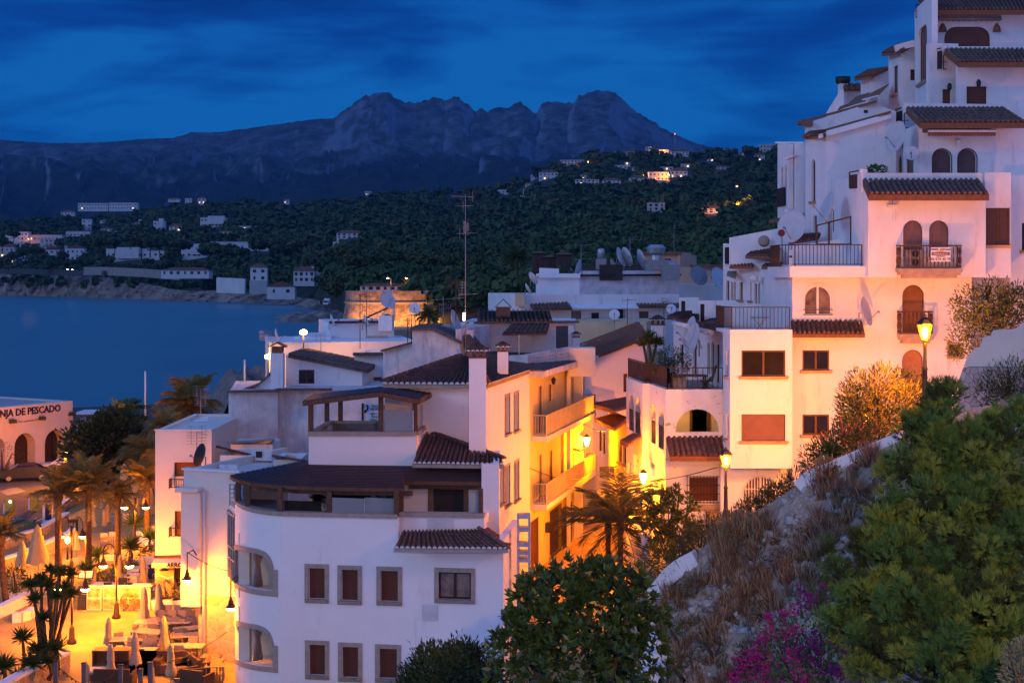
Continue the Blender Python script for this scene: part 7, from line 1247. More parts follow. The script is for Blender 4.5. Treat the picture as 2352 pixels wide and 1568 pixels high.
def fish_market():
 h=House('fish_market','pink lit fish market hall with round arches and dark lettering','market hall',(-44,124,0),None,mat('lamplit_market_render',(.76,.60,.48),.9,.05,.5,.2,10));f=facU(-110,118.2,167,129.4);zt=5.9  # market wall is white, its peach tone is painted lamplight
 ops=[('a',33,997,81,1085),('a',103,989,150,1085),('a',-22,1008,11,1100)];fill(h.mb,f,[(0,-1),(f.L,-1),(f.L,zt),(0,zt)],[loop(f,o) for o in ops],-1.1,0);W=f.w;h.mb.hexa([W(f.L-.4,-1,-1.11),W(f.L,-1,-1.11),W(f.L,-1,-12),W(f.L-.4,-1,-12),W(f.L-.4,zt,-1.11),W(f.L,zt,-1.11),W(f.L,zt,-12),W(f.L-.4,zt,-12)]);m=MB();m.hexa([W(0,zt-.25,-.3),W(f.L-.3,zt-.25,-.3),W(f.L-.3,zt-.25,-12),W(0,zt-.25,-12),W(0,zt-.12,-.3),W(f.L-.3,zt-.12,-.3),W(f.L-.3,zt-.12,-12),W(0,zt-.12,-12)]);h.part('roof',m,FARFLAT)
 for o in ops:w=MB();fill(w,f,loop(f,o),[],-1.2,-1.0);h.part('door',w,slat_mat('dark_market_door',(.05,.022,.016),.25,'X'))
 for u,v in((24,967),(91,960),(160,950)):m=MB();m.box(f.px(u,v,.35),(.55,.5,.28),.5);m.bar(f.px(u-5,v+3,.05),f.px(u,v+2,.4),.06);h.part('spot_lamp',m,IRON)
 h.done();a,z=f.sz(139,943.5);o=f.w(a,z,.03);text_obj('LLONJA DE PESCADO',.85,o,f.t,f.n,BLUET,parent=h.root,align='RIGHT',ext=.03,bold=.022);a,z=f.sz(86,965);text_obj('Subasta al Público, a partir de las 17h.',.20,f.w(a,z,.02),f.t,f.n,BLUET,parent=h.root,align='RIGHT')
 t=thing('flag_pole','dark flag pole with a small drooping flag by the market arch','flag pole',G(123,1075));b=G(123,1075);d=b.y;m=MB();m.tube([b,P(122,977,d)],.07,6);m.build('pole',IRON,t);m=MB();m.face([P(123,979,d),P(133,988,d-.2),P(123,988,d)]);m.build('flag',CARBLUE,t)
 mb=MB();mb.box((XU(205,150),150,1.0),(2.6,5,3.2));t=thing('quay_kiosk','little white kiosk on the quay beyond the fish market','kiosk',P(208,985,145));mb=MB();c=P(209,976,145);mb.box((c.x,146,c.z-1),(2.6,3,2.6));mb.build('wall',CLEANW,t);mb=MB();mb.box((c.x,146,ZV(948,145)),(2.9,3.3,.2));mb.build('roof',CLEANW,t);mb=MB();mb.box((c.x-.2,144.45,ZV(960,145)),(1.4,.06,.3));mb.build('window',GREYM,t)
fish_market()
def streets():
 g=MB();pts=[(-80,1262),(0,1240),(60,1224),(125,1196),(160,1168),(210,1140),(262,1122),(285,1100),(240,1088),(120,1090),(-80,1100)];g.face([G(u,v,.0)+Vector((0,0,.006)) for u,v in pts]);tag(g.build('road',ASPH),kind='structure',label='dusty road behind the plaza')
 g=MB();
 for k in range(7):a=G(-4+3*k,1128+k*1.5);g.face([a+Vector((0,0,.01)),a+Vector((.12,0,.01)),a+Vector((.82,2.2,.01)),a+Vector((.7,2.2,.01))])
 g.face([G(62,1205)+Vector((0,0,.01)),G(64,1206)+Vector((0,0,.01)),G(130,1176)+Vector((0,0,.01)),G(128,1175)+Vector((0,0,.01))]);tag(g.build('road_markings',mat('road_paint',(.42,.42,.40),.8)),kind='structure',label='white painted road lines')
 low_wall('low_stone_wall','upper low stone wall between road and terrace',[G(-60,1285),G(0,1263),G(82,1236),G(125,1214),G(153,1197)],.55);low_wall('low_stone_wall','lower low stone wall behind the two big closed parasols',[G(-60,1335),G(0,1316),G(40,1304),G(95,1280),G(160,1250),G(166,1243)],.75);low_wall('low_stone_wall','curved lit stone wall along the far side of the plaza',[G(135,1180),G(150,1168),G(180,1153),G(210,1142),G(240,1133),G(258,1128)],.5);low_wall('planter_wall','orange lit planter wall with concrete top around the yuccas',[G(152,1540,0),G(100,1565,0),G(40,1596,0),G(0,1620,0)],.75,.4,CLEANW if False else STW)
 low_wall('planter_wall','curved white planter wall by the left palm',[G(28,1429),G(48,1427),G(66,1422),G(75,1414)],.35,.3,CLEANW);low_wall('planter_wall','sloping white kerb wall at the left picture edge',[G(-40,1432),G(0,1416),G(30,1401),G(56,1388)],.45,.4,CLEANW);low_wall('planter_wall','yellow lit curved white wall beside the fan palms',[G(312,1240),G(325,1247),G(345,1256),G(357,1259)],.5,.25,CLEANW)
 car('dark grey parked car in front of the fish market',G(58,1103),R(18),CARGREY,'cars by the plaza');car('dark teal parked car half cut by the left picture edge',G(18,1243),R(65),mat('teal_car_paint',(.015,.06,.075),.25,.05,1,spec=.6),'cars by the plaza');car('light hatchback under the trees by the market',G(150,1088),R(10),CARWHITE,'cars by the plaza')
 # scooter
 b=G(62,1226);t=thing('scooter','dark scooter parked by the stone wall','scooter',b);m=MB();m.bar(b+Vector((-.5,0,.45)),b+Vector((.35,0,.5)),.28,.3);m.bar(b+Vector((.35,0,.35)),b+Vector((.55,0,.95)),.3,.12);m.build('body',CARBLUE,t);m=MB();m.bar(b+Vector((-.6,0,.74)),b+Vector((.1,0,.72)),.26,.14);m.build('saddle',IRON,t);m=MB();m.bar(b+Vector((.55,-.3,1.05)),b+Vector((.55,.3,1.05)),.05);m.bar(b+Vector((.5,0,.9)),b+Vector((.72,0,.25)),.06);m.build('handlebar',GREYM,t)
 for x in(-.55,.7):m=MB();m.lathe([(.12,-.06),(.25,-.06),(.25,.06),(.12,.06)],b+Vector((x,0,.25)),14,True,Matrix.Rotation(R(90),3,'X'));m.build('wheel',IRON,t)
 YB=mat('yellow_box',(.62,.40,.04),.5,.1,4)
 for u,v,lab in((79,1172,'yellow parking machine with a barrier arm'),(22,1184,'yellow parking machine with a green light at the left edge')):
  b=G(u,v);t=thing('parking_machine',lab,'parking machine',b,'parking machines');m=MB();m.box(b+Vector((0,0,.6)),(.55,.4,1.2));m.build('casing',YB,t);m=MB();m.box(b+Vector((-.33,0,.5)),(.1,.42,.8));m.build('door',WHITEM,t)
  if u>50:m=MB();m.bar(b+Vector((.3,-.1,.85)),b+Vector((2.2,-.1,.85)),.08);m.build('barrier_arm',WHITEM,t)
  else:m=MB();m.lathe([(.001,-.02),(.1,-.01),(.001,.03)],b+Vector((.12,-.24,1.05)),8,True,Matrix.Rotation(R(90),3,'X'));m.build('light',mat('green_lamp',(.6,1,.7),.5,emit=(.6,1,.75),estr=8),t)
 b=G(231,1128);t=thing('road_sign','round blue road sign with white arrow before the dark tree','sign',b);d=b.y;m=MB();m.tube([b,P(229,1040,d)],.04);m.build('post',GALV,t);q=P(227,1052,d-.06);MX=Matrix.Rotation(R(90),3,'X');m=MB();m.lathe([(.001,.02),(.29,.02),(.29,-.02),(.001,-.02)],q,20,False,MX);m.build('disc',mat('sign_blue',(.02,.07,.35),.4),t);m=MB();m.lathe([(.26,.025),(.29,.025),(.29,.03),(.26,.03)],q,20,False,MX);m.bar(q+Vector((-.14,-.035,.14)),q+Vector((.12,-.035,-.12)),.06,.02);m.bar(q+Vector((.12,-.035,-.13)),q+Vector((.12,-.035,.04)),.06,.02);m.bar(q+Vector((.13,-.035,-.12)),q+Vector((-.04,-.035,-.12)),.06,.02);m.build('white_arrow',WHITEM,t)
 b=G(294,1165);t=thing('road_sign','red and white triangular sign between two tall parasols','sign',b);d=b.y;m=MB();m.tube([b,P(294,1068,d)],.06);m.build('post',IRON,t);m=MB();c=P(293,1079,d-.08);m.face([c+Vector((-.3,0,.2)),c+Vector((.3,0,.2)),c+Vector((0,0,-.35))]);m.build('triangle',REDT,t)
 b=G(242,1142);t=thing('information_board','tilted information board on two posts','sign',b);m=MB();[m.bar(b+Vector((x,0,0)),b+Vector((x,0,.9)),.08) for x in(-.15,.3)];m.build('post',GREYM,t);m=MB();m.box(b+Vector((.05,0,.95)),(.75,.5,.05),0,Matrix.Rotation(R(25),3,'X'));m.build('board',WHITEM,t)
 b=G(110,1200);t=thing('advertising_panel','white framed advertising panel beside the road','sign',b);m=MB();m.box(b+Vector((0,0,.7)),(.7,.12,1.4));m.build('frame',WHITEM,t);m=MB();m.box(b+Vector((.05,-.07,.75)),(.45,.02,1.1));m.build('poster',CARGREY,t)
 b=G(168,1225);t=thing('litter_bin','dark open litter bin behind the double lamp','bin',b);m=MB();[m.box(b+Vector((x,0,.45)),(.04,.4,.9)) for x in(-.25,.25)];m.box(b+Vector((0,.2,.55)),(.5,.04,.7));m.box(b+Vector((0,0,.95)),(.6,.5,.06));m.build('casing',IRON,t);m=MB();m.box(b+Vector((0,-.02,.4)),(.46,.36,.7));m.build('liner',GREYM,t)
streets()
LC=(1,.24,.0)
BELL=mat('lamp_iron_brown',(.05,.028,.018),.6,.2,5)
def bell(t,c,s=1.0):
 m=MB();m.lathe([(.001,.46*s),(.05*s,.45*s),(.06*s,.34*s),(.10*s,.28*s),(.14*s,.12*s),(.24*s,.02*s),(.25*s,0)],c,14);sh=m.build('lamp_shade',BELL,t);m=MB();m.lathe([(.215*s,-.005),(.20*s,-.07*s),(.12*s,-.13*s),(.001,-.15*s)],c,14);m.build('lamp_glass',LAMPG,sh)
PW=3.5
def double_lamp(u,vb,vt,lab,du=29,W=330,left=True):
 b=G(u,vb);d=b.y;t=thing('plaza_lamp',lab,'street lamp',b,'double arm lamps on the plaza');zt=ZV(vt,d);m=MB();m.lathe([(.22,0),(.22,.12),(.15,.2),(.12,.7),(.07,.78),(.055,.9)],b,12);m.tube([b+Vector((0,0,.85)),(b.x,b.y,zt-.5)],.05,8);m.build('post',BELL,t);a=du*d/F
 for s in((-1,1) if left else(1,)):
  m=MB();m.tube([(b.x+s*.09,b.y,zt-1.1),(b.x+s*.09,b.y,zt-.45)]+[(b.x+s*(.09+(a-.09)*(1-math.cos(q))/2),b.y,zt-.45+.45*math.sin(q)) for q in[math.pi*i/10 for i in range(1,11)]]+[(b.x+s*a,b.y,zt-.65)],.028,6);m.build('arm',BELL,t);c=(b.x+s*a,b.y,zt-1.08);bell(t,c);point((c[0],c[1],c[2]-.30),W*PW,LC,.14)
 return t
def wall_lamp(u,v,d,lab,W,flip=1):
 c=P(u,v,d);t=thing('wall_lamp',lab,'street lamp',c,'bracket lamps on the restaurant');m=MB();m.tube([c+Vector((flip*.35,.5,.9)),c+Vector((flip*.2,.3,1.25)),c+Vector((0,0,1.15)),c+Vector((0,0,.45))],.03,6);m.build('arm',BELL,t);bell(t,c);point(c-Vector((0,.1,.3)),W*PW,LC,.14)
def lamps():
 double_lamp(310.5,1262,1124,'double lamp before the white restaurant, farthest back',24.5,300);double_lamp(164.5,1318,1187,'double lamp between two thick palm trunks',25.5,300);double_lamp(267.5,1419,1248,'tall double lamp in the middle of the plaza',30,380);double_lamp(165,1477,1297,'double lamp half behind the big yucca',31,380)
 wall_lamp(430,1330,63.0,'bracket lamp burning against the white restaurant wall',420);wall_lamp(530,1394,60.5,'bracket lamp at the left edge of the round-cornered house',300,1)
 t=thing('ground_lamp','small bright lamp low on the stone wall by the path','lamp',G(155,1284));m=MB();c=G(155,1284);m.lathe([(.001,.95),(.13,1.05),(.13,1.3),(.001,1.4)],c,10);m.build('lamp_glass',LAMPG,t);m=MB();m.tube([c,c+Vector((0,0,.95))],.05);m.build('post',IRON,t);point(c+Vector((0,-.35,1.2)),90,(1,.55,.12))
lamps()
for u,vt,vb,lab in((150,1040,1122,'street lamp behind the date palm crowns by the market'),(-60,1060,1140,'street lamp at the road left of the picture')):
 b=G(u,vb);t=thing('street_lamp',lab,'street lamp',b,'street lamps at the fish market');zt=ZV(vt,b.y);m=MB();m.tube([b,(b.x,b.y,zt)],.05);m.build('post',IRON,t);m=MB();m.lathe([(.001,-.12),(.16,-.05),(.18,.05),(.001,.12)],(b.x,b.y,zt),10);m.build('lamp_glass',LAMPG,t);point((b.x,b.y-.1,zt-.4),5500 if u>0 else 1500,LC,.2)
CANV=mat('lamplit_parasol_cloth',(.70,.54,.30),.9,.06,2,sss=(.6,.45,.15));CANG=mat('grey_lilac_parasol_cloth',(.60,.50,.42),.9,.06,2,sss=(.5,.38,.25));ALU=mat('parasol_pole',(.5,.48,.45),.4,metal=.4)  # parasol cloths warmed in colour to stand for lamplight
def parasol_proto(m_,wide=False):
 t=thing('closed_parasol','closed parasol','parasol',(0,0,0),'closed parasols on the plaza');mb=MB();mb.tube([(0,0,0),(0,0,2.5)],.028,6);mb.build('pole',ALU,t);mb=MB();mb.lathe([(.26,0),(.26,.05),(.06,.09),(.001,.1)],(0,0,0),12);mb.build('base',GREYM,t);n=20;rows=[(2.56,.02),(2.42,.08),(2.1,.13),(1.6,.15),(1.45,.13),(1.05,.2),(.72,.24)] if not wide else[(2.56,.03),(2.3,.16),(1.7,.34),(1.1,.50),(.78,.56)];vs=[]
 for j,(z,r) in enumerate(rows):
  for k in range(n):a=2*math.pi*k/n;q=r*(1+.26*(1 if k%2 else-1)*(j>0));vs.append((q*math.cos(a),q*math.sin(a),z-(.12 if j==len(rows)-1 and k%4==0 else 0)))
 mb=MB();mb.mesh(vs,[(j*n+k,j*n+(k+1)%n,(j+1)*n+(k+1)%n,(j+1)*n+k) for j in range(len(rows)-1) for k in range(n)],True);mb.build('canopy',m_,t)
 if not wide:mb=MB();mb.lathe([(.14,1.47),(.15,1.51),(.14,1.55)],(0,0,0),12);mb.build('tie_strap',m_,t)
 return t
def parasols():
 pr=[parasol_proto(CANV),parasol_proto(CANG),parasol_proto(CANV,True)];used=set()
 L=[(88,1328,1203,2,'tallest wide parasol at the left, one side lit bright yellow'),(51,1322,1240,2,'wide half closed parasol at the far left of the plaza'),(176,1278,1218,0,'parasol behind the post of the middle double lamp'),(216,1222,1172,0,'yellow lit parasol right of the second palm trunk'),(239,1220,1168,0,'parasol with a wide foot left of the thin palm trunk'),(246,1216,1152,0,'taller parasol just behind another one by the thin trunk'),(262,1200,1118,0,'parasol touching the thin palm trunk'),(236,1180,1130,0,'small far parasol left of the thin palm'),(285,1180,1065,0,'very tall parasol below the red triangular sign'),(311,1190,1072,0,'very tall parasol right of the red triangular sign'),(316,1200,1130,0,'parasol behind the farthest double lamp'),(347,1200,1120,0,'bright parasol behind the palm by the restaurant'),(273,1358,1274,0,'parasol behind the tall middle lamp post'),(331,1358,1275,0,'bright yellow parasol before the restaurant stone front'),(215,1364,1308,0,'bright parasol beside the menu stand'),(330,1447,1347,1,'lilac grey parasol in front of the picture counter'),(367,1430,1337,1,'lilac grey parasol by the restaurant planter'),(248,1500,1416,1,'slanting lilac parasol at the left of the seating'),(312,1552,1450,1,'lilac parasol among the wooden tables'),(380,1518,1413,0,'bright edged parasol in the middle of the grey chairs'),(255,1575,1478,1,'lilac parasol in front of the dark cabinet'),(394,1575,1478,0,'yellow sided parasol at the lower right of the seating'),(199,1580,1522,1,'half cut lilac parasol at the bottom beside a post'),(349,1590,1522,1,'half cut lilac parasol at the bottom among the sofas')]
 rng=random.Random(3)
 for(u,vb,vt,k,lab) in L:
  b=G(u,vb);s=(ZV(vt,b.y)-b.z)/2.56;o=pr[k] if k not in used else dup(pr[k]);used.add(k);o.location=b;w=(.8 if k==2 else 1.25)*s;o.scale=(w,w,s);o.rotation_euler=(rng.uniform(-.03,.03),rng.uniform(-.05,.05),rng.random()*6);o['label']=lab
parasols()
CHG=mat('grey_woven_chair',(.34,.27,.22),.7,.1,12);CHD=mat('dark_blue_chair',(.03,.03,.06),.7,.1,8);CHB=mat('dark_brown_wicker',(.10,.055,.03),.8,.2,12);TBL=mat('pale_table_top',(.58,.42,.22),.6,.1,5);CLOTH=mat('lamplit_white_tablecloth',(.76,.66,.48),.9,.04,3);LOUNGE=mat('dark_lounge_cushion',(.12,.07,.045),.8,.15,5)  # chair weave and tablecloth tinted warm as if lamplit
def chair_proto(m_):
 t=thing('cafe_chair','chair','chair',(0,0,0));m=MB();m.box((0,0,.45),(.44,.44,.04));m.build('seat',m_,t);m=MB();m.hexa([(-.22,.20,.47),(.22,.20,.47),(.22,.23,.47),(-.22,.23,.47),(-.22,.27,.90),(.22,.27,.90),(.22,.30,.90),(-.22,.30,.90)]);m.build('backrest',m_,t)
 for x in(-.2,.2):
  for y in(-.2,.2):m=MB();m.bar((x,y,0),(x,y,.44),.035);m.build('leg',GREYM,t)
  m=MB();m.bar((x,-.2,.66),(x,.24,.66),.04);m.bar((x,-.2,.44),(x,-.2,.66),.03);m.build('armrest',GREYM,t)
 return t
def table_proto(m_,w=1.0,dd=.8,cloth=False):
 t=thing('cafe_table','table','table',(0,0,0));m=MB();m.box((0,0,.735),(w,dd,.03));m.build('table_top',m_,t)
 for x in(-1,1):
  for y in(-1,1):m=MB();m.bar((x*(w/2-.06),y*(dd/2-.06),0),(x*(w/2-.06),y*(dd/2-.06),.72),.05);m.build('leg',GREYM,t)
 if cloth:m=MB();e=.02;vs=[(-w/2-e,-dd/2-e,.755),(w/2+e,-dd/2-e,.755),(w/2+e,dd/2+e,.755),(-w/2-e,dd/2+e,.755),(-w/2-.05,-dd/2-.05,.42),(w/2+.05,-dd/2-.05,.42),(w/2+.05,dd/2+.05,.42),(-w/2-.05,dd/2+.05,.42)];m.mesh(vs,[(0,1,2,3),(0,4,5,1),(1,5,6,2),(2,6,7,3),(3,7,4,0)]);m.build('table_cover',CLOTH,t)
 return t
def seating():
 cg,cd,cb=chair_proto(CHG),chair_proto(CHD),chair_proto(mat('steel_chair',(.45,.44,.42),.4,metal=.5));tp,tc,td=table_proto(TBL,1.5,.85),table_proto(TBL,1.1,.9,True),table_proto(mat('slatted_wood_table',(.26,.13,.06),.6,.15,6),.8,.7);used=set();rng=random.Random(9)
 def put(pr,u,v,rz,lab,grp):
  b=G(u,v);o=pr if id(pr) not in used else dup(pr);used.add(id(pr));o.location=b;o.rotation_euler=(0,0,R(rz)+rng.uniform(-.12,.12));o['label']=lab;o['group']=grp
 gch=[(383,1433,0),(405,1433,0),(425,1432,0),(366,1446,0),(393,1445,10),(417,1446,0),(440,1446,15),(360,1455,180),(384,1455,180),(407,1455,180),(344,1466,0),(368,1466,0),(395,1466,0),(434,1466,10),(352,1472,180),(322,1482,80),(372,1484,-80),(415,1484,180),(428,1482,160),(449,1492,-60),(412,1497,90),(325,1500,180),(352,1500,180),(274,1500,20),(370,1505,-90),(440,1510,0),(416,1524,170),(336,1514,0),(300,1512,0),(357,1520,-90),(295,1530,180),(325,1532,180)]
 zone=lambda u,v:('in the back row below the restaurant' if v<1440 else 'in the second row under the overhang' if v<1460 else 'around the tables in the middle of the seating' if v<1490 else 'at the front tables near the wooden cabinet')
 for i,(u,v,r) in enumerate(gch):put(cg,u,v,r,'grey cafe chair '+zone(u,v)+(', left side' if u<350 else ', right side' if u>405 else ', centre'),'grey cafe chairs on the plaza')
 for(u,v,r,lab) in((345,1463,0,'long pale table left of the bright edged parasol'),(401,1463,5,'pale table right of the bright edged parasol'),(341,1485,-15,'tilted pale table in the middle of the grey chairs'),(437,1478,20,'pale table beside the restaurant stone pillar'),(430,1494,10,'pale table in front of the stone pillar chairs'),(293,1504,10,'pale table with a small candle light'),(318,1530,0,'yellow lit pale table before the dark sofas'),(430,1520,0,'small yellow lit table at the right front')):put(tp,u,v,r,lab,'pale cafe tables on the plaza')
 for(u,v,r,lab) in((298,1350,0,'white clothed table with dark blue chairs behind the lamp'),(320,1333,0,'white clothed table right behind the yellow parasol'),(347,1385,10,'white clothed table beside the picture counter'),(240,1372,0,'white clothed table behind the picture counter'),(255,1300,10,'white clothed table under the fan palms'),(345,1310,0,'white clothed table beside the restaurant door')):put(tc,u,v,r,lab,'white clothed tables by the restaurant')
 for(u,v,r,lab) in((289,1350,90,'left of the white table behind the lamp'),(310,1342,-90,'right of the white table behind the lamp'),(302,1330,180,'behind the white table near the yellow parasol'),(314,1325,180,'right behind the yellow parasol'),(260,1362,10,'left of the tall lamp post'),(279,1367,0,'right of the tall lamp post'),(345,1345,0,'by the restaurant stone front'),(350,1335,20,'closest to the restaurant door'),(244,1378,0,'in front of the table behind the counter'),(307,1375,170,'at the right end of the picture counter'),(228,1398,20,'alone beside the menu stand')):put(cd,u,v,r,'dark blue chair '+lab,'dark chairs by the restaurant')
 for(u,v,r,lab) in((255,1255,0,'under the thin palm'),(240,1258,20,'beside the wide footed parasol'),(254,1214,0,'behind the thin palm trunk'),(268,1218,90,'right of the thin palm trunk'),(281,1200,0,'by the far tables'),(345,1190,0,'behind the restaurant palm'),(352,1240,0,'stacked side by the restaurant wall'),(290,1210,30,'left of the far dark table')):put(cb,u,v,r,'steel cafe chair '+lab,'steel chairs at the back of the plaza')
 for(u,v,r,lab) in((285,1207,0,'dark table behind the farthest lamp'),(246,1262,0,'dark slatted table under the thin palm'),(485,1545,0,'first slatted table in the row at the house foot'),(491,1556,0,'second slatted table in the row at the house foot'),(494,1567,0,'third slatted table in the row at the house foot')):put(td,u,v,r,lab,'slatted wooden tables')
 def sofa(u,v,w,rz,lab):
  t=thing('lounge_sofa',lab,'sofa',(0,0,0),'dark lounge sofas at the plaza front');m=MB();m.box((0,0,.25),(w,.8,.36));m.build('seat',LOUNGE,t);m=MB();m.box((0,.36,.62),(w,.12,.5));m.build('backrest',CHB,t)
  for s in(-1,1):m=MB();m.box((s*(w/2+.05),0,.35),(.1,.82,.62));m.build('armrest',CHB,t)
  t.location=G(u,v);t.rotation_euler=(0,0,R(rz))
 sofa(262,1578,1.5,180,'dark sofa behind the low lilac parasol');sofa(305,1545,1.9,0,'long dark sofa by the potted spiky plant');sofa(335,1545,1.2,0,'short dark sofa between two parasols');sofa(425,1555,1.5,-60,'dark sofa turned sideways near the stone wall');sofa(460,1560,1.2,-80,'rust lit sofa at the right end of the seating');sofa(400,1545,1.3,0,'dark sofa behind the yellow sided parasol');sofa(450,1580,1.1,160,'low dark armchair at the bottom right of the plaza')
 b=G(258,1545);t=thing('waiter_cabinet','dark wooden waiter cabinet with open shelf','cabinet',b);m=MB();m.box(b+Vector((0,0,1.02)),(1.6,.6,.06));[m.box(b+Vector((x,0,.5)),(.06,.6,1.0)) for x in(-.76,.76,0)];m.box(b+Vector((0,.27,.5)),(1.5,.04,1.0));m.box(b+Vector((0,0,.15)),(1.5,.56,.3));m.build('carcass',MATS['slatted_wood_table'],t);m=MB();m.box(b+Vector((0,0,.36)),(1.48,.55,.04));m.build('shelf',TBL,t)
 b=G(225,1570);t=thing('low_bench','pale low bench table at the left front of the seating','bench',b);m=MB();m.box(b+Vector((0,0,.6)),(1.2,.7,.06));m.build('table_top',CLOTH,t);m=MB();m.box(b+Vector((0,0,.45)),(.9,.5,.25));m.build('frame',GREYM,t)
 # menu stand, chalkboard and the picture counter
 b=G(197,1400);t=thing('menu_board','black chalkboard menu with white writing','sign',b);m=MB();m.box(b+Vector((0,0,.62)),(.78,.06,1.2),.1,Matrix.Rotation(R(-8),3,'X'));m.build('board',IRON,t);m=MB();[m.box(b+Vector((random.uniform(-.08,.08),-.05-.14*(.62-.09*k-.62),1.08-.09*k)),(random.uniform(.25,.5),.01,.03)) for k in range(10)];m.build('chalk_writing',CURT,t)
 b=G(198,1390);t=thing('menu_stand','lit open menu book on a dark stand','sign',b);m=MB();m.tube([b,b+Vector((0,0,1.5))],.03);m.build('post',IRON,t);m=MB();m.box(b+Vector((0,-.05,1.62)),(.8,.05,.45),0,Matrix.Rotation(R(-35),3,'X'));mo=m.build('book_frame',IRON,t);m=MB();[m.box(b+Vector((x,-.085,1.64)),(.33,.02,.38),0,Matrix.Rotation(R(-35),3,'X')) for x in(-.18,.18)];m.build('page',CLOTH,mo)
 b=G(275,1399);t=thing('picture_counter','row of counter panels with food pictures','counter',b);food=mat('food_picture',(.62,.40,.18),.6,.3,3.5,col2=(.55,.10,.03));
 for k,(x,w) in enumerate(((-1.25,.75),(-.4,.8),(.6,1.15))):m=MB();m.box(b+Vector((x,0,.62)),(w,.5,1.2));po=m.build('counter_panel',CLOTH,t);m=MB();m.box(b+Vector((x,-.26,.35)),(w*.92,.02,.5));m.box(b+Vector((x,-.26,.92)),(w*.8,.02,.45));m.build('food_picture',food,po)
 b=G(328,1398);t=thing('side_station','tall pale drinks station behind the lilac parasol','counter',b);m=MB();m.box(b+Vector((0,0,.6)),(.9,.5,1.2));m.build('carcass',CLOTH,t);m=MB();m.box(b+Vector((0,0,1.24)),(1.1,.7,.05));m.build('table_top',CLOTH,t)
 # posts with the string of bulbs
 for i,(u,vt) in enumerate(((128,1517),(277,1527),(323,1537),(193,1522),(345,1521),(406,1559))):
  b=G(u,1600+4*i);t=thing('terrace_post',['thick bluish post before the yucca planter','post left of the low lilac parasol','post between the front sofas','post beside the half cut left parasol','dark post at the half cut right parasol','short post at the bottom right'][i],'post',b,'posts carrying the bulb string');m=MB();m.box((b.x,b.y,(ZV(vt,b.y))/2),(.16,.16,ZV(vt,b.y)));m.build('post',mat('blue_grey_post',(.10,.10,.13),.7) if i==0 else MATS['blue_grey_post'],t);m=MB();m.box((b.x,b.y,ZV(vt,b.y)+.02),(.2,.2,.04));m.build('post_cap',IRON,t)
 a,c=P(128,1525,57.8),P(277,1538,57);t=thing('bulb_string','dark string of small bulbs slung between two posts','string lights',a);m=MB();pts=[a.lerp(c,i/16)-Vector((0,0,.7*math.sin(math.pi*i/16))) for i in range(17)];m.tube(pts,.015,4);m.build('cable',IRON,t);m=MB();[m.lathe([(.001,-.09),(.035,-.05),(.001,0)],p,6) for p in pts[1:-1]];m.build('bulb',GLASSD,t)
 a,c=P(345,1530,57),P(522,1450,61);t=thing('bulb_string','dark cable rising from the sofas to the house','string lights',a);m=MB();m.tube([a.lerp(c,i/12)-Vector((0,0,.25*math.sin(math.pi*i/12))) for i in range(13)],.02,4);m.build('cable',IRON,t)
 a,c=P(430,1267,63),P(522,1310,62.5);t=thing('wall_cable','black cable sagging across the restaurant wall','cable',a);m=MB();m.tube([a.lerp(c,i/10)-Vector((0,0,.12*math.sin(math.pi*i/10))) for i in range(11)],.018,4);m.build('cable',IRON,t)
seating()
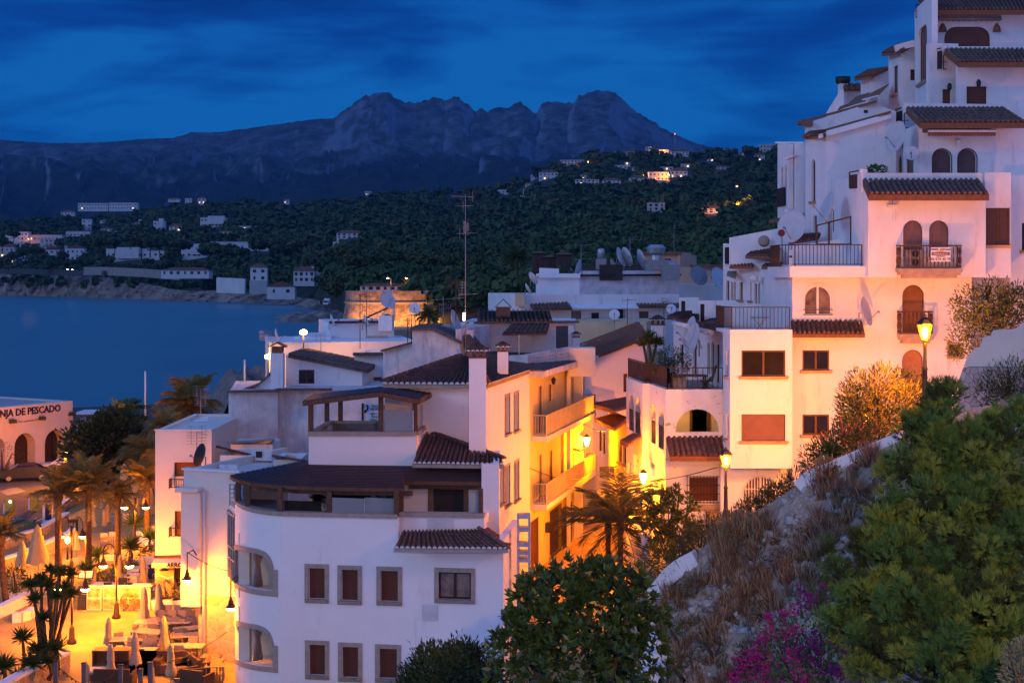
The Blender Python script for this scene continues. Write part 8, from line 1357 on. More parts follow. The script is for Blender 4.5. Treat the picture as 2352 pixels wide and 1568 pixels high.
def restaurant():
 h=House('white_restaurant','pink lit white restaurant with stone front and roof terraces','restaurant',(-16,68,0),None,PEACHLITW);f=facU(356.5,73.5,486,73.5);ops=[('r',400,1061,462,1119),('r',401,1173,425,1231),('r',401,1298,426,1345)];h.body(f,988,1400,9,ops,zb=0,tz=.1);br=mat('orange_brown_blind',(.22,.075,.015),.7);h.win(f,ops[0],'shutter',m=br,o=-.2);h.win(f,ops[1],'shutter',m=br,o=-.15);h.win(f,ops[2],'pane',name='door')
 m=MB();m.hexa([f.px(400,1118,-.18),f.px(426,1118,-.18),f.px(426,1118,-.1),f.px(400,1118,-.1),f.px(400,1094,-.18),f.px(426,1094,-.18),f.px(426,1094,-.1),f.px(400,1094,-.1)]);h.part('window_box',m,YELLOWW);[railing(h.root,[f.px(a,v,.02),f.px(a,v,.4),f.px(426,v,.4)],.5,.12,name='window_railing') for a,v in((393,1120),(393,1231))]
 # the nearer block, its overhang, ledge and pillar
 g=facU(422,64,552,63);zt=ZV(1081,63.6);zo=ZV(1389,63.8);x=g.sz(457,640)[0];fill(h.mb,g,[(0,zo),(x,zo),(x,2.9),(g.L,2.9),(g.L,zt),(0,zt)],[],-.3,0);h.mb.hexa([g.w(0,zo,-.302),g.w(.3,zo,-.302),g.w(.3,zo,-9),g.w(0,zo,-9),g.w(0,zt,-.302),g.w(.3,zt,-.302),g.w(.3,zt,-9),g.w(0,zt,-9)]);h.mb.hexa([g.w(.3,zt-.5,-.302),g.w(g.L,zt-.5,-.302),g.w(g.L,zt-.5,-9),g.w(.3,zt-.5,-9),g.w(.3,zt-.35,-.302),g.w(g.L,zt-.35,-.302),g.w(g.L,zt-.35,-9),g.w(.3,zt-.35,-9)]);h.mb.hexa([g.w(.3,zo,-.302),g.w(g.L,zo,-.302),g.w(g.L,zo,-9),g.w(.3,zo,-9),g.w(.3,zo+.2,-.302),g.w(g.L,zo+.2,-.302),g.w(g.L,zo+.2,-9),g.w(.3,zo+.2,-9)])
 st=stone_tex(mat('rough_stone_render',(.5,.4,.25),.95,bump=.4),3.2,(.52,.40,.26),(.40,.29,.17),(.56,.46,.32),.03);m=MB();fill(m,g,[(x,-.5),(g.L,-.5),(g.L,2.899),(x,2.899)],[],-6,.03);h.part('stone_base',m,st);m=MB();m.hexa([g.px(414,1127,.01),g.px(466,1127,.01),g.px(466,1127,.5),g.px(414,1127,.5),g.px(418,1116,.01),g.px(466,1119,.01),g.px(466,1119,.5),g.px(418,1116,.5)]);m.hexa([g.px(424,1389,.005),g.px(467,1389,.005),g.px(467,1389,.3),g.px(424,1389,.3),g.px(424,1128,.005),g.px(467,1128,.005),g.px(467,1128,.3),g.px(424,1128,.3)]);h.part('chimney_breast',m,PEACHLITW)
 m=MB();q=g.px(471,1150,.1);m.tube([(q.x,q.y,0),(q.x,q.y,ZV(1125,63.6))],.07,8);h.part('drain_pipe',m,WHITEM);cp=MB();cp.bar(g.w(-.05,zt+.04,-.1),g.w(g.L,zt+.04,-.1),.42,.08);cp.bar(f.w(-.04,ZV(987,73.5),-.1),f.w(f.L,ZV(987,73.5),-.1),.36,.06);h.part('coping',cp,CLEANW)
 # stone front, awning with lettering
 m=MB();fill(m,f,[f.sz(*p) for p in[(357,1396),(400,1396),(400,1292),(357,1292)]],[],.0,.08);h.part('stone_front',m,stone_tex(mat('flagstone_front',(.5,.36,.2),.9,bump=.3),1.5,(.50,.30,.14),(.42,.28,.15),(.62,.52,.38),.09));m=MB();m.hexa([f.px(357,1296,0),f.px(428,1296,0),f.px(428,1296,.75),f.px(357,1296,.75),f.px(357,1276,0),f.px(428,1276,0),f.px(428,1286,.75),f.px(357,1286,.75)]);a=h.part('awning',m,CLOTH);text_obj('ARROCERIA',.30,f.px(391,1294.5,.77),f.t,f.n,BLACKT,parent=a,bold=.01)
 m=MB();slabq(m,f.px(355,1279,.3),f.px(428,1276,.3),f.px(428,1273,0),f.px(355,1275,0),.06);h.part('tile_strip',m,TILER);m=MB();m.lathe([(.001,.1),(.05,.06),(.25,-.02),(.26,-.05)],f.px(381,1303,.4),12);h.part('hanging_lamp',m,IRON);h.done()
 # sheds and clutter on the terraces
 def shed(label,u0,u1,v0,v1,d,roofp,m_,wm=WHITE):
  s=House('terrace_shed',label,'shed',P((u0+u1)/2,v1,d),'sheds on the restaurant roof',wm);ff=facU(u0,d,u1,d);s.body(ff,v0,v1,2.5,top=False);r=MB();slabq(r,P(*roofp[0],d-.3),P(*roofp[1],d-.3),P(*roofp[1],d+2.6),P(*roofp[0],d+2.6),.12);s.part('roof',r,m_);s.done()
 shed('white terrace shed with sagging maroon tile roof',505,579,1045,1083,70,((496,1022),(582,1043)),ROOFM);shed('white shed with grey corrugated sheet roof against the stained wall',530,626,1020,1060,73,((520,1014),(630,1006)),GREYM);shed('low shed with blue grey board roof beside the pergola',628,690,1055,1080,66,((624,1043),(706,1056)),TILEG)
 t=thing('air_conditioner','orange lit boxy cooler on brackets by the terrace sheds','air conditioner',P(605,1062,69));m=MB();m.hexa([P(586,1058,69),P(624,1058,69),P(624,1058,70),P(586,1058,70),P(586,1031,69),P(624,1031,69),P(624,1031,70),P(586,1031,70)]);m.build('casing',WHITEM,t);m=MB();fill(m,facU(588,68.98,605,68.98),loop(facU(588,68.98,605,68.98),('r',588,1036,602,1050)),[],0,.03);m.build('grille',IRON,t);m=MB();m.box(P(603,1070,69.3),(.7,.5,.45));m.build('stand',YELLOWW,t)
 t=thing('water_tub','ribbed white tub beside a white box on the terrace edge','tub',P(516,1082,66));m=MB();m.lathe([(.26,0),(.28,.08),(.26,.12),(.28,.2),(.26,.24),(.27,.34),(.001,.34)],P(516,1083,66),14);m.build('tub',WHITEM,t);m=MB();m.box(P(535,1076,66),(.5,.4,.4));m.build('box',WHITEM,t)
 dish(P(466,1047,66),.55,285,12,m=mat('dark_dish',(.05,.05,.055),.5),label='dark satellite dish on the restaurant terrace',mast=.8)
 t=thing('roof_pergola','white roof terrace with a small pergola behind the restaurant','pergola',P(450,985,80));m=MB();[m.bar(P(u,990,80),P(u,968,80),.1) for u in(430,452,475)];m.bar(P(428,968,80),P(478,964,80),.12);m.bar(P(440,966,80),P(478,964.5,78.5),.08);m.build('frame',WHITEM,t);m=MB();m.hexa([P(398,990,81),P(478,990,81),P(478,990,81.2),P(398,990,81.2),P(398,970,81),P(478,955,81),P(478,955,81.2),P(398,970,81.2)]);m.build('wall',CLEANW,t);m=MB();slabq(m,P(387,982,76),P(424,982,76),P(424,980,78),P(387,980,78),.25);m.build('planter_box',WOOD,t)
restaurant()
def plaza_plants():
 GP='date palms on the plaza'
 palm(G(134,1322),4.6,2.3,'date palm with thick dark trunk between two parasols and a lamp',1,28,.55,.19,group=GP,el0=-5,el1=86);palm(G(203,1318),4.9,2.6,'tallest date palm with orange lit trunk',2,30,.5,.18,group=GP,el0=-5,el1=86);palm(G(271,1302),4.2,1.8,'thin date palm with small crown and dark trunk',3,24,.5,.15,group=GP,el0=-5,el1=86);palm(G(338,1245),3.9,2.6,'date palm with golden fronds beside the restaurant wall',4,28,.5,.2,group=GP,el0=-5,el1=86);palm(G(16,1392),3.6,1.7,'young palm with slender trunk at the left picture edge',5,20,.6,.16,group=GP,lean=(-.3,0),el0=0,el1=86)
 palm(P(437,1080,118),ZV(930,118)-ZV(1080,118),3.9,'large drooping palm before the sea above the restaurant roof',6,40,1.15,.3,nl=34,lw=.05);palm(P(290,1080,120),ZV(958,120)-ZV(1080,120),2.6,'green palm standing against the water',7,36,1.0,.25,lm=LEAFG);palm(P(345,1140,108),ZV(1050,108)-ZV(1140,108),3.4,'dull orange palm behind the golden palm',8,36,1.1,.25);palm(P(375,1060,104),ZV(978,104)-ZV(1060,104),2.0,'low palm left of the restaurant roof',9,26,1.0,.2);palm(P(985,755,300),ZV(735,300)-ZV(755,300)+1,4.0,'palm in front of the glowing fort',10,34,.8,.4,nl=24,lw=.10);palm(P(938,690,470),4,4.5,'small palm lit orange behind the fort',11,20,1,.4,nl=16,lw=.12);palm(P(1188,640,330),5,4.4,'pale palm crown in the dark wood',12,34,1.0,.3,nl=20,lw=.10,lm=LEAFD)
 for i,(u,v,h,r,lab) in enumerate(((310,1244,.9,.95,'round fan palm below the farthest double lamp'),(300,1288,.5,1.0,'dark fan palm in the raised bed'),(345,1262,.4,.95,'bright fan palm against the restaurant wall'),(225,1302,.3,.8,'low fan palm left of the raised bed'),(200,1330,.2,.8,'orange lit fan palm beside the thick trunk'))):b=G(u,v);yucca(b,[b+Vector((0,0,h+.35))],lab,20+i,r=r,n=110,group='fan palms in the raised bed',name='fan_palm')
 b=G(112,1560);hd=[P(u,v,d) for u,v,d in((70,1345,60),(95,1330,60.5),(118,1310,61),(138,1315,60),(160,1320,60.5),(150,1350,60),(165,1365,60.3),(80,1375,59.5),(110,1345,60),(130,1370,59.5),(100,1420,60))];yucca(b,hd,'tall many headed yucca tree with shaggy trunks',31,r=.5,n=100,name='yucca_tree');b=b+Vector((0,0,-.3))
 for i,(u,v,r,lab) in enumerate(((52,1465,.62,'spiky young yucca left of the tall one'),(75,1525,.7,'yucca bush in the planter centre'),(130,1490,.75,'yucca bush leaning right at the planter end'),(10,1530,.85,'large yucca bush at the bottom left corner'),(45,1555,.6,'dark yucca bush at the bottom of the planter'),(85,1490,.55,'yucca rosette under the tall trunks'),(112,1520,.55,'yucca rosette beside the planter wall'))):q=P(u,v,60.5-(v-1460)*.02);yucca((q.x,q.y,.3),[q],lab,40+i,r=r,n=120,group='yuccas in the planter')
 b=G(35,1378);leafy('potted_bush','leafy bush in a white trough beside the left palm','bush',b,[(b+Vector((0,0,1.1)),(.6,.5,.7))],500,.16,[LEAFG,LEAFD],3);q=MB();q.box(b+Vector((.1,0,.2)),(1.4,.5,.4));tag(q.build('white_trough',CLEANW),'long white flower trough beside the left palm','planter')
 for(u,v,w,lab) in((378,1397,1.5,'white planter of flowering shrubs before the stone front'),(418,1397,.9,'short white planter under the bracket lamp')):b=G(u,v);t=leafy('planter_shrub',lab.replace('white planter','leafy shrubs in the white planter') if w>1 else 'leafy shrub in the short white planter under the lamp','plant',b,[(b+Vector((0,0,.95)),(w*.5,.35,.5))],420,.13,[LEAFG,DRYL],5);q=MB();q.hexa([b+Vector(p) for p in[(-w*.42,-.25,0),(w*.42,-.25,0),(w*.42,.25,0),(-w*.42,.25,0),(-w*.5,-.3,.5),(w*.5,-.3,.5),(w*.5,.3,.5),(-w*.5,.3,.5)]]);tag(q.build('white_planter',CLEANW),lab,'planter')
 for i,(u,v,r,lab) in enumerate(((235,1360,.8,'clipped hedge bush behind the menu stand'),(258,1355,.9,'clipped hedge bush behind the tall lamp'),(290,1330,.8,'leafy bush between the parasols'),(300,1400,.6,'flower boxes along the picture counter'),(348,1290,.7,'climbing plant at the restaurant corner'),(6,1105,2.2,'dark hedge at the left edge by the road'))):b=G(u,v);leafy('hedge_bush',lab,'bush',b,[(b+Vector((0,0,r*.7)),(r,r*.6,r*.75))],480,.15,[LEAFG,DRYL] if i<5 else[LEAFD],60+i,group='bushes on the plaza')
 d=112;leafy('tamarisk_tree','dark spreading tree between the market and the palms','tree',P(225,1120,d),[(P(u,v,d),r) for u,v,r in((180,1022,1.5),(215,1000,1.6),(250,1010,1.9),(285,985,1.6),(230,1040,2.0),(270,1050,2.0),(305,1030,1.6),(200,1045,1.5),(250,975,1.3),(240,1085,1.8),(290,1085,1.8))],8000,.48,[mat('tamarisk_leaf',(.045,.05,.035),.8,.2,2),LEAFD],77,.45,hollow=.25)
plaza_plants()
# the rocky hillside, its plants, lamps and walls
CRV=[(1440,1400),(1500,1338),(1600,1262),(1700,1196),(1850,1098),(1935,1062),(2010,1026),(2150,965),(2352,900),(2560,860)];CRD=[(1440,50),(1500,49),(1850,46),(2010,44),(2352,38),(2560,35)];BTD=[(1440,47),(1480,45.6),(1850,37.5),(2352,27),(2560,23)]
def slope_pt(u,q,rough=True):
 d0,v0,d1=interp(CRD,u),interp(CRV,u),interp(BTD,u);a=P(u,v0+4,d0);b=P(u,1640,d1);p=a.lerp(b,q)
 if rough:
  n=mnoise.fractal(Vector((p.x*.35,p.y*.35,p.z*.35)),.9,2.1,5);f=mnoise.fractal(Vector((p.x*1.7,p.y*1.7,p.z*1.7)),.8,2.1,4);w=min(1,q*5);p=p+Vector((0,-.35,.5))*(n*.9*w+f*.30*min(1,q*8+.15))
 return p
LR=(1,.26,.0)
def hillside():
 us=np.concatenate([np.arange(1440,1500,6.),np.arange(1500,2561,5.5)]);qs=np.concatenate([np.linspace(0,1,150)]);V=[]
 for q in qs:
  for u in us:V.append(tuple(slope_pt(u,q)))
 nu,nq=len(us),len(qs);back=[]
 for u in us:p=slope_pt(u,0);back.append((p.x+.4,p.y+3.0,p.z-2.6))
 front=[]
 for u in us:p=slope_pt(u,1);front.append((p.x*.75,p.y-10,p.z-5))
 V=np.array(back+V+front);nq+=2;i=np.arange(nq-1)[:,None]*nu+np.arange(nu-1)[None];Fq=np.stack([i,i+1,i+1+nu,i+nu],-1).reshape(-1,4)
 m=mat('rocky_slope',(.44,.33,.24),.95,.2,1.8,.9,9,col2=(.18,.115,.07),stain=((.10,.085,.05),.58));tag(np_mesh('hillside_terrain',V,Fq,m),kind='structure',label='steep rocky hillside');rng=np.random.default_rng(21);rnd=random.Random(4)
 # loose stones
 rk=mat('pale_limestone',(.46,.41,.37),.9,.15,3,.5,12,col2=(.22,.18,.15));bv=np.array([(-.6,-.5,-.4),(.5,-.6,-.3),(.65,.5,-.35),(-.5,.6,-.3),(-.4,-.4,.35),(.35,-.35,.5),(.4,.4,.3),(-.3,.45,.45)]);bf=[(0,3,2,1),(4,5,6,7),(0,1,5,4),(1,2,6,5),(2,3,7,6),(3,0,4,7)];L,S=[],[]
 for _ in range(4800):
  u=rnd.uniform(1500,1990);q=rnd.random()**.9
  if mnoise.noise(Vector((u*.011,q*6,5)))<-.12:continue
  L.append(tuple(slope_pt(u,q)));S.append(rnd.choice([.04,.06,.08,.08,.11,.16]) if rnd.random()<.97 else.28)
 M=rand_rot(len(L),rng)*np.array(S)[:,None,None];Vr,Fr=scatter(bv,bf,L,M);tag(np_mesh('loose_rubble',Vr,Fr,rk),'pale loose stones strewn over the hillside','stones',kind='stuff')
 # dry grass
 def grass(name,label,mats,n,us_,qs_,hgt,blades,spread,seed,stem=.011):
  r=np.random.default_rng(seed);C=[]
  while len(C)<n:
   u=r.uniform(*us_);q=r.uniform(*qs_)
   if mnoise.noise(Vector((u*.009+seed,q*5,seed)))>-.05:C.append(tuple(slope_pt(u,q)))
  C=np.repeat(np.array(C),blades,0);N=len(C);h=np.repeat(r.uniform(.5,1.25,n),blades)*hgt*r.uniform(.6,1.1,N);D=r.normal(size=(N,3))*np.array([spread,spread,0])+np.array([0,0,1.0]);M=dir_rot(D,r);M=M*np.stack([np.full(N,1.0),h,np.full(N,1.0)],1)[:,None,:];b=[(-stem,0,0),(stem,0,0),(stem*.6,.6,.0),(0,1,.04)];V,Fq=scatter(b,[(0,1,2,3)],C+r.normal(size=(N,3))*np.array([.10,.10,0]),M);tag(np_mesh(name,V,Fq,mats,mi=r.integers(0,len(mats),N) if len(mats)>1 else None),label,'grass',kind='stuff')
 STRAW=mat('straw_grass',(.42,.25,.12),.85,.2,1);RUSTG=mat('rusty_dry_grass',(.26,.12,.065),.85,.2,1);OLG=mat('olive_grass',(.075,.08,.03),.8,.2,1)
 grass('dry_grass','tufts of tall straw coloured dry grass on the hillside',[STRAW,RUSTG],330,(1500,2020),(0.0,.98),.62,30,.30,3);grass('low_scrub_grass','low rust and olive scrub covering the hillside',[RUSTG,OLG,STRAW],650,(1480,2050),(0.0,1.0),.26,26,.85,8,.013);grass('crest_grass','high feathery grass along the hill crest',[STRAW],40,(1640,2010),(0,.10),.7,34,.22,12)
 # shrubs on the slope
 for i,(u,q,r,lab,ms,lf) in enumerate(((1545,.06,.75,'dark shrub at the left end of the slope near the white kerb',[LEAFD],.10),(1600,.30,.65,'olive shrub in the middle left of the slope',[LEAFD,LEAFO],.08),(1660,.05,.7,'reddish dry shrub right under the crest',[DRYL,LEAFO],.08),(1560,.52,.8,'rusty low shrub above the white steps',[DRYL,LEAFD],.08),(1700,.10,.7,'round grey shrub below the crest lamp',[LEAFO],.08),(1800,.35,.65,'pale feathery shrub left of the pine',[mat('feathery_grey',(.26,.21,.17),.9)],.11),(1760,.55,.6,'brown dry shrub over the flowers',[DRYL],.09),(1640,.72,.75,'dark olive shrub at the bottom of the slope',[LEAFD,DRYL],.09),(1570,.85,.85,'rust coloured brush at the slope foot',[DRYL],.10),(1900,.06,.7,'tawny dry brush by the white crest wall',[DRYL,LEAFO],.09))):b=slope_pt(u,q);leafy('slope_shrub',lab,'shrub',b,[(b+Vector((0,0,r*.4)),(r,r*.8,r*.6)),(b+Vector((r*.6,.1,r*.3)),(r*.6,r*.6,r*.5))],1000,lf,ms,100+i,.28,'shrubs on the hillside',stems=5,hollow=.2)
 # crest hedge: small oleanders between the lamp post and the slope
 ol=mat('oleander_leaf',(.075,.085,.028),.6,.2,2,sss=(.12,.11,.02))
 for i,(u,v,r) in enumerate(((1640,1200,.62),(1668,1192,.6),(1690,1168,.62),(1715,1156,.6),(1740,1140,.62),(1765,1122,.6),(1790,1106,.6),(1815,1092,.58),(1610,1215,.7),(1575,1235,.7))):
  v+=30 if u>1630 else 8;r*=.82;d=interp(CRD,u)+1.6;c=P(u,v,d);leafy('oleander_hedge','oleander bush '+('left of the lamp post at the slope end' if u<1660 else 'at the foot of the near lamp post' if u<1700 else 'along the crest below the barred arch' if u<1780 else 'highest along the crest by the white wall'),'bush',c-Vector((0,0,.9)),[(c,(r*.8,r*.7,r*.85)),(c+Vector((.2,0,.35)),(.3,.3,.4))],420,.15,[ol,LEAFO],130+i,.22,'oleander bushes along the crest',up=.9,hollow=.25)
  # plants behind the crest
 def grp(lst,d):return[(P(u,v,d),r) for u,v,r in lst]
 d=47;leafy('mimosa_tree','feathery mimosa glowing yellow beside the lamp post','tree',P(2020,1040,d),grp([(2000,900,.75),(2030,880,.6),(1985,950,.8),(2045,935,.8),(1960,925,.55),(2080,920,.6),(2010,985,.9),(2060,985,.8),(1965,980,.6),(2095,960,.5)],d),5200,.22,[LEAFY,MATS['mimosa_lit_leaf'],LEAFO],151,.20,up=.5,hollow=.3)
 leafy('dark_shrub','dark ferny shrub left of the glowing mimosa','bush',P(1965,1040,47.5),grp([(1945,900,.35),(1950,940,.5),(1938,985,.45),(1965,870,.35),(1958,1010,.5)],47.5),1500,.12,[LEAFO,LEAFD],152,.3,hollow=.3);leafy('dark_shrub','dark bush behind the lamp post right of the mimosa','bush',P(2105,1000,48.5),grp([(2085,885,.55),(2125,905,.6),(2105,945,.8),(2150,920,.45),(2070,865,.35)],48.5),2000,.14,[LEAFO,LEAFD],153,.3,hollow=.3);fl=mat('pink_oleander_flower',(.55,.08,.16),.7)
 leafy('oleander_bush','oleander with a few pink flowers on the crest','bush',P(1975,1090,46),grp([(1930,1010,.55),(1970,1000,.6),(2005,1010,.55),(1950,1040,.6),(1900,1040,.4)],46),2000,.20,[LEAFD,LEAFD,ol,LEAFD,LEAFD,LEAFO,LEAFD,fl],154,.2,up=.6,hollow=.3);leafy('dark_shrub','low dark shrub below the oak framed window','bush',P(1880,1090,46.5),grp([(1860,1050,.4),(1885,1030,.4),(1905,1062,.5),(1870,1072,.4)],46.5),1100,.16,[LEAFD,ol],155,.22,up=.5,hollow=.3);q=P(1912,1042,45.6);yucca(q-Vector((0,0,.8)),[q],'spiky yucca on the crest before the white wall',156,r=.65,n=130)
 # right retaining wall with stone foot
 f=facU(2150,44,2520,41);t=thing('garden_wall','pale smooth garden wall with curved stepped top','wall',P(2280,960,44));m=MB();px=[(2213,842),(2219,826),(2224,816),(2233,806),(2241,800),(2250,796),(2254,788),(2257,776),(2264,771.5),(2276,770.5),(2278,762),(2282,758),(2300,757),(2323,756),(2333,754),(2341,748),(2348,742),(2358,736),(2520,730),(2520,842)];fill(m,f,[f.sz(*p) for p in px][::-1],[],-.4,0);m.build('masonry',mat('beige_wall_render',(.58,.54,.47),.9,.06,1,.3,14),t);m=MB();fill(m,f,[f.sz(*p) for p in[(2200,1080),(2520,1080),(2520,844),(2216,843),(2206,870)]],[],-.6,.12);m.build('stone_foot',stone_tex(mat('grey_stone_foot',(.4,.38,.36),.9,bump=.5),3.6,(.42,.38,.36),(.30,.27,.26),(.16,.14,.13),.05),t)
 d=48;leafy('olive_tree','grey leaved oleander tree leaning over the garden wall','tree',P(2270,860,d),grp([(2230,700,.65),(2275,690,.75),(2320,720,.8),(2215,745,.5),(2262,735,.75),(2300,750,.7),(2345,700,.7),(2200,790,.38),(2195,812,.25),(2225,790,.35),(2245,760,.55),(2330,690,.6),(2200,705,.3)],d),5600,.15,[mat('grey_olive_leaf',(.085,.075,.055),.8,.2,2),LEAFD],160,.28,hollow=.25,stems=10);d=41;leafy('dark_shrub','dark needle bush at the foot of the garden wall','bush',P(2310,960,d),grp([(2290,880,.5),(2330,865,.6),(2265,900,.4),(2350,900,.7),(2305,920,.6)],d),3000,.16,[mat('dark_needle',(.025,.03,.018),.8),LEAFD],161,.14,up=.7,hollow=.3)
 # white crest walls
 def kerb(pts,h,w,lab):
  t=thing('white_kerb_wall',lab,'wall',pts[0],'white kerb walls on the hillside');m=MB()
  for a,b in zip(pts[:-1],pts[1:]):m.bar(a+Vector((0,0,h/2-.42)),b+Vector((0,0,h/2-.42)),w,h+.3)
  m.build('masonry',WHITE,t)
 kerb([P(u,v,d) for u,v,d in((1494,1358,48.4),(1510,1335,48.3),(1535,1305,48.2),(1565,1280,48),(1602,1262,47.8))],.26,.5,'white sloping kerb wall at the left end of the slope');kerb([P(u,v,d) for u,v,d in((1842,1108,45.6),(1862,1090,45.5),(1890,1076,45.3),(1930,1062,45),(1970,1045,44.6),(2006,1030,44.2),(2080,1000,43))],.38,.5,'white kerb wall on the crest below the yucca')
 t=thing('white_steps','white garden steps at the slope foot behind the rubber tree','steps',P(1505,1560,45));m=MB()
 for(u0,u1,v,d) in((1488,1540,1428,47.5),(1478,1520,1468,46.6),(1470,1545,1505,45.8),(1462,1530,1545,44.8)):a,b=P(u0,v,d),P(u1,v,d);m.hexa([(a.x,a.y,a.z-1.4),(b.x,b.y,b.z-1.4),(b.x,b.y+1.2,b.z-1.4),(a.x,a.y+1.2,a.z-1.4),tuple(a),tuple(b+Vector((0,0,.15))),(b.x,b.y+1.2,b.z+.15),(a.x,a.y+1.2,a.z)])
 m.build('masonry',CLEANW,t)
 # classic lantern posts
 def lantern(u,vt,vb,d,lab,W,name='lantern_post',grp_='classic lantern posts'):
  top,b=P(u,vt,d),P(u,vb,d);t=thing(name,lab,'street lamp',b,grp_);zl=top.z-.85;m=MB();m.lathe([(.15,0),(.15,.15),(.09,.3),(.075,1.1),(.095,1.15),(.06,1.25),(.05,zl-b.z-.15),(.08,zl-b.z-.1),(.03,zl-b.z)],b,12);m.build('post',IRON,t);c=Vector((b.x,b.y,zl));m=MB();m.lathe([(.26,.52),(.27,.56),(.15,.70),(.06,.76),(.05,.82),(.001,.88)],c,6,False)
  for k in range(6):a=2*math.pi*k/6;m.bar(c+Vector((.11*math.cos(a),.11*math.sin(a),.02)),c+Vector((.25*math.cos(a),.25*math.sin(a),.54)),.022)
  m.lathe([(.12,0),(.12,.03),(.05,.03)],c,6,False);m.build('lantern_frame',IRON,t);m=MB();m.lathe([(.10,.03),(.235,.52)],c,6,False);m.build('lantern_glass',glass_mat('lantern_glass',(.9,.7,.35),.25) if 'lantern_glass' not in bpy.data.materials else bpy.data.materials['lantern_glass'],t);m=MB();m.lathe([(.001,.08),(.07,.14),(.085,.3),(.06,.42),(.001,.46)],c,10);m.build('lamp_bulb',LAMPG,t);point(c+Vector((0,-.5,.28)),W*1.0,LR,.2);point(c+Vector((0,.5,.28)),W*2,LR,.2);return t
 lantern(1667,1026,1185,58,'glowing lantern post in front of the arcaded house',600);lantern(2124.5,722,930,45.5,'glowing lantern post beside the mimosa on the crest',1000);lantern(1990,930,1090,57,'lantern post hidden in the street behind the mimosa',1500);lantern(2470,700,930,52,'lantern post beyond the right edge of the street',600);
 b=Vector((3.4,-1,13));t=thing('street_lamp','tall street lamp on the hill path beside the viewer','street lamp',b);m=MB();m.tube([b,b+Vector((0,0,6.5)),b+Vector((-.8,.6,6.9))],.06,8);m.build('post',IRON,t);m=MB();m.lathe([(.001,-.1),(.2,-.06),(.22,.05),(.001,.15)],b+Vector((-.9,.7,6.85)),10);m.build('lamp_head',LAMPW,t);point(b+Vector((-.9,.7,6.6)),16000,(1,.52,.16),.25)
 # alley lamps on brackets
 for(u,v,d,lab,W) in((1348,1013,82,'bracket lamp blazing deep in the alley',900),(1478,1097,68.5,'round bracket lamp on the arcade side of the alley',900),(1452,1168,73,'added low bracket lamp behind the palms, brightening the alley',500),(1392,1075,92,'added small bracket lamp hidden behind the hanging sign',700)):  # the last two are unseen lamps added to brighten the alley
  c=P(u,v,d);t=thing('alley_lamp',lab,'street lamp',c,'bracket lamps in the alley');m=MB();s=1 if u>1400 else-1;e=c+Vector((s*1.2,.3,-.5));m.tube([c-Vector((0,0,.35)),c+Vector((s*.3,0,-.55)),c+Vector((s*.8,.1,-.45)),e],.03,6);m.tube([c+Vector((s*.5+.2*math.cos(k*.7),0,-.55+.2*math.sin(k*.7))) for k in range(9)],.02,5);m.lathe([(.2,.22),(.12,.34),(.03,.42)],c,8,False);m.build('bracket',IRON,t);m=MB();m.lathe([(.08,-.25),(.19,.2),(.001,.22)],c,8);m.build('lamp_glass',LAMPG,t);point(c+Vector((-s*.45,-.45,-.15)),W*2.8,LC,.16)
 for(a,c,lab) in((P(1207,1070,71),P(1345,1100,80),'cable slung from the yellow lit house across the alley'),(P(1420,1104,70),P(1662,1068,58.5),'cable from the alley to the near lantern post'),(P(1343,973,82),P(1408,985,80),'short cable high across the alley')):t=thing('overhead_cable',lab,'cable',a,'cables over the alley');m=MB();m.tube([a.lerp(c,i/12)-Vector((0,0,.25*math.sin(math.pi*i/12))) for i in range(13)],.018,4);m.build('cable',IRON,t)
 # alley greenery
 palm(P(1397,1322,66),17-(1212-640)*66/F-P(1397,1322,66).z,3.2,'queen palm with wispy fronds left in the alley mouth',171,12,1.0,.12,nl=42,lw=.012,lm=LEAFO,el0=15,el1=86);palm(P(1425,1330,65),17-(1208-640)*65/F-P(1425,1330,65).z,3.5,'taller queen palm with dark fronds in the alley mouth',172,13,.9,.12,nl=42,lw=.012,lm=LEAFO,el0=20,el1=88)
 d=62;leafy('scheffler_shrub','open umbrella leaved shrub before the arcade wall','bush',P(1540,1300,d),grp([(1510,1150,.5),(1545,1140,.45),(1570,1165,.5),(1530,1190,.6),(1500,1210,.5),(1560,1215,.6),(1520,1250,.6),(1590,1230,.5),(1490,1160,.35),(1565,1260,.6)],d),330,.30,[LEAFD,LEAFO],173,.32,rosette=7,up=.6,hollow=.3,stems=12);leafy('oleander_bush','thin oleander bush at the alley corner','bush',P(1540,1330,58),grp([(1500,1270,.4),(1530,1280,.5),(1560,1270,.5),(1600,1245,.5),(1490,1310,.4)],58),1400,.2,[ol,LEAFD],174,.2,up=.7,hollow=.3);leafy('dark_shrub','dark shrub in shade at the left foot of the white kerb','bush',P(1480,1400,54),grp([(1470,1345,.5),(1490,1320,.4),(1455,1330,.45),(1480,1380,.5)],54),1200,.14,[LEAFD],175,.3)
 t=thing('alley_wall','white low wall stepping down on the right of the alley','wall',P(1460,1270,66));m=MB();a,b=P(1440,1262,76),P(1482,1290,63);m.bar(a+Vector((0,0,.3)),b+Vector((0,0,.3)),.3,1.8);m.build('masonry',CLEANW,t)
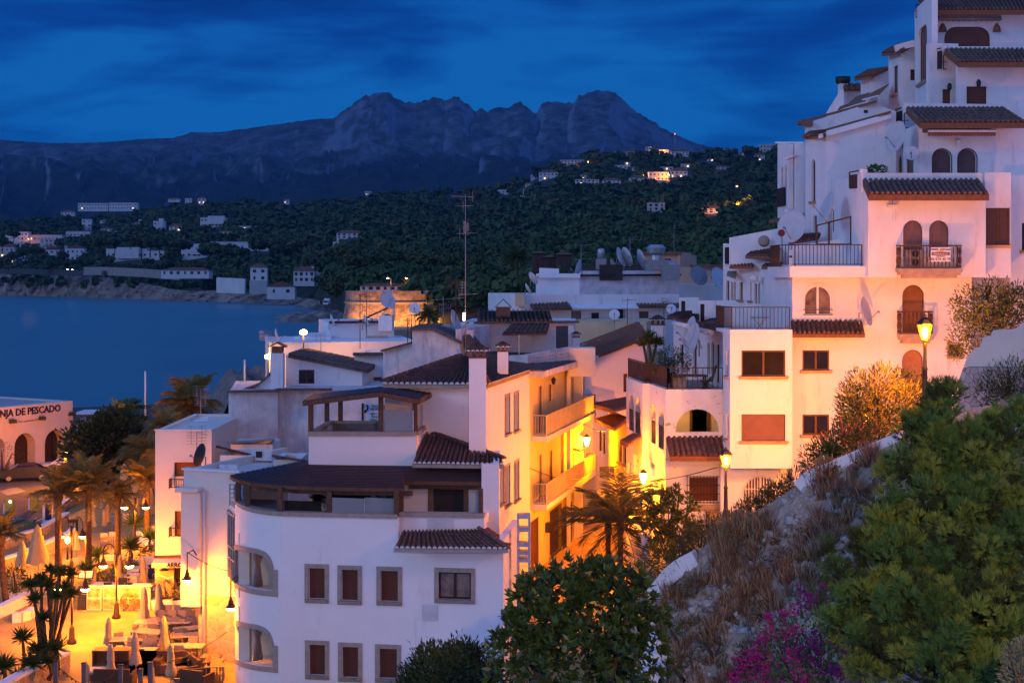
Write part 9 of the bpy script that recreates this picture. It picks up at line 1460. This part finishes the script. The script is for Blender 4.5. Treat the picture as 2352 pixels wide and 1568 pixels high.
 # plants of the roof terrace
 d=68.5;leafy('terrace_bush','big round dark bush on the railed roof terrace','bush',P(1535,880,d),grp([(1515,830,.5),(1540,822,.6),(1565,832,.5),(1530,845,.55),(1555,848,.55)],d),2600,.11,[LEAFD],180,.35);c=P(1560,880,d);q=MB();q.box(c,(.6,.5,.9));tag(q.build('plant_tub',WHITE),'white square plant tub under the dark terrace bush','planter');yucca(P(1490,860,70),[P(1490,775,70),P(1478,792,70),P(1508,788,70.4)],'spiky yucca in a pot on the railed roof terrace',181,r=.5,n=90);leafy('potted_plant','small leafy plant peeping over the upper parapet','plant',P(2015,394,66),[(P(2015,391,66),(.42,.3,.2)),(P(2008,388,66),(.25,.2,.16))],260,.13,[LEAFG],182,.7,stems=2)
hillside()
def near_trees():
# rubber tree
 d=30;g=lambda l:[(P(u,v,dd),r) for u,v,r,dd in l];lob=g([(1330,1440,1.25,30),(1260,1400,.85,29.6),(1400,1400,1.0,29.8),(1220,1480,.75,29.5),(1450,1470,.75,29.8),(1300,1360,.60,30.3),(1380,1350,.55,30.3),(1200,1545,.7,29.3),(1330,1560,1.3,29),(1460,1545,.7,29.5),(1430,1360,.42,30.4),(1195,1385,.28,30),(1250,1350,.35,30.2)])
 leafy('rubber_tree','broad glossy leaved rubber tree in front of the white house','tree',P(1340,1750,30),lob,1000,.22,[mat('glossy_rubber_leaf',(.075,.135,.022),.35,.25,2,spec=.6,sss=(.08,.12,.02)),mat('deep_rubber_leaf',(.04,.08,.02),.4,.2,2,spec=.5),MATS['glossy_rubber_leaf']],201,.40,rosette=8,up=.5,hollow=.72,stems=12)
 leafy('pepper_tree','feathery dark tree top below the white house window','tree',P(1030,1700,44),g([(1000,1540,.9,44),(1060,1520,.75,44),(960,1560,.6,43.8),(1100,1545,.7,43.6),(1030,1570,1.1,43),(1085,1500,.3,44),(985,1505,.3,44),(1045,1492,.28,44),(940,1580,.5,43.5),(1120,1580,.8,43)]),11000,.17,[LEAFD,mat('pepper_leaf',(.05,.06,.022),.7,.2,2)],202,.32,up=.25,hollow=.15)
 # near pine
 rng=np.random.default_rng(205);lob=[(2160,1010,.62,23),(2090,1090,.55,22.6),(2230,1060,.6,22.6),(2300,1010,.5,22.8),(2140,1190,.75,22),(2250,1180,.8,22),(2030,1200,.45,22),(1970,1250,.32,21.8),(2060,1300,.7,21.5),(2180,1310,.9,21.2),(2310,1250,.7,21.6),(1940,1330,.35,21.5),(1985,1380,.5,21),(2100,1420,.8,20.6),(2250,1430,.9,20.4),(1930,1440,.32,21),(2020,1500,.55,20.4),(2160,1540,.9,20),(2300,1540,.8,20),(2340,1120,.5,22),(2150,930,.38,23.4),(2185,905,.28,23.5),(2100,1000,.4,23.2),(2340,1400,.6,20.6),(1900,1270,.2,21.8),(2330,960,.3,23)]
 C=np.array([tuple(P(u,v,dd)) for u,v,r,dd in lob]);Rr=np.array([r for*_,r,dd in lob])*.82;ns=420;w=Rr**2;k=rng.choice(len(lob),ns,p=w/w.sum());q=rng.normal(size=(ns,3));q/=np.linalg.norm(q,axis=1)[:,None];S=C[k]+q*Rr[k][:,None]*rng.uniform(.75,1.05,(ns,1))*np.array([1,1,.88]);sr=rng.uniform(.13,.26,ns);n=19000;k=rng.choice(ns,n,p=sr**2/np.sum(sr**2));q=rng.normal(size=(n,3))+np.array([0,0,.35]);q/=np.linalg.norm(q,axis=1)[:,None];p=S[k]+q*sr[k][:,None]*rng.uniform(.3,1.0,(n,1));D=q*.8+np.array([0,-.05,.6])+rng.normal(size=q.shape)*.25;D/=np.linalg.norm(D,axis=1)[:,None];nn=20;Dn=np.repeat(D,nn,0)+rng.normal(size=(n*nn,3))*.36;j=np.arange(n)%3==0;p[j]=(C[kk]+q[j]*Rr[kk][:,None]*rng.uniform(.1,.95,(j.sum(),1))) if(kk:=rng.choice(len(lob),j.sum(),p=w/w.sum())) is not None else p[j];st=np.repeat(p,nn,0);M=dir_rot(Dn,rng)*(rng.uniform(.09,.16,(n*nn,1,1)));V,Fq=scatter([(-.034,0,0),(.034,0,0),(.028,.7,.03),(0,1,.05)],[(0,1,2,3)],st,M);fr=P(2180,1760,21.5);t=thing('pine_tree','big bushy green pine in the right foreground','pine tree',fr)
 np_mesh('crown',V,Fq,[PINEN,mat('pine_needles_yellow',(.19,.29,.055),.6,.2,1.2,sss=(.11,.13,.02)),mat('pine_shaded_needles',(.028,.050,.018),.8,.2,2)],t,mi=np.repeat(np.where(j,2,(rng.random(ns)<.45).astype(int)[k]),nn));m=MB();tr=[fr,P(2185,1500,21.6),P(2190,1250,22),P(2165,1000,23.1)];m.tube(tr,[.16,.13,.09,.03],8)  # inner needles darkened in colour as shade between the clumps
 for(u,v,r,dd) in lob:e=P(u,v,dd);f=min(.95,max(.05,(1760-v-60)/800));s=Vector(tr[0]).lerp(Vector(tr[3]),f*.9);m.tube([s,s.lerp(e,.5)+Vector((0,0,-.1)),e],[.05,.035,.012],5)
 m.build('trunk',BARK,t)
 q=P(2340,1545,17);leafy('grey_bush','pale grey green bush at the bottom right corner','bush',q-Vector((0,0,.5)),[(q,(.22,.3,.28)),(P(2325,1500,17),.12),(P(2350,1490,17),.14)],1500,.055,[mat('grey_green_leaf',(.16,.19,.14),.8)],210,.2,up=.6,hollow=.2)
 # bougainvillea
 mg=mat('magenta_bract',(.36,.010,.16),.6,.2,4,sss=(.4,.015,.22));rng=np.random.default_rng(206);l2=[(1880,1400,.55,26),(1845,1450,.5,26),(1780,1450,.35,27),(1730,1500,.3,27),(1800,1520,.6,26),(1870,1530,.7,25),(1920,1500,.45,25),(1740,1560,.45,26.5),(1920,1565,.6,24.5),(1700,1530,.2,27),(1840,1580,.6,25)]
 b=P(1860,1680,26);t=leafy('bougainvillea','magenta flowering bougainvillea on the slope beside the pine','shrub',b,g(l2),2400,.085,[LEAFD,LEAFG],207,.5,part='foliage',hollow=.3,stems=10)
 C=np.array([tuple(P(u,v,dd)) for u,v,r,dd in l2]);Rr=np.array([r for*_,r,dd in l2]);n=150;k=rng.integers(0,len(l2),n);q=rng.normal(size=(n,3));q[:,1]=-np.abs(q[:,1]);q/=np.linalg.norm(q,axis=1)[:,None];ctr=C[k]+q*Rr[k][:,None]*1.02;c=np.repeat(ctr,24,0)+rng.normal(size=(n*24,3))*.06;M=rand_rot(len(c),rng)*rng.uniform(.03,.05,(len(c),1,1));V,Fq=scatter([(-.6,0,0),(0,-.8,.2),(.6,0,0),(0,.9,.25)],[(0,1,2,3)],c,M);np_mesh('blossom',V,Fq,mg,t)
near_trees()
# the evening haze over the bay
def haze():
 mb=MB();mb.box((300,5950,1250),(15000,12100,2530));m=bpy.data.materials.new('haze');m.use_nodes=True;nt=m.node_tree;nt.nodes.remove(nt.nodes['Principled BSDF']);v=nd(nt,'ShaderNodeVolumePrincipled');v.inputs['Color'].default_value=(.12,.44,1,1);v.inputs['Density'].default_value=3e-5;v.inputs['Anisotropy'].default_value=.2;lk(nt,v.outputs[0],nt.nodes['Material Output'].inputs['Volume'])
 tag(mb.build('haze',m),'thin blue evening haze over bay and town','haze',kind='stuff')
haze()
